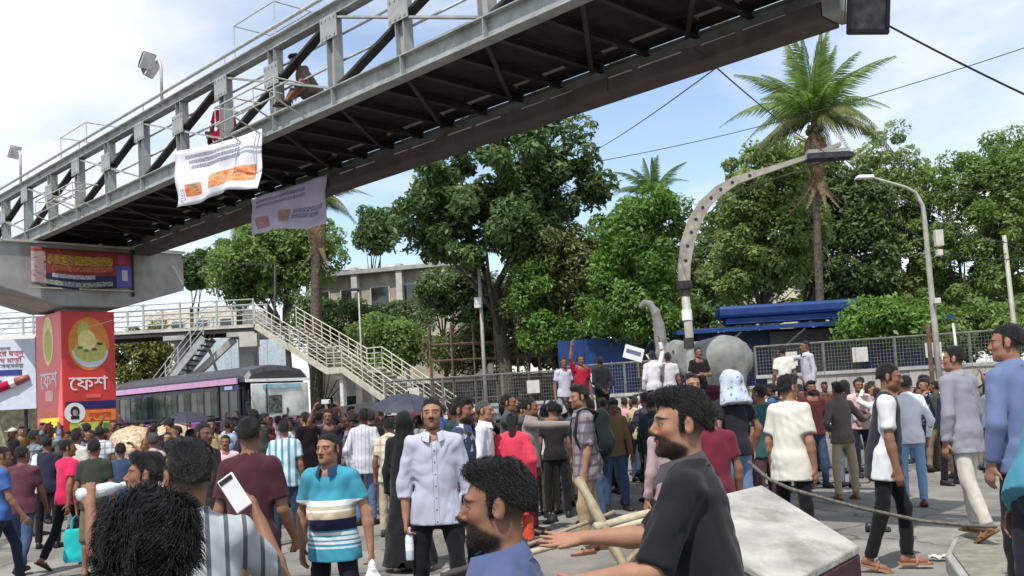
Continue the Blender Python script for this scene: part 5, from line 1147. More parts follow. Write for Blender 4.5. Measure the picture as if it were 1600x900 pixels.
# curved lamp arch beside the elephant
bx_ = Vector(at(1078, 560, 27.0)); bx_.z = 0
ar = empty('lamp_arch', bx_); tag(ar, 'curved steel lamp arch with round holes rising over the elephant', 'lamp arch')
apx = [(1069, 440), (1069, 415), (1074, 380), (1084, 348), (1100, 320), (1122, 299), (1150, 282), (1200, 266), (1255, 248), (1312, 226)]
ap = [Vector(at(x, y, 27.0)) - bx_ for x, y in apx]; wd = [.17, .18, .20, .20, .19, .17, .13, .09, .07, .06]
pole_line('post', [(0, 0, 0), (0, 0, 1.2), (ap[0].x + .04, 0, ap[0].z - 1.6), (ap[0].x, 0, ap[0].z - .1)], [.13, .13, .12, .12], POLEW, ar, 12)
for z_, m_ in ((2.9, STEEL_D), (3.7, WHITE), (4.4, STEEL_D)): MB().tube([(.0, 0, z_ - bx_.z), (0, 0, z_ + .3)], .145, 12).build('post_band', m_, ar)
box_obj('collar', (ap[0].x, 0, ap[0].z - .1), (.38, .34, .22), DARK, ar)
V = []; 
for i, p in enumerate(ap):
    t = (ap[min(i + 1, 9)] - ap[max(i - 1, 0)]).normalized(); nrm = Vector((-t.z, 0, t.x)); w_ = wd[i]
    for sy, sn in ((-.11, -1), (-.11, 1), (.11, 1), (.11, -1)): V.append(p + nrm * sn * w_ * .9 * (1 if sn > 0 else 1) + Vector((0, sy, 0)))
Fs = [(i * 4 + k, i * 4 + (k + 1) % 4, i * 4 + 4 + (k + 1) % 4, i * 4 + 4 + k) for i in range(9) for k in range(4)] + [(3, 2, 1, 0), (36, 37, 38, 39)]
MB().add(V, Fs).build('arch_beam', mat('arch_paint', (.34, .31, .27), .6, .1, var=.15, stain=.4), ar)
hole = MB().tube([(0, -.118, 0), (0, .118, 0)], .05, 12).mesh('round_hole')
for t_ in np.linspace(1.2, 6.4, 9):
    i = int(t_); p = ap[i].lerp(ap[i + 1], t_ - i); link('round_hole', hole, BLACK, ar, (p.x, 0, p.z))
for i in range(4, 9):
    t = (ap[i + 1] - ap[i]); MB().beam(ap[i] + Vector((.1, -.05, -.28)), ap[i + 1] + Vector((.1, -.05, -.28)), .04, .04).build('under_rod', STEEL_D, ar)
lh = ap[9]; MB().box((lh.x - .35, 0, lh.z - .34), (1.3, .5, .14)).build('lamp_tray', DARK, ar); MB().box((lh.x - .35, 0, lh.z - .18), (1.2, .3, .1)).build('lamp_gear', STEEL, ar)
# dark board hanging near the bridge end
hb = Vector(at(1357, 24, 9.6)); hg = empty('hanging_board', hb, R(-8)); tag(hg, 'dark framed board hanging at the top edge beside the footbridge end', 'hanging board')
box_obj('panel', (0, 0, .06), (.36, .05, .46), mat('board_grey', (.10, .095, .10), .6, var=.4, vscale=9), hg, rot=(0, R(6), 0)); 
for dz, w_ in ((-.18, .40), (.30, .40)): box_obj('frame_bar', (-.02 if dz < 0 else .02, -.02, dz), (w_, .07, .035), BLACK, hg, rot=(0, R(6), 0))
for dx_ in (-.19, .19): box_obj('frame_bar', (dx_, -.02, .06), (.035, .07, .46), BLACK, hg, rot=(0, R(6), 0))
MB().tube([(0, 0, .3), (0, 0, 1.3), (-.9, .9, 1.35), (.0 - 1.0, 1.0, 1.0)], .02, 6).build('hanger_rod', STEEL_D, hg); MB().tube([(-.19, .03, .3), (-.24, .03, -.05), (-.1, .03, -.08)], .004, 5).build('loose_cable', BLACK, hg)
def wire(a, b, sag, label, r=.012, n_=14):
    a = Vector(a); b = Vector(b); o = MB().tube([a.lerp(b, i / n_) - Vector((0, 0, sag * 4 * (i / n_) * (1 - i / n_))) for i in range(n_ + 1)], r, 5).build('overhead_wire', mat('wire_black', (.03, .03, .03), .6), None, smooth=True)
    return tag(o, label, 'wire')
wire(at(1388, 40, 9.6), at(1660, 175, 9.0), .02, 'black overhead cable running from the hanging board to the picture edge', .011)
wire(at(1085, 75, 11.6), at(1312, 250, 27), .15, 'overhead cable from the footbridge down to the lamp arch', .012)
wire(at(930, 235, 40), at(1200, 45, 14), .1, 'overhead wire from the dark tree up towards the footbridge', .014)
wire(at(935, 252, 40), at(1650, 58, 30), .35, 'long thin overhead wire crossing behind the palm crown', .016)
wire(at(1310, 240, 27), at(1458, 330, 24.5), .2, 'sagging cable between the lamp arch and the street lamp', .012)
wire(at(1460, 330, 24.5), at(1572, 378, 25.5), .15, 'upper cable between the street lamp and leaning pole', .012)
wire(at(1464, 395, 24.5), at(1640, 402, 24), .1, 'lower cable running past the meter boxes to picture edge', .010)
wire(at(1572, 380, 25.5), at(1680, 420, 24), .1, 'cable leaving the leaning pole at the picture edge', .012)
wire(at(270, 365, 24), at(560, 290, 34), .3, 'sagging wire below the footbridge beside the lilac banner', .014)
wire(at(1460, 300, 24.5), at(1650, 262, 30), .25, 'thin cable from the street lamp top towards the pale trees', .010)
wire(at(1464, 352, 24.5), at(1680, 372, 26), .3, 'thin sagging cable beneath the street lamp arm', .010)
wire(at(1362, 300, 30), at(1464, 385, 24.5), .2, 'thin cable dropping from the palm to the meter boxes', .009)
wire(at(1464, 400, 24.5), at(1576, 392, 25.5), .35, 'loose looped cable between the meter boxes and leaning pole', .010)
wire(at(285, 402, 25), at(430, 412, 52), .1, 'thin wire from the pier cap to the weathered pole', .02)
# ------------------------------------------------------------------ trees
def leaf_mat(name, c, c2, tr=.30):
    m = bpy.data.materials.new(name); m.use_nodes = True; t = m.node_tree; L = t.links.new; t.nodes.clear()
    o_ = N(t, 'ShaderNodeOutputMaterial'); ge = N(t, 'ShaderNodeNewGeometry'); mixc = N(t, 'ShaderNodeMix', data_type='RGBA'); L(ge.outputs['Random Per Island'], mixc.inputs[0]); mixc.inputs[6].default_value = (*c, 1); mixc.inputs[7].default_value = (*c2, 1)
    nz = N(t, 'ShaderNodeTexNoise'); co = N(t, 'ShaderNodeTexCoord'); L(co.outputs['Object'], nz.inputs['Vector']); nz.inputs['Scale'].default_value = .9
    hs = N(t, 'ShaderNodeHueSaturation'); mr = N(t, 'ShaderNodeMapRange'); L(nz.outputs[0], mr.inputs[0]); mr.inputs[1].default_value = .3; mr.inputs[2].default_value = .7; mr.inputs[3].default_value = .75; mr.inputs[4].default_value = 1.3; L(mr.outputs[0], hs.inputs['Value']); L(mixc.outputs[2], hs.inputs['Color'])
    d = N(t, 'ShaderNodeBsdfPrincipled'); d.inputs['Roughness'].default_value = .5; d.inputs['Specular IOR Level'].default_value = .35; L(hs.outputs[0], d.inputs['Base Color'])
    tl = N(t, 'ShaderNodeBsdfTranslucent'); h2 = N(t, 'ShaderNodeHueSaturation'); h2.inputs['Saturation'].default_value = 1.15; h2.inputs['Value'].default_value = 1.6; L(hs.outputs[0], h2.inputs['Color']); L(h2.outputs[0], tl.inputs[0])
    mx_ = N(t, 'ShaderNodeMixShader'); mx_.inputs[0].default_value = tr; L(d.outputs[0], mx_.inputs[1]); L(tl.outputs[0], mx_.inputs[2]); L(mx_.outputs[0], o_.inputs[0]); return m
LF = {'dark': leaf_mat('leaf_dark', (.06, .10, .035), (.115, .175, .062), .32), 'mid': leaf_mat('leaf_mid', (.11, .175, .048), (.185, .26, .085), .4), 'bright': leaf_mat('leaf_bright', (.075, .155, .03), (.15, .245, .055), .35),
      'pale': leaf_mat('leaf_pale', (.14, .20, .055), (.235, .30, .115), .42), 'olive': leaf_mat('leaf_olive', (.085, .11, .035), (.15, .17, .065)), 'yellow': leaf_mat('leaf_yellow', (.12, .14, .03), (.22, .22, .07), .35)}
BARK = mat('bark', (.10, .08, .06), .95, var=.35, vscale=9, bump=.6, bscale=25)
def crown_mesh(lobes, nclump, per, leaf, seed, clump_r=(.35, .8), flat=.75, droop=.0):
    g = np.random.default_rng(seed); C_ = []; Rr = []
    vol = np.array([r[0] * r[1] * r[2] for _, r in lobes]); vol = vol / vol.sum()
    for (c, r), f in zip(lobes, vol):
        k = max(3, int(nclump * f)); d = g.normal(size=(k, 3)); d /= np.linalg.norm(d, axis=1)[:, None]; rad = g.uniform(.3, 1.0, k) ** .45 * g.choice([1, 1, 1, 1.12, 1.28], k)
        C_.append(np.array(c) + d * rad[:, None] * np.array(r)); Rr.append(g.uniform(*clump_r, k))
    C_ = np.concatenate(C_); Rr = np.concatenate(Rr); nC = len(C_)
    ci = np.repeat(np.arange(nC), int(per * 1.6)); n_ = len(ci); d = g.normal(size=(n_, 3)); d[:, 2] += .25; d /= np.linalg.norm(d, axis=1)[:, None]
    p = C_[ci] + d * (Rr[ci] * g.uniform(.45, 1.05, n_) ** .6)[:, None] * np.array([1, 1, flat])
    nr = d * .6 + g.normal(size=(n_, 3)) * .55 + np.array([0, 0, .5]); nr /= np.linalg.norm(nr, axis=1)[:, None]
    tg = np.cross(nr, g.normal(size=(n_, 3))); tg /= np.linalg.norm(tg, axis=1)[:, None]; tg[:, 2] -= droop; bt_ = np.cross(nr, tg)
    s = (leaf * .8 * g.uniform(.6, 1.35, n_))[:, None]
    V = np.concatenate([p - tg * s, p - bt_ * s * .42 + nr * s * .12, p + tg * s, p + bt_ * s * .42 + nr * s * .12]); a = np.arange(n_)
    return np_mesh('crown', V, np.stack([a, a + n_, a + 2 * n_, a + 3 * n_], 1), False)
def trunk_mesh(h, r, lobes, seed, nl=7):
    g = random.Random(seed); m = MB(); top = Vector((g.uniform(-.2, .2), g.uniform(-.2, .2), h)); m.tube([(0, 0, -.05), (r * .2, 0, h * .35), tuple(top * .72), tuple(top)], [r * 1.25, r, r * .8, r * .55], 9)
    for i in range(nl):
        c, rr_ = lobes[i % len(lobes)]; e = Vector(c) + Vector([g.uniform(-.75, .75) * rr_[k] for k in range(3)]); b = top * g.uniform(.62, 1.0); mid = b.lerp(e, .5) + Vector((g.uniform(-.3, .3), g.uniform(-.3, .3), g.uniform(.0, .4)))
        m.tube([b, mid, e], [r * .5, r * .3, r * .08], 6)
    return m.mesh('trunk', True)
def tree(x, y, d, lobes_px, leafkind, label, seed, trunk_h=None, r=.2, nclump=120, per=110, leaf=.16, base_x=None, name='tree', clump_r=(.35, .8), droop=0, grp=None):
    # lobes_px: (px, py, rx_px, rz_px[, depth offset]) in the photograph at depth d
    b = at(base_x or x, 600, d); b = np.array([b[0], b[1], 0.0]); root = empty(name, b); k = d / FPX; lobes = []
    for L_ in lobes_px:
        c = at(L_[0], L_[1], d) - b; dd = L_[4] if len(L_) > 4 else 0; lobes.append(((c[0], c[1] + dd, c[2]), (L_[2] * k, max(L_[2], L_[3]) * k * .85, L_[3] * k)))
    cz = min(c[2] for c, _ in lobes); th = trunk_h or max(1.2, cz * .8)
    link('crown', crown_mesh(lobes, nclump, per, leaf, seed, clump_r, droop=droop), LF[leafkind], root); link('trunk', trunk_mesh(th, r, lobes, seed), BARK, root)
    return tag(root, label, 'tree', grp)
tree(790, 0, 41, [(790, 265, 120, 75), (700, 310, 80, 55), (880, 300, 75, 70), (780, 360, 120, 60), (720, 390, 50, 35), (870, 215, 50, 40), (690, 345, 60, 40)], 'dark', 'large dark broad leaved tree in the middle below the footbridge', 1, r=.32, nclump=210, per=125, leaf=.19, clump_r=(.4, .85))
tree(1000, 0, 37, [(1010, 360, 62, 55), (985, 420, 60, 55), (1010, 480, 75, 40), (1030, 330, 35, 30), (960, 470, 45, 35)], 'bright', 'bright green bushy tree beside the curved lamp arch', 2, r=.13, nclump=150, per=120, leaf=.13)
tree(870, 0, 40, [(870, 430, 65, 55), (840, 470, 45, 45), (905, 400, 45, 40), (880, 500, 40, 30)], 'olive', 'olive green tree between the dark tree and the bright one', 3, r=.12, nclump=120, per=110, leaf=.13)
tree(830, 0, 39, [(825, 450, 28, 25), (850, 520, 40, 22), (835, 430, 25, 18)], 'bright', 'low sapling with yellow green leaves beside the blue hoarding', 4, r=.06, nclump=45, per=90, leaf=.12)
tree(1200, 0, 40, [(1190, 290, 65, 60), (1170, 350, 55, 65), (1225, 360, 60, 60), (1160, 430, 50, 40), (1230, 270, 40, 45), (1215, 420, 45, 35)], 'pale', 'tall tree with sunlit pale leaves behind the lamp arch', 5, r=.22, nclump=190, per=120, leaf=.15)
tree(1255, 0, 43, [(1290, 330, 60, 60), (1330, 400, 60, 70), (1300, 280, 45, 40), (1345, 330, 40, 60), (1330, 470, 50, 40)], 'dark', 'dark green tree behind the coconut palm trunk', 6, r=.2, nclump=180, per=120, leaf=.16, base_x=1248)
tree(1400, 0, 44, [(1390, 260, 45, 45), (1420, 300, 55, 50), (1385, 340, 50, 60), (1440, 390, 60, 60), (1390, 440, 55, 45), (1385, 215, 22, 32)], 'pale', 'feathery pale green tree beside the tall street lamp', 7, r=.18, nclump=190, per=120, leaf=.12, clump_r=(.3, .65))
tree(1520, 0, 42, [(1500, 290, 55, 45), (1560, 260, 50, 40), (1600, 320, 70, 60), (1530, 370, 70, 55), (1610, 420, 70, 60), (1500, 440, 60, 50)], 'mid', 'spreading green tree behind the leaning pole', 8, r=.2, nclump=230, per=120, leaf=.13, clump_r=(.3, .7))
tree(1640, 0, 46, [(1620, 270, 60, 50), (1690, 330, 70, 70), (1600, 360, 60, 60)], 'pale', 'pale tree cut off by the picture edge behind the leaning pole', 9, r=.2, nclump=130, per=110, leaf=.14)
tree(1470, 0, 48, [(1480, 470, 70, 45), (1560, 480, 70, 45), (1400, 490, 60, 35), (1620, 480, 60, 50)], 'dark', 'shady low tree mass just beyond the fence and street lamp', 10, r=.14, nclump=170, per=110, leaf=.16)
tree(1400, 0, 33, [(1370, 500, 40, 22), (1425, 505, 35, 20), (1340, 515, 22, 14)], 'bright', 'bright low bush spilling over the fence below the palm', 11, trunk_h=1.2, r=.06, nclump=60, per=100, leaf=.14, name='bush')
tree(450, 0, 58, [(400, 400, 60, 45), (455, 380, 50, 45), (500, 385, 35, 40), (370, 430, 45, 35), (430, 430, 50, 35)], 'mid', 'broad olive green tree behind the far walkway and lilac banner', 12, r=.3, nclump=180, per=110, leaf=.2, clump_r=(.5, 1.0))
tree(590, 0, 75, [(592, 355, 28, 26), (585, 375, 25, 20)], 'dark', 'small far tree beside the blue grey building', 13, r=.15, nclump=60, per=90, leaf=.25, clump_r=(.5, .9))
tree(305, 0, 60, [(303, 425, 22, 24), (320, 415, 16, 16)], 'dark', 'small dark tree beside the pier cap', 14, r=.12, nclump=45, per=90, leaf=.2)
tree(200, 0, 54, [(205, 560, 38, 40), (180, 545, 25, 25)], 'yellow', 'yellowish roadside tree under the far walkway next to red advertisement', 15, r=.1, nclump=60, per=90, leaf=.15)
tree(235, 0, 55, [(245, 545, 16, 40), (250, 580, 18, 25)], 'yellow', 'thin yellow green shrub under the walkway left of the pale sheets', 16, r=.06, nclump=40, per=80, leaf=.13)
tree(600, 0, 49, [(610, 530, 45, 30), (580, 520, 30, 25), (640, 545, 40, 28), (600, 570, 50, 22)], 'mid', 'green shrub growing behind the staircase landing', 17, trunk_h=1.5, r=.08, nclump=90, per=100, leaf=.14, name='bush')
tree(700, 0, 47, [(700, 455, 45, 28), (750, 470, 50, 35)], 'dark', 'dark shrubby tree hanging over the rusty scaffold', 18, r=.12, nclump=95, per=110, leaf=.15)
tree(500, 0, 52, [(490, 500, 36, 32), (535, 500, 38, 32), (470, 485, 24, 20), (590, 505, 40, 25), (640, 500, 35, 30)], 'dark', 'dry dark creeper shrub behind the upper staircase flight', 19, trunk_h=2, r=.08, nclump=130, per=90, leaf=.13, name='bush')
tree(770, 0, 46, [(720, 550, 60, 30), (800, 540, 50, 35), (770, 520, 50, 25)], 'olive', 'shrub growing inside the rusty scaffold', 20, trunk_h=1, r=.06, nclump=80, per=90, leaf=.13, name='bush')
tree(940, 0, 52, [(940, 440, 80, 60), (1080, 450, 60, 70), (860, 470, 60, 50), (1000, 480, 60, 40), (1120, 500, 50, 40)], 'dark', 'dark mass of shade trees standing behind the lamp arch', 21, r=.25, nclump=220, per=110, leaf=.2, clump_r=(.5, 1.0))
tree(30, 0, 40, [(30, 670, 25, 20), (45, 650, 14, 22)], 'dark', 'low dark shrub at the foot of the white billboard', 22, trunk_h=.6, r=.05, nclump=30, per=80, leaf=.1, name='bush')
tree(1150, 0, 56, [(1150, 400, 60, 60), (1250, 440, 50, 50), (1330, 470, 60, 50)], 'mid', 'mid green tree filling the gap behind the blue shed', 23, r=.2, nclump=130, per=100, leaf=.2, clump_r=(.5, 1.0))
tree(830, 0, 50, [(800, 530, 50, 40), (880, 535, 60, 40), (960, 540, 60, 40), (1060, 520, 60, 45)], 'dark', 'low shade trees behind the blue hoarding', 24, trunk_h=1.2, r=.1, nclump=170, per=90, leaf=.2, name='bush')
tree(1450, 0, 40, [(1370, 525, 50, 28), (1450, 520, 55, 30), (1540, 515, 55, 32), (1620, 510, 50, 35)], 'mid', 'hedge like shrubs directly behind the wire fence near the street lamp', 25, trunk_h=.8, r=.08, nclump=150, per=90, leaf=.15, name='bush')
# palms
def frond_mesh(L_, droop, seed, width=.55, leaf_w=.035):
    g = random.Random(seed); m = MB(); n_ = 16; pts = []
    for i in range(n_ + 1):
        t = i / n_; pts.append(Vector((L_ * (t - .12 * droop * t * t), 0, L_ * (.12 * t - droop * .55 * t ** 2.6))))
    m.tube(pts, [.035 * (1 - .85 * i / n_) for i in range(n_ + 1)], 5)
    for i in range(44):
        t = .10 + .9 * i / 44; k = t * n_; a = pts[min(int(k), n_ - 1)].lerp(pts[min(int(k) + 1, n_)], k - int(k)); tg = (pts[min(int(k) + 1, n_)] - pts[int(k) if int(k) < n_ else n_ - 1]).normalized()
        l_ = width * math.sin(math.pi * min(1, .16 + .84 * t) ** .8) * g.uniform(.85, 1.1) + .12
        for s in (1, -1):
            dr = (tg * .75 + Vector((0, s, 0)) * .75 + Vector((0, 0, -.7 - g.uniform(0, .5)))).normalized(); w_ = tg * leaf_w; e = a + dr * l_ + Vector((0, 0, -.10 * l_)); mid = a + dr * l_ * .5 + Vector((0, 0, .05))
            m.add([a - w_ * .6, a + w_ * .6, mid + w_, mid - w_, e], [(0, 1, 2, 3), (3, 2, 4)])
    return m.mesh('frond')
def palm(x, ybase, ytop, d, L_, nf, label, seed, leafm, base_px=None, r=.14):
    b = at(base_px or x, ybase, d); b[2] = 0; tp = at(x, ytop, d) - b; root = empty('palm_tree', b); tag(root, label, 'palm tree'); g = random.Random(seed)
    pts = [Vector((tp[0] * (i / 8) ** 1.6, .0, tp[2] * i / 8)) for i in range(9)]
    MB().tube(pts, [r * 1.5] + [r * (1.1 - .3 * i / 8) for i in range(1, 9)], 10).build('trunk', BARK, root, smooth=True)
    top = pts[-1]; meshes = [frond_mesh(L_, dr, seed + i, .16 * L_ + .15) for i, dr in enumerate((.25, .75, 1.2, 1.6))]
    for i in range(nf):
        ring = i / nf; mi = 0 if ring < .22 else 1 if ring < .5 else 2 if ring < .78 else 3; az = i * 2.399 + g.uniform(-.2, .2); el_ = (R(76), R(52), R(34), R(8))[mi] + g.uniform(-.12, .12)
        link('frond', meshes[mi], leafm if mi < 3 else LF['olive'], root, top + Vector((0, 0, .05 * (3 - mi))), (g.uniform(-.35, .35), -el_, az)).scale = [g.uniform(.72, 1.12)] * 3
    dry = LF['yellow']
    for i in range(9): link('dead_frond', meshes[3], mat('dead_frond', (.24, .17, .10), .9, var=.3), root, top - Vector((0, 0, .25)), (0, R(52) + g.uniform(-.1, .2), i * .7)).scale = (.8, .9, 1.0)
    nut = MB().tube([(0, 0, -.13), (0, 0, -.08), (0, 0, .06), (0, 0, .13)], [.03, .10, .11, .03], 8).mesh('coconut')
    for i in range(7): link('coconut', nut, mat('coconut', (.10, .12, .04), .6), root, top + Vector((.25 * math.cos(i * .9), .25 * math.sin(i * .9), -.28 - .1 * (i % 2))))
    return root
palm(1272, 560, 190, 36, 3.4, 38, 'tall coconut palm rising above the trees behind the lamp arch', 4, LF['mid'], 1284, .16)
palm(495, 560, 318, 48, 3.4, 20, 'coconut palm with yellowing fronds partly behind the lilac banner', 5, LF['yellow'], 492, .3)
palm(1020, 560, 308, 62, 3.0, 16, 'small far palm peeping over the bright green tree', 6, LF['dark'], 1020, .15)
palm(375, 560, 350, 62, 3.0, 16, 'far palm with drooping fronds beneath the footbridge', 7, LF['olive'], 372, .2)
# ------------------------------------------------------------------ street objects near the camera
BAMB = mat('bamboo', (.27, .22, .14), .6, var=.2, vscale=14, stain=.3); BAMB2 = mat('pale_bamboo', (.42, .37, .26), .6, var=.2, vscale=14, stain=.2)
BLKW = mat('white_block', (.36, .355, .325), .85, var=.22, vscale=3.5, bump=.5, bscale=22, stain=.85, sscale=3.0); BLKR = mat('maroon_block', (.085, .035, .04), .8, var=.3, vscale=5, stain=.25, bump=.2)
def hexa(name, top, bot, m, parent=None):
    c = np.mean(np.array(top + bot), 0); V = [np.array(p) for p in top] + [np.array(p) for p in bot]
    return MB().add(V, [(3, 2, 1, 0), (4, 5, 6, 7), (0, 1, 5, 4), (1, 2, 6, 5), (2, 3, 7, 6), (3, 0, 4, 7)]).build(name, m, parent, bevel=.012)
blk = empty('toppled_block', (0, 0, 0)); tag(blk, 'toppled white road block with maroon sides lying before the black shirted man', 'road block')
A, B, C_, D_ = at(1190, 757, 6.3), at(1343, 852, 5.3), at(1225, 915, 4.75), at(1010, 800, 5.6)
top_ = [A, B, C_, D_]; dn = np.array([.06, .10, 1.0])
bot_ = [np.array([p[0] + .05, p[1] + .12, 0.0]) for p in top_]; bot_[0][2] = .0
hexa('core', [p - np.array([0, 0, .05]) for p in top_], bot_, BLKR, blk); hexa('top_slab', top_, [p - np.array([0, 0, .048]) for p in top_], BLKW, blk)
for p, q in ((B, C_), (C_, D_)):
    for t in (.25, .5, .75):
        c = p * (1 - t) + q * t; pass
sg = empty('leaning_board', (0, 0, 0)); tag(sg, 'maroon and blue painted board leaning under the outstretched arms', 'board')
c0, c1, c2, c3 = at(1062, 792, 5.2), at(1085, 860, 5.15), at(990, 915, 4.6), at(968, 892, 4.65); nrm_ = np.cross(c1 - c0, c3 - c0); nrm_ = nrm_ / np.linalg.norm(nrm_) * .03
BRD = mat('board_paint', lin((120, 52, 58)), .7, var=.4, vscale=9, col2=lin((60, 96, 120)), stain=.2)
hexa('panel', [c0, c1, c2, c3], [c + nrm_ for c in (c0, c1, c2, c3)], BRD, sg)
for q, w in ((c0, c3), (c1, c2)): MB().tube([q, w, w + (w - q) * .35], .018, 6).build('batten', BAMB, sg)
def stick(x0, y0, d0, x1, y1, d1, r, m, label, name='bamboo_pole'):
    a, b = at(x0, y0, d0), at(x1, y1, d1); n_ = 9; g = random.Random(int(x0 + y1)); pts = [a + (b - a) * i / n_ + np.array([g.uniform(-1, 1), 0, g.uniform(-1, 1)]) * r * .15 for i in range(n_ + 1)]
    rr_ = [r * (1.12 if i % 3 == 0 else .95) for i in range(n_ + 1)]; o = MB().tube(pts, rr_, 8).build(name, m, None, smooth=True); return tag(o, label, 'pole')
stick(905, 750, 4.7, 992, 915, 4.3, .024, BAMB, 'thick bamboo pole standing aslant behind the open hands')
stick(818, 866, 4.35, 1075, 796, 4.6, .015, BAMB2, 'pale bamboo pole, lowest of the bundle crossing the aslant pole')
stick(930, 824, 4.5, 1095, 783, 4.7, .022, BAMB2, 'short thick bamboo pole lying across the aslant pole')
stick(822, 852, 4.6, 960, 800, 4.8, .010, BAMB, 'thin dark cane reaching left behind the bamboo bundle')
stick(870, 840, 4.6, 1080, 822, 4.55, .011, BAMB, 'thin split cane beneath the short thick bamboo pole')
stick(690, 902, 2.9, 757, 879, 2.95, .013, STEEL_D, 'grey metal pipe end below the chin of the bearded man', 'pipe')
rp_ = [at(1170, 722, 7.4), at(1200, 748, 7.2), at(1235, 764, 7.0), at(1340, 793, 6.9), at(1440, 814, 6.8), at(1500, 820, 6.6), at(1556, 823, 6.2)]
tag(MB().tube(rp_, .013, 6).build('rope', mat('rope_fibre', (.13, .12, .10), .9, var=.3, vscale=40), None, smooth=True), 'long grey rope stretched over the white block towards the teal sleeve', 'rope')
# kerb slab bottom right
kp = [ground(1476, 862, .17), ground(1520, 925, .17), ground(1900, 925, .17), ground(1900, 800, .17), ground(1560, 812, .17), ground(1490, 835, .17)]
kb = empty('kerb', (0, 0, 0)); kb['kind'] = 'structure'
MB().prism([(p[0], p[1]) for p in kp], -.05, .15).build('kerb_stone', CONC, kb, bevel=.025); KT = mat('kerb_soil', (.26, .245, .21), .95, var=.35, vscale=8, bump=.8, bscale=30, col2=(.14, .135, .10))
cx_ = np.mean([p[:2] for p in kp], 0); MB().prism([tuple(cx_ + (p[:2] - cx_) * .93) for p in kp], .10, .17).build('soil_fill', KT, kb)
# litter on the road
g_ = random.Random(11)
def litter(x, y, w, h, m, label, name='paper_scrap', z=.01):
    p = ground(x, y, .02); mb = MB(); n_ = 5; V = [(w * (i / n_ - .5), h * (j / n_ - .5), .018 * math.sin(i * 2.1 + j * 1.3) + .016) for j in range(n_ + 1) for i in range(n_ + 1)]
    o = mb.add(V, [(j * 6 + i, j * 6 + i + 1, j * 6 + 7 + i, j * 6 + 6 + i) for j in range(n_) for i in range(n_)]).build(name, m, None, smooth=True, loc=p, rot=(0, 0, g_.uniform(0, 6))); o.modifiers.new('thickness', 'SOLIDIFY').thickness = .004; return tag(o, label, 'litter')
LITW = mat('scrap_paper', (.6, .6, .56), .8, var=.15)
litter(1465, 872, .16, .10, LITW, 'white paper scrap on the road before the kerb'); litter(1150, 800, .14, .1, LITW, 'paper scrap on the road behind the white block'); litter(662, 852, .1, .14, LITW, 'pale scrap on the road near the woman in black'); litter(1375, 800, .12, .08, LITW, 'small scrap behind the walking man in black'); litter(480, 812, .14, .1, LITW, 'white scrap behind the man in the striped polo')
def lone_shoe(x, y, rz, m, label):
    J = geo(('J', 'stand'), lambda: skel({})); me = geo(('lone',), lambda: shoe_mesh(J, 'l')); p = ground(x, y); q = J['anl'] - V3(0, 0, .08)
    r = empty('lost_shoe', p, rz); link('upper', me, m, r, -Vector(q)); box_obj('sole', (0, -.06, .012), (.09, .27, .024), BLACK, r, bevel=.01); return tag(r, label, 'shoe')
lone_shoe(1363, 830, R(70), mat('black_leather', (.02, .02, .02), .5), 'lost black shoe lying on the road behind the walking man')
lone_shoe(865, 815, R(-40), mat('dark_leather', (.03, .03, .035), .5), 'lost dark shoe on the road left of the khaki trousers')
lone_shoe(1010, 772, R(20), mat('brown_leather', (.05, .03, .02), .5), 'lost brown shoe on the road before the dark trousers')

# ------------------------------------------------------------------ the people one can single out
G1 = 'people in the street'
BLK, WHT, NVY, GRY, MAR = (28, 28, 32), (222, 224, 228), (38, 44, 66), (130, 132, 140), (88, 40, 46)
def arms(base, **kw): d = dict(POSE[base]); d.update(kw); return d
# black shirted man reaching out
p_black = arms('relax', id='black', ua_l=(.36, -.42, -.85), fa_l=(.06, -1, -.02), ua_r=(-.1, -.75, -.62), fa_r=(.12, -1, .10), hd_r=(.1, -1, .02), curl_l=.25, curl_r=.15, spread_r=.5, spread_l=.3, pn_l=(0, 0, 1), pn_r=(.5, 0, .8), lean=(0, -.05), yaw=R(22), pitch=-.03)
r_black = person(p_black, 1062, 617, 3.45, -112, res='hi', hair='quiff', tone=1, beard=2, upper='half', sleeve=.92, loose=.012, ucol=(30, 30, 36), lcol=(24, 26, 36), label='bearded man in black shirt reaching both arms out over the bamboo', group=G1, seed=1, hem=-.16, strands=5200, collar=(70, 66, 70))
p_near = arms('relax', id='near', yaw=R(0), pitch=.02, lean=(0, -.03))
r_near = person(p_near, 775, 733, 2.5, -97, res='hi', hair='quiff', tone=2, beard=2, upper='shirt', ucol=(80, 94, 132), lcol=(40, 40, 50), label='bearded man in blue shirt with swept black hair, head at bottom edge', group=G1, seed=2, strands=5200)
r_h = person(arms('relax', id='fluff', yaw=R(12)), 232, 789, 1.92, 186, res='hi', hair='fluffy', tone=3, upper='tee', ucol=(50, 52, 60), label='head with fluffy black hair seen from behind at bottom edge', group=G1, seed=3, strands=11000)
p_ph = arms('relax', id='phone1', ua_r=(-.55, -.55, -.72), fa_r=(.22, -.55, .9), curl_r=.75, pn_r=(.7, -.2, 0), yaw=R(18))
r_ph = person(p_ph, 291, 697, 3.25, 200, res='hi', hair='fade', tone=2, upper='half', ucol=(176, 182, 186), upat=('vert', (90, 96, 104), 16, .25), label='man with short hair holding a white phone beside his ear', group=G1, seed=4, strands=4000)
hp = hand_world(*r_ph, 'r', .10, .03)
def phone(p, rz, rx, col, label, w=.07, h=.142):
    r = empty('mobile_phone', p, rz); m = mat('phone_%d' % int(col * 100), (col, col, col * 1.02), .25, var=.05); box_obj('case', (0, 0, 0), (w, .009, h), m, r, bevel=.006, rot=(rx, 0, 0)); box_obj('camera_bump', (-.0, -.006, h * .40), (w * .82, .006, h * .12), BLACK, r, bevel=.003, rot=(rx, 0, 0)); return tag(r, label, 'phone')
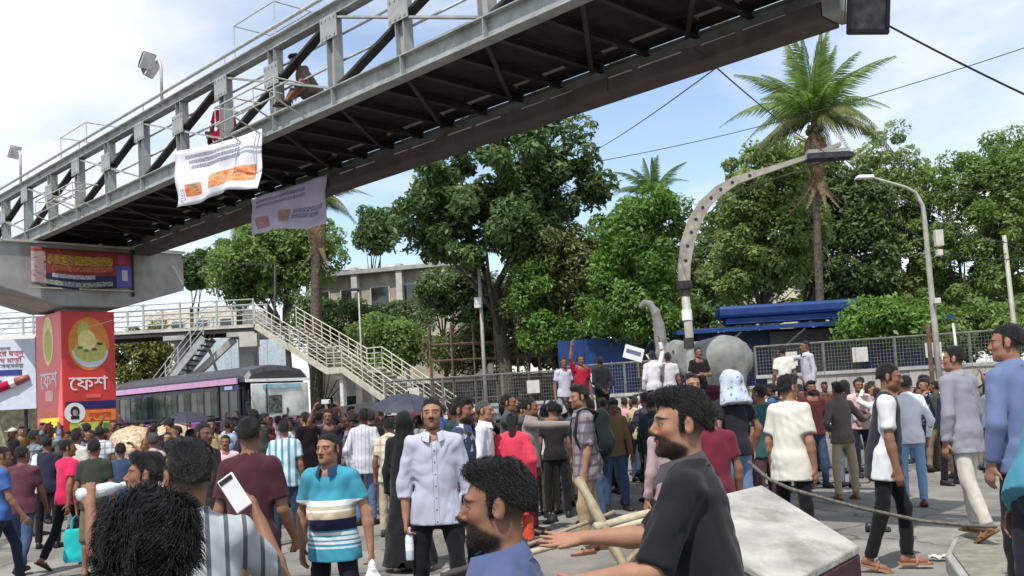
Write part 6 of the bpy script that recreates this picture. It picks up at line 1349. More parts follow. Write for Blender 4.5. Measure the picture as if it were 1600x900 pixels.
phone(hp + Vector((-.03, -.03, .045)), R(-8), R(0), .75, 'white mobile phone held up beside the short haired man').rotation_euler = (0, R(-32), R(-8))
p_bt = arms('relax', id='drink', ua_l=(.30, -.8, -.45), fa_l=(-.42, -.12, 1), curl_l=.9, pn_l=(-.6, 0, .5), yaw=R(-5), pitch=-.1)
r_bt = person(p_bt, 228, 713, 4.9, -75, res='hi', hair='messy', tone=2, upper='tee', ucol=(40, 42, 48), lcol=BLK, label='dark shirted man drinking from a plastic bottle', group=G1, seed=5)
def bottle(p, q, label, r=.032):
    p = Vector(p); q = Vector(q); root = empty('water_bottle', p); ax = (q - p); L_ = ax.length; root.rotation_euler = ax.to_track_quat('Z', 'Y').to_euler()
    PET = mat('bottle_plastic', (.62, .70, .74), .12, var=.05, spec=.7); MB().tube([(0, 0, 0), (0, 0, .01), (0, 0, L_ * .68), (0, 0, L_ * .86), (0, 0, L_ * .92)], [r * .8, r, r, r * .45, r * .42], 12).build('bottle_body', PET, root, smooth=True); MB().tube([(0, 0, L_ * .92), (0, 0, L_)], r * .5, 10).build('cap', mat('bottle_cap', (.75, .75, .78), .4), root); MB().tube([(0, 0, L_ * .3), (0, 0, L_ * .5)], r * 1.02, 12).build('label_band', WHITE, root); return tag(root, label, 'bottle')
hb_ = hand_world(*r_bt, 'l', .08, .03); hc_ = Vector(r_bt[0].location) + (Matrix.Rotation(r_bt[0].rotation_euler[2], 3, 'Z') @ Vector(r_bt[1]['head'] + r_bt[1]['Hm'] @ V3(0, -.11, -.06))) * r_bt[2]
bottle(hc_ + (hb_ - hc_).normalized() * .24, hc_, 'clear water bottle at the lips of the drinking man')
# striped polo
bands = [(1.215, .022, (214, 222, 226)), (1.14, .05, (206, 188, 160)), (1.16, .008, (236, 238, 238)), (1.055, .045, (34, 38, 72)), (.985, .012, (226, 232, 236)), (.95, .012, (226, 232, 236)), (.915, .010, (226, 232, 236)), (.88, .008, (206, 222, 230))]
p_polo = arms('relax', id='polo', ua_l=(.38, .05, -1), fa_l=(.10, -.12, -1), ua_r=(-.34, .10, -1), fa_r=(0, -.12, -1), yaw=R(-8), curl_l=.9, pitch=-.04)
r_polo = person(p_polo, 512, 681, 6.8, -14, res='hi', hair='short', tone=1, beard=0, upper='half', sleeve=.66, ucol=(66, 152, 178), upat=('bands', bands), lcol=(24, 26, 36), label='smiling man in teal striped polo shirt', group=G1, seed=6, hem=-.17, loose=.012, belly=.035, wide=1.06, strands=2600, collar=(40, 56, 84))
p_lav = arms('relax', id='lav', ua_r=(-.24, .08, -1), fa_r=(-.02, -.22, -1), ua_l=(.28, .10, -1), fa_l=(.10, -.1, -1), th_l=(.12, -.2, -1), sh_l=(.02, .16, -1), yaw=R(-6), pitch=-.10, curl_r=1.0)
r_lav = person(p_lav, 674, 626, 7.5, 6, res='hi', hair='short', tone=1, beard=1, upper='rolled', sleeve=1.42, ucol=(190, 192, 210), lcol=(22, 22, 28), label='man in pale lavender shirt walking towards us with a bottle', group=G1, seed=7, hem=-.14, loose=.010, strands=2600)
hb_ = hand_world(*r_lav, 'r', .10, .02); bottle(hb_ + Vector((.0, -.01, -.22)), hb_ + Vector((0, 0, .03)), 'clear water bottle hanging from the lavender shirted man\'s hand')
p_mar = arms('relax', id='mar', ua_l=(.2, .1, -1), fa_l=(.06, -.25, -1), ua_r=(-.2, -.1, -1), fa_r=(.0, -.7, -.8), yaw=R(14), curl_r=.9, curl_l=.8)
r_mar = person(p_mar, 389, 655, 6.5, 168, res='hi', hair='short', tone=2, upper='tee', sleeve=.72, ucol=(72, 36, 46), lcol=(196, 172, 130), label='tall man in dark maroon tee and tan trousers seen from behind', group=G1, seed=8, hem=-.13, loose=.008, strands=2600)
# right-hand group
p_bw = arms('walk', id='bw', ua_r=(-.10, -.12, -1), fa_r=(0, -.28, -1), ua_l=(.12, .2, -1), th_r=(-.03, .12, -1), sh_r=(0, .32, -1), ft_r=(0, -1, -.25), th_l=(.03, -.30, -1), sh_l=(0, .02, -1), pitch=.15, lean=(0, -.06))
r_bw = person(p_bw, 1388, 574, 8.9, 68, res='mid', hair='short', tone=2, beard=1, upper='tee', sleeve=.74, ucol=(44, 46, 54), upat=('side', (226, 228, 230), -1, .150), lcol=(20, 20, 24), feet='sandal', fcol=(150, 110, 80), label='man in black tee with white sleeves walking past in sandals', group=G1, seed=9, hem=-.20, loose=.012)
p_gr = arms('walk2', id='grey', ua_l=(.22, .1, -1), fa_l=(.05, -.2, -1), ua_r=(-.2, -.05, -1), fa_r=(0, -.3, -1), th_r=(-.08, -.22, -1), sh_r=(0, .1, -1), th_l=(.06, .2, -1), sh_l=(0, .4, -1), yaw=R(25))
person(p_gr, 1490, 553, 9.3, 208, res='mid', hair='short', tone=1, upper='shirt', ucol=(146, 148, 158), lcol=(206, 200, 190), feet='sandal', fcol=(120, 90, 60), z0=.17, label='man in grey shirt and off white trousers stepping onto the kerb', group=G1, seed=10, hem=-.20, loose=.012, lwide=.004)
p_bl = arms('relax', id='bluesh', ua_r=(-.25, .15, -1), fa_r=(.1, -.35, -1), ua_l=(.3, .1, -1), fa_l=(-.02, -.3, -1), yaw=R(30))
person(p_bl, 1572, 511, 6.7, 205, res='mid', hair='short', tone=1, upper='shirt', ucol=(104, 120, 158), lcol=(26, 28, 36), z0=.17, label='tall man in slate blue shirt on the kerb at picture edge', group=G1, seed=11, hem=-.14, loose=.012)
p_bend = arms('relax', id='bend', lean=(0, -.34), ua_l=(.15, -.35, -1), fa_l=(.05, -.15, -1), ua_r=(-.12, -.35, -1), fa_r=(0, -.1, -1), pitch=.5)
person(p_bend, 1700, 770, 5.4, 120, S=1.74, res='mid', hair='short', tone=2, upper='shirt', ucol=(72, 140, 162), lcol=(40, 44, 52), z0=.17, label='man in teal shirt bending over at the right edge', group=G1, seed=12, loose=.012)
person(arms('relax', id='wt', ua_r=(-.2, .05, -1), fa_r=(-.02, -.2, -1), yaw=R(-12)), 1230, 589, 9.7, 132, res='mid', hair='messy', tone=1, upper='tee', sleeve=.74, ucol=(224, 220, 208), lcol=(22, 22, 26), label='young man in loose cream tee behind the white block', group=G1, seed=13, hem=-.20, loose=.018)
person(arms('hips', id='khaki', ua_r=(-.65, .1, -.8), fa_r=(-.7, -.5, .1), ua_l=(.5, .2, -1), fa_l=(-.6, -.5, -.4)), 1308, 599, 14.4, 195, res='mid', hair='messy', haircol='brown', tone=2, upper='shirt', ucol=(104, 96, 90), lcol=(178, 160, 132), feet='sandal', fcol=(110, 80, 60), label='man in brown shirt and khaki trousers with arms out', group=G1, seed=14, hem=-.12)
person('pockets', 1414, 589, 13.2, 172, res='mid', hair='short', tone=1, upper='shirt', ucol=(232, 234, 240), lcol=(128, 164, 204), fcol=(92, 40, 44), label='man in white shirt and light blue jeans with his back turned', group=G1, seed=15, hem=-.12)
p_pl = arms('relax', id='plaid', ua_l=(.15, -.1, -1), fa_l=(.02, -.25, -1), th_l=(.05, -.25, -1), sh_l=(0, .1, -1), th_r=(-.06, .15, -1), sh_r=(0, .3, -1), pitch=.05)
r_pl = person(p_pl, 904, 604, 10.9, -78, res='mid', hair='quiff', tone=1, beard=1, upper='rolled', sleeve=.95, ucol=(150, 140, 146), upat=('check', (86, 78, 92), 9, .3), lcol=(168, 148, 116), feet='sandal', fcol=(100, 70, 52), label='man in open plaid shirt and khaki trousers wearing a black backpack', group=G1, seed=16, hem=-.18, loose=.014)
def backpack(rt, col, label, strap=True):
    root, J, k = rt; m = cloth(col); r = empty('backpack', root.location, root.rotation_euler[2]); r.scale = root.scale; fw = J['fw']; c = J['chest'] - fw * .20 - J['T'] * .06
    S = Solid(c - .3, c + .3, .02); S.cone(c + J['T'] * .14, c - J['T'] * .15, .11, .14, .03, flat=(fw, .75)); S.ell(c - J['T'] * .1 - fw * .06, (.10, .06, .10), None, .03); S.wobble(.005, 30, 5); link('pack', S.mesh('pack'), m, r)
    for s in ('l', 'r'):
        sh_ = J['sh_' + s] * .55 + J['neck'] * .45; MB().tube([c + J['T'] * .2 + (sh_ - J['neck']) * .6, sh_ + J['T'] * .055 - fw * .03, sh_ + J['T'] * .04 + fw * .06, J['chest'] + (sh_ - J['neck']) + fw * .13 - J['T'] * .02, J['chest'] + (sh_ - J['neck']) * 1.3 + fw * .08 - J['T'] * .16, c - J['T'] * .16 + (sh_ - J['neck'])], .02, 6).build('strap', m, r, smooth=True)
    return tag(r, label, 'backpack')
backpack(r_pl, (30, 40, 40), 'black backpack on the plaid shirted man')
person(arms('relax', id='olive', pitch=.35, ua_l=(.2, -.1, -1), ua_r=(-.2, -.1, -1)), 957, 624, 14.5, 10, res='mid', hair='messy', haircol='brown', tone=3, upper='vest', sleeve=1.9, ucol=(112, 96, 62), lcol=(62, 84, 120), label='man in olive top with green lanyard and blue jeans', group=G1, seed=17)
person(arms('relax', id='teal', ua_r=(-.3, .1, -1)), 1186, 603, 12.3, 215, res='mid', hair='short', tone=2, upper='tee', ucol=(44, 92, 96), lcol=(92, 60, 70), label='man in dark teal tee and maroon trousers beside the cream tee', group=G1, seed=18, hem=-.12)
r_cl = person('pockets', 1140, 586, 11.5, 200, res='mid', hair='short', tone=2, upper='tee', ucol=(40, 38, 48), lcol=(110, 140, 178), label='man in dark tee and jeans with pale cloth over his head', group=G1, seed=19)
hw = Vector(r_cl[0].location) + (Matrix.Rotation(r_cl[0].rotation_euler[2], 3, 'Z') @ Vector(r_cl[1]['head'])) * r_cl[2]
def headcloth(p, col, label):
    S = Solid(np.array([-.3, -.3, -.32]), np.array([.3, .3, .3]), .018); S.ell((0, .02, .05), (.125, .14, .12), None, .05); S.cone((0, .04, .0), (0, .09, -.24), .13, .20, .05, flat=(np.array([0, 1.0, 0]), .75), cut=True); S.wobble(.010, 26, 4, (1, 1, .5), ridge=True); S.ell((0, -.16, -.05), (.10, .1, .12), None, .02, 'sub')
    r = empty('head_cloth', p, R(200)); link('cloth', S.mesh('cloth'), cloth(col, ('print', (120, 140, 160), 18, .62)), r); return tag(r, label, 'cloth')
headcloth(hw, (196, 208, 224), 'pale blue cloth draped over a man\'s head before the elephant')
# women
person(arms('relax', id='burqa'), 632, 649, 10.4, 160, res='mid', hair=None, tone=2, upper='burqa', ucol=(26, 26, 28), lower='loose', lcol=(24, 24, 24), feet='shoe', fcol=(220, 214, 200), label='woman in long black robe and scarf behind the lavender shirt', group=G1, seed=20)
r_pk = person(arms('relax', id='pink', ua_r=(-.3, .15, -1), fa_r=(.1, -.4, -1)), 800, 648, 11.6, 172, res='mid', hair='long', tone=2, upper='kurta', ucol=(228, 70, 96), lower='loose', lcol=(214, 84, 60), fcol=(60, 40, 40), label='woman in coral red kurta with dark bag strap seen from behind', group=G1, seed=21)
# left-hand walkers
person(arms('walk', id='wl1', yaw=R(-20)), 35, 701, 11.4, 182, res='mid', hair='short', haircol='black', tone=2, upper='tee', ucol=(96, 56, 70), lcol=(70, 88, 122), label='man in faded maroon tee and blue jeans walking away', group=G1, seed=22, hem=-.12, loose=.01, wide=1.06)
person(arms('walk2', id='wl2', yaw=R(-30)), 106, 691, 11.9, 150, res='mid', hair='short', tone=2, upper='tee', ucol=(226, 44, 96), lcol=(26, 26, 32), label='man in bright pink tee walking on the road', group=G1, seed=23, feet='sandal')
r_ol = person(arms('relax', id='wl3', ua_l=(.2, .05, -1), ua_r=(-.2, 0, -1)), 147, 688, 11.2, 185, res='mid', hair='short', tone=2, upper='tee', ucol=(56, 62, 52), lower='shorts', lcol=(122, 108, 84), label='man in dark olive tee and cargo shorts carrying a turquoise bag', group=G1, seed=24, feet='sandal')
hp = hand_world(*r_ol, 'l', .1)
bg_ = empty('tote_bag', hp + Vector((0, 0, -.52)), R(8)); tag(bg_, 'turquoise fabric tote bag carried by the man in olive', 'bag'); TQ = cloth((40, 196, 196))
S = Solid(np.array([-.24, -.1, -.02]), np.array([.24, .1, .46]), .016); S.cone((0, 0, .06), (0, 0, .32), .16, .15, .04, flat=(np.array([0, 1.0, 0]), .28)); S.cone((-.08, 0, .05), (.08, 0, .05), .06, .06, .03, flat=(np.array([0, 1.0, 0]), .8)); S.wobble(.006, 30, 3, ridge=True); S.plane((0, 0, .37), (0, 0, 1)); link('bag_body', S.mesh('bag_body'), TQ, bg_)
for yy in (-.03, .03): MB().tube([(-.07, yy, .36), (-.05, yy * .6, .48), (0, 0, .535), (.05, yy * .6, .48), (.07, yy, .36)], .009, 6).build('handle', TQ, bg_)
person('walk', 4, 702, 10.5, 120, res='mid', hair='short', tone=2, upper='tee', ucol=(66, 104, 170), lcol=NVY, label='man in blue tee cut off by the picture edge', group=G1, seed=25)
person('relax', 73, 683, 14, 190, res='mid', hair='short', tone=2, upper='tee', ucol=(44, 48, 66), upat=('side', (226, 228, 232), 1, .13), lcol=BLK, label='man in navy tee with one white sleeve behind the pink tee', group=G1, seed=26)
person('shade', 188, 694, 12.6, 200, res='mid', hair='short', tone=2, upper='tee', ucol=(62, 78, 108), lcol=NVY, label='man in denim blue shirt raising a hand to his brow', group=G1, seed=27)
person('relax', 120, 676, 16, 170, res='mid', hair='short', tone=2, upper='shirt', ucol=(210, 206, 196), lcol=GRY, label='man in pale shirt just before the red advertisement box', group=G1, seed=28)
person('cross', 352, 682, 13.6, 10, res='mid', hair='short', tone=2, upper='tee', ucol=(236, 194, 206), lcol=(60, 60, 76), label='man in pale pink tee with folded arms facing us', group=G1, seed=29)
person('relax', 318, 664, 9.8, 60, res='mid', hair='short', tone=3, beard=1, upper='shirt', ucol=(76, 66, 66), lcol=BLK, label='man in dark brown shirt left of the tall maroon tee', group=G1, seed=30)
person('relax', 240, 678, 12.5, 185, res='mid', hair='bald', haircol='grey', tone=2, upper='shirt', ucol=(196, 176, 168), lcol=GRY, label='man in dusty pink shirt in front of the rickshaw hood', group=G1, seed=31)
person('relax', 443, 659, 12.9, 186, res='mid', hair='short', tone=2, upper='tee', ucol=(206, 224, 232), upat=('vert', (92, 150, 176), 11, .38), lcol=(40, 58, 82), label='man in white and blue striped shirt seen from behind', group=G1, seed=32, hem=-.14, loose=.015)
person('relax', 414, 668, 15.5, 0, res='mid', hair='short', tone=2, upper='tee', ucol=(206, 186, 176), lcol=NVY, label='man in beige tee facing us beside the striped shirt', group=G1, seed=33)
person('pockets', 567, 643, 14.6, 176, res='mid', hair='short', tone=2, upper='shirt', ucol=(216, 216, 224), upat=('vert', (176, 178, 194), 18, .3), lcol=(92, 118, 158), label='man in loose white shirt and jeans seen from behind', group=G1, seed=34, hem=-.18, loose=.02)
person('relax', 607, 655, 13.2, 178, res='mid', hair='short', tone=2, upper='half', ucol=(216, 208, 186), upat=('check', (172, 160, 132), 9, .25), lcol=(186, 172, 150), label='man in cream checked shirt beside the woman in black', group=G1, seed=35, hem=-.16)
r_pt = person('photo', 512, 642, 15.8, 8, res='mid', hair='short', tone=2, upper='tee', ucol=(58, 44, 56), lcol=BLK, label='man holding a phone up to take a picture before the bus', group=G1, seed=36)
pp_ = (hand_world(*r_pt, 'l', .12) + hand_world(*r_pt, 'r', .12)) / 2; phone(pp_ + Vector((0, -.03, .03)), 0, 0, .6, 'phone raised above heads in front of the bus').rotation_euler = (0, R(90), 0)
person('relax', 722, 624, 9.0, 70, res='mid', hair='messy', tone=2, beard=2, upper='half', ucol=(52, 66, 92), upat=('print', (206, 212, 222), 14, .6), lcol=BLK, label='bearded man in dark blue floral shirt behind the lavender shirt', group=G1, seed=37)
person('relax', 756, 629, 11.4, 78, res='mid', hair='short', haircol='grey', tone=1, upper='shirt', ucol=(222, 224, 232), lcol=NVY, label='older man in white shirt in profile right of the floral shirt', group=G1, seed=38)
person('point', 795, 618, 13.0, 72, res='mid', hair='short', tone=2, upper='shirt', ucol=(70, 78, 80), lcol=BLK, label='man in grey green shirt looking across behind the coral kurta', group=G1, seed=39)
person('point', 828, 624, 12.6, 82, res='mid', hair='short', tone=2, upper='shirt', sleeve=1.94, ucol=(150, 136, 132), lcol=MAR, label='man in dusty taupe shirt pointing towards the backpack', group=G1, seed=40)
person('relax', 862, 628, 14.2, 185, res='mid', hair='short', tone=2, upper='tee', ucol=(40, 38, 40), lcol=BLK, label='man in black tee behind the pointing arm', group=G1, seed=41)
person('relax', 1080, 586, 10.2, 12, res='mid', hair='short', tone=1, upper='shirt', ucol=(44, 58, 52), lcol=BLK, label='man in dark green jacket facing us just behind the black shirted man', group=G1, seed=42)
person('relax', 1040, 640, 8.6, 200, S=1.6, res='mid', hair='short', tone=1, upper='shirt', ucol=(172, 150, 152), lcol=(176, 156, 152), label='person in dusty rose clothes behind the black shirted man\'s face', group=G1, seed=43)
person('relax', 1108, 628, 8.4, 190, S=1.62, res='mid', hair='short', tone=2, upper='tee', ucol=(112, 36, 54), lcol=(96, 40, 54), label='person in dark crimson behind the black shirted man\'s shoulder', group=G1, seed=44)
person('cross', 1340, 594, 17.5, 5, res='mid', hair='short', tone=2, upper='tee', ucol=(226, 190, 190), lcol=NVY, label='man in pale pink tee facing us beyond the khaki trousers', group=G1, seed=45)
person('relax', 1478, 596, 15.5, 30, res='mid', hair='messy', tone=2, upper='shirt', ucol=(36, 40, 66), lcol=BLK, label='man in navy shirt between the white shirt and grey shirt', group=G1, seed=46)
# raised people on the medians and the plinth
person('relax', 880, 560, 22, 15, z0=.88, res='mid', hair='short', tone=2, upper='tee', ucol=(206, 202, 220), lcol=(168, 172, 186), label='man in lilac tee standing on the median', group=G1, seed=47)
person('raise', 906, 556, 22, 20, z0=.88, res='mid', hair='short', tone=2, upper='tee', ucol=(186, 34, 66), lcol=(186, 190, 200), label='man in red shirt raising an arm on the median', group=G1, seed=48)
person('back', 937, 558, 22, 195, z0=.88, res='mid', hair='short', tone=3, upper='shirt', ucol=(36, 34, 40), lcol=(40, 30, 32), label='man in black shirt standing on the median beside the red shirt', group=G1, seed=49)
person('raise', 1018, 546, 24, 185, z0=.825, res='mid', hair='short', tone=2, upper='shirt', ucol=(226, 222, 230), lcol=(24, 24, 28), label='man in white shirt holding up a placard before the elephant', group=G1, seed=50)
person('relax', 1043, 552, 24.2, 170, z0=.825, res='mid', hair='short', tone=2, upper='tee', ucol=(206, 204, 208), lcol=(24, 24, 28), label='man in pale grey tee next to the placard holder', group=G1, seed=51)
person('cross', 1090, 538, 23.5, 12, z0=.825, res='mid', hair='short', tone=2, upper='tee', ucol=(34, 28, 32), lcol=(30, 28, 34), label='man in black tee standing high before the elephant', group=G1, seed=52)
person('relax', 1222, 541, 20, 182, z0=.88, res='mid', hair='short', tone=2, upper='tee', ucol=(232, 230, 218), lcol=(24, 24, 28), label='man in cream tee standing on the median by the fence', group=G1, seed=53)
person('point', 1257, 534, 20, -75, z0=.88, res='mid', hair='short', tone=2, upper='shirt', ucol=(196, 194, 206), lcol=(26, 28, 32), label='man in pale grey shirt pointing on the median', group=G1, seed=54)
pc = empty('placard', at(990, 552, 24), R(15)); tag(pc, 'white paper placard held up beside the elephant trunk', 'placard'); box_obj('sheet', (0, 0, 0), (.52, .01, .34), WHITE, pc, rot=(0, R(18), 0)); box_obj('print_block', (0, -.008, .02), (.4, .004, .1), GREY, pc, rot=(0, R(18), 0)); box_obj('stick', (.1, .015, -.3), (.02, .02, .6), BAMB, pc)
# people on the bridge
def on_bridge(s, y): return (OFF * Q2 - s * Q2 - y * Q2, OFF * Q2 + s * Q2 - y * Q2, ZB + .36)
person('floor', loc=on_bridge(15.65, BW - .42), face=215, S=1.66, hair='short', tone=2, upper='tee', ucol=(226, 40, 74), lcol=(60, 60, 70), label='person in red sitting on the footbridge above the white banner', group=G1, res='mid', seed=55)
person(arms('floor', id='brid', lean=(0, -.30), pitch=.3), loc=on_bridge(12.75, BW - .45), face=300, S=1.6, hair='messy', tone=2, upper='tee', ucol=(120, 110, 104), lcol=BLK, label='dark haired person leaning low on the footbridge rail', group=G1, res='mid', seed=56)

# ------------------------------------------------------------------ umbrellas, rickshaw, auto
def umbrella(p, r_, label, col, tilt=(0, 0), shaft=.75):
    root = empty('umbrella', p); root.rotation_euler = (tilt[0], tilt[1], .3); m = mat('umbrella_%d_%d_%d' % col, lin(col), .6, var=.1); n_ = 8
    for k in range(n_):
        V = []; a0, a1 = 2 * math.pi * k / n_, 2 * math.pi * (k + 1) / n_
        for i in range(7):
            t = i / 6
            for j in range(4):
                a = a0 + (a1 - a0) * j / 3; sagk = 1 - .07 * t * math.sin(math.pi * j / 3); V.append((r_ * t * math.cos(a) * sagk, r_ * t * math.sin(a) * sagk, .34 * r_ * 1.25 * (1 - t ** 1.9)))
        MB().add(V, [(i * 4 + j, i * 4 + 4 + j, i * 4 + 5 + j, i * 4 + 1 + j) for i in range(6) for j in range(3)]).build('panel', m, root, smooth=True); MB().tube([(0, 0, .40 * r_), (r_ * .55 * math.cos(a0), r_ * .55 * math.sin(a0), .30 * r_), (r_ * math.cos(a0), r_ * math.sin(a0), -.005)], .004, 4).build('rib', DARK, root)
    MB().tube([(0, 0, .5 * r_), (0, 0, -shaft)], .009, 6).build('shaft', DARK, root); MB().tube([(0, 0, -shaft), (0, 0, -shaft - .09)], .016, 6).build('handle', BLACK, root); return tag(root, label, 'umbrella')
umbrella(at(636, 640, 14.2), .56, 'black umbrella open above the crowd near the staircase', (58, 60, 76), (.15, .1))
person('relax', 652, 652, 14.4, 190, S=1.58, res='mid', hair='short', tone=2, upper='shirt', ucol=(48, 48, 58), lcol=BLK, label='person in dark shirt under the black umbrella', group=G1, seed=57)
umbrella(at(292, 660, 16.5), .45, 'dark umbrella open beside the painted rickshaw hood', (52, 52, 66))
def rickshaw(x, y, d, rz, label):
    p = at(x, y, d); r = empty('cycle_rickshaw', (p[0], p[1], 0), rz); r.scale = (.82, .82, .79); tag(r, label, 'rickshaw')
    HD = mat('hood_print', lin((206, 200, 168)), .6, var=.5, vscale=15, col2=lin((142, 92, 78)), stain=.5, sscale=9); RIM = mat('hood_rim', lin((236, 224, 120)), .6, var=.3, vscale=20, col2=lin((230, 150, 130)))
    V = []; n_ = 12
    for i in range(7):
        t = i / 6; a = R(-8 + 118 * t)      # hood ribs swing from front to back
        for j in range(n_ + 1):
            b = math.pi * j / n_; rr_ = .62; V.append((rr_ * math.cos(b), -.75 * math.cos(a) * math.sin(b) ** .6 + .1, 1.25 + .80 * math.sin(a) * math.sin(b) ** .6 + .02))
    o_ = MB().add(V, [(i * (n_ + 1) + j, i * (n_ + 1) + j + 1, (i + 1) * (n_ + 1) + j + 1, (i + 1) * (n_ + 1) + j) for i in range(6) for j in range(n_)]).build('hood', HD, r, smooth=True); o_.modifiers.new('thickness', 'SOLIDIFY').thickness = .02
    for i in (0, 2, 4): MB().tube([V[i * (n_ + 1) + j] for j in range(n_ + 1)], .022, 6).build('hood_rib', RIM, r, smooth=True)
    box_obj('seat', (0, .1, .95), (1.0, .5, .16), mat('seat_red', (.35, .05, .06), .5), r, bevel=.04); box_obj('backrest', (0, .42, 1.2), (1.0, .1, .5), mat('seat_red', (.35, .05, .06)), r, bevel=.03); box_obj('footboard', (0, -.45, .5), (.9, .5, .05), BAMB, r)
    whl = MB().tube([(.34 * 2 * math.cos(a) * .5, .34 * 2 * math.sin(a) * .5, 0) for a in np.linspace(0, 2 * math.pi, 25)], .02, 6).mesh('wheel')
    for c in ((-.55, .2), (.55, .2), (0, -1.55)):
        w = link('wheel', whl, BLACK, r, (c[0], c[1], .36), (0, R(90), 0))
        for q in range(4): MB().tube([(-.33 * math.cos(q * .785), -.33 * math.sin(q * .785), 0), (.33 * math.cos(q * .785), .33 * math.sin(q * .785), 0)], .004, 4).build('spoke', STEEL, w)
    MB().tube([(0, -.2, .55), (0, -.75, .6), (0, -1.35, .9), (0, -1.55, .36)], .022, 6).build('frame', DARK, r); MB().tube([(-.28, -1.2, 1.05), (0, -1.35, .98), (.28, -1.2, 1.05)], .014, 6).build('handlebar', STEEL, r); box_obj('saddle', (0, -.75, .9), (.16, .26, .07), BLACK, r, bevel=.02); MB().tube([(0, -.75, .6), (0, -.75, .88)], .018, 6).build('seat_post', STEEL, r)
    return r
rickshaw(212, 660, 18.5, R(65), 'cycle rickshaw with painted cream and green hood in the crowd'); rickshaw(270, 662, 19.0, R(40), 'cycle rickshaw with yellow rimmed floral hood behind the first one')
au = empty('auto_rickshaw', at(572, 650, 27) * np.array([1, 1, 0]), R(20)); tag(au, 'dark roofed auto rickshaw stuck in the crowd below the stairs', 'auto rickshaw'); GRN = mat('auto_green', (.05, .14, .06), .5, var=.15)
V = []
for i, (x_, zt) in enumerate(((-1.2, 1.5), (-.9, 1.8), (0, 1.9), (.8, 1.82), (1.25, 1.6))):
    for j in range(7): b = math.pi * j / 6; V.append((x_, .65 * math.cos(b), 1.42 + (zt - 1.42) * math.sin(b) ** .5))
MB().add(V, [(i * 7 + j, i * 7 + j + 1, i * 7 + 8 + j, i * 7 + 7 + j) for i in range(4) for j in range(6)] + [tuple(range(6, -1, -1)), tuple(range(28, 35))]).build('roof', mat('auto_canvas', (.03, .03, .03), .7), au, smooth=True)
box_obj('body', (.1, 0, .62), (2.3, 1.24, .7), GRN, au, bevel=.08); box_obj('windscreen', (-1.12, 0, 1.2), (.03, 1.1, .5), GLASS, au); box_obj('yellow_strip', (.1, -.635, 1.36), (2.0, .02, .12), YELL, au)
for c in ((.85, -.55), (.85, .55), (-1.0, 0)): MB().tube([(c[0], c[1] - .06, .24), (c[0], c[1] + .06, .24)], .24, 14).build('wheel', BLACK, au)
for c in (-.95, 0, .95): MB().tube([(c, -.6, .9), (c, -.6, 1.45)], .02, 6).build('roof_post', DARK, au); MB().tube([(c, .6, .9), (c, .6, 1.45)], .02, 6).build('roof_post', DARK, au)
# white carrier bag held by the striped polo
hp = hand_world(*r_polo, 'l', .1); cbg = empty('carrier_bag', hp + Vector((0, -.02, -.34)), .3); tag(cbg, 'white plastic carrier bag in the hand of the striped polo man', 'bag')
S = Solid(np.array([-.16, -.12, -.02]), np.array([.16, .12, .36]), .014); S.cone((0, 0, .09), (0, 0, .2), .10, .05, .05, flat=(np.array([0, 1.0, 0]), .6)); S.cone((0, 0, .2), (0, 0, .33), .04, .018, .03); S.wobble(.006, 45, 9, ridge=True); link('bag_body', S.mesh('bag_body'), mat('white_plastic', (.7, .72, .74), .35, var=.1), cbg)

# ------------------------------------------------------------------ the packed crowd
PAL = [('white', (224, 224, 228)), ('black', (32, 31, 35)), ('navy', (40, 46, 72)), ('maroon', (94, 38, 48)), ('grey', (136, 138, 144)), ('beige', (194, 176, 150)), ('light blue', (150, 178, 206)), ('dark green', (48, 70, 58)), ('pink', (222, 160, 170)), ('brown', (104, 80, 66)), ('red', (176, 44, 52)), ('blue', (66, 96, 160)), ('olive', (112, 104, 70)), ('teal', (56, 120, 130))]
WTS = [5, 5, 4, 3, 3, 2.5, 2.5, 1.5, 1.2, 2, .9, 1.6, 1.4, 1]
PAT = {'white': [None, ('check', (150, 150, 168), 9, .2), ('vert', (120, 130, 160), 14, .2)], 'light blue': [None, ('check', (230, 232, 238), 8, .3)], 'grey': [None, ('check', (70, 70, 80), 8, .3)], 'beige': [None, ('check', (140, 120, 96), 8, .25)], 'black': [None, None, ('print', (150, 150, 160), 16, .64)], 'navy': [None, ('print', (180, 186, 200), 15, .62)], 'maroon': [None, ('check', (40, 24, 30), 8, .35)]}
LOW = [(28, 30, 36), (40, 48, 66), (70, 88, 120), (92, 82, 70), (54, 50, 52), (110, 130, 160), (150, 134, 110)]
taken = [(o.location.x, o.location.y) for o in COL.objects if o.name.startswith('person')]
for nm, rad in (('cycle_rickshaw', 1.3), ('auto_rickshaw', 1.6)):
    for o in COL.objects:
        if o.name.startswith(nm) and o.parent is None: taken += [(o.location.x + rad * .45 * math.cos(a), o.location.y + rad * .45 * math.sin(a)) for a in np.linspace(0, 6.28, 7)]
g_ = random.Random(42); crowd = []
def ok(x, y, dmin):
    for (a, b) in taken:
        if (a - x) ** 2 + (b - y) ** 2 < dmin * dmin: return False
    return True
def dens(px, d):
    if px < 150: return .35 if d > 15 else 0
    if px < 420: return .85 if 14.5 < d < 27 else .0
    if px < 640: return .9 if 15.5 < d < 29 else .0
    if px < 1130: return 1.0 if 13.2 < d < 24.5 else 0
    if px < 1330: return 1.0 if 15.5 < d < 25 else 0
    if px < 1500: return .95 if 16.5 < d < 25 else 0
    return .8 if 17 < d < 25 else 0
tries = 0
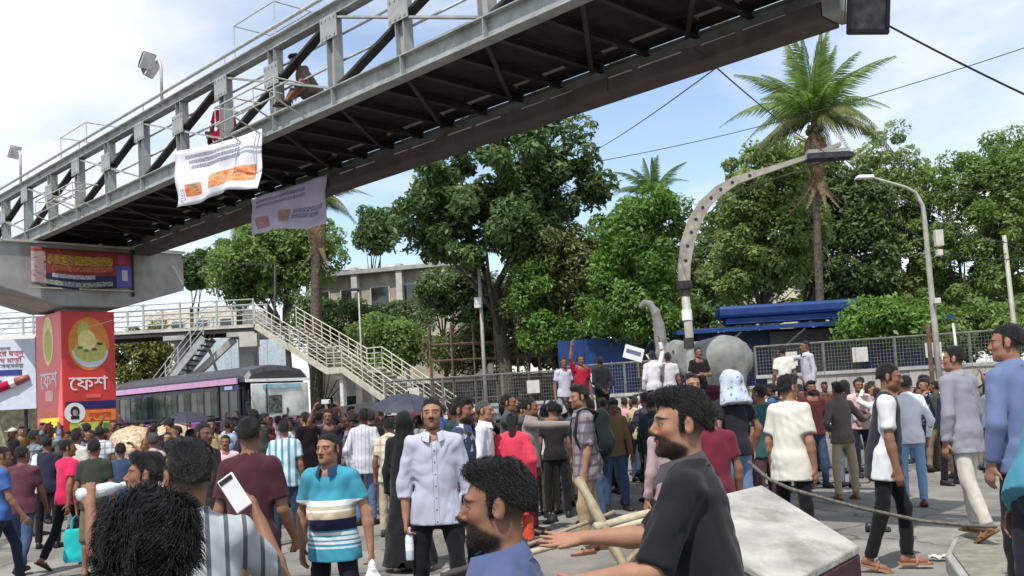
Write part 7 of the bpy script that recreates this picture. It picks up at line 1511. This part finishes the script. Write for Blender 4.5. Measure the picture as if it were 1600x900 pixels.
while len(crowd) < 270 and tries < 20000:
    tries += 1
    d = math.sqrt(g_.uniform(13.0 ** 2, 29 ** 2)); px = g_.uniform(20, 1600)
    if g_.random() > dens(px, d): continue
    p = at(px, 640, d)
    if 19.4 < d < 22.6 and (840 < px < 975 or 1150 < px < 1345): continue
    if px > 840 and px < 1290 and d > 23.2: continue
    if not ok(p[0], p[1], .44 if d < 20 else .5): continue
    taken.append((p[0], p[1])); crowd.append((px, d, p))
crowd.sort(key=lambda c: c[0]); poses = ['relax', 'relax', 'pockets', 'cross', 'phone', 'stand', 'back', 'raise', 'photo', 'shade', 'hips', 'walk', 'point']; pw = [6, 5, 4, 3, 3, 3, 2, 1.2, 1.6, 1, 1.5, 2, 1]
ORD = 'first second third fourth fifth sixth seventh eighth ninth tenth eleventh twelfth thirteenth fourteenth fifteenth sixteenth seventeenth eighteenth nineteenth twentieth twenty-first twenty-second twenty-third twenty-fourth twenty-fifth twenty-sixth twenty-seventh twenty-eighth twenty-ninth thirtieth thirty-first thirty-second thirty-third thirty-fourth thirty-fifth thirty-sixth thirty-seventh thirty-eighth thirty-ninth fortieth forty-first forty-second forty-third forty-fourth forty-fifth forty-sixth forty-seventh forty-eighth'.split()
cnt = {}; nbag = 0
for i, (px, d, p) in enumerate(crowd):
    cname, col = g_.choices(PAL, WTS)[0]; pose = g_.choices(poses, pw)[0]; up_ = g_.choices(['tee', 'shirt', 'half', 'rolled'], [4, 3, 2, 2])[0]
    jit = tuple(max(0, min(255, v + g_.randint(-12, 12) // 6 * 6)) for v in col); pat = g_.choice(PAT.get(cname, [None]))
    if 840 < px < 1130 and d < 20: fc = g_.gauss(180, 55)
    else: fc = g_.gauss(180, 70) if g_.random() < .68 else g_.uniform(-60, 60)
    key = cname; cnt[key] = cnt.get(key, 0) + 1; gar = {'tee': 'tee', 'shirt': 'shirt', 'half': 'shirt', 'rolled': 'shirt'}[up_]
    lab = '%s from left of the %s topped people packed in the crowd' % (ORD[cnt[key] - 1], cname)
    hr_ = g_.choices(['short', 'messy', 'quiff', 'fade', 'bald'], [6, 3, 2, 2, .3])[0]
    if g_.random() < .05 and pose in ('relax', 'stand', 'cross', 'phone'): hr_ = 'none'; up_ = 'burqa'
    elif g_.random() < .04 and pose in ('relax', 'stand', 'cross'): hr_ = 'long'; up_ = 'kurta'
    rt_ = person(pose, loc=(p[0], p[1], 0), face=fc, S=g_.gauss(1.65, .075), res='low' if d > 15 else 'mid', hair=None if hr_ == 'none' else hr_, tone=g_.choices([1, 2, 3], [3, 5, 2])[0], beard=g_.choices([0, 1, 2], [5, 3, 1])[0], cap=g_.choice([(40, 42, 50), (120, 40, 44), (210, 208, 200), (60, 70, 96)]) if hr_ != 'none' and g_.random() < .07 else None, upper=up_, ucol=jit, upat=pat, lcol=g_.choice(LOW), feet='shoe', label=lab, group='people packed in the crowd', seed=g_.randint(0, 5), wide=g_.uniform(.93, 1.08))
    if 120 < fc % 360 < 240 and d < 19 and g_.random() < .3 and pose in ('relax', 'pockets', 'stand', 'cross') and nbag < 12:
        nbag += 1; backpack(rt_, g_.choice([(34, 36, 42), (50, 56, 80), (80, 40, 44), (60, 70, 60)]), 'backpack worn by the %s %s topped person from left in the crowd' % (ORD[cnt[key] - 1], cname))
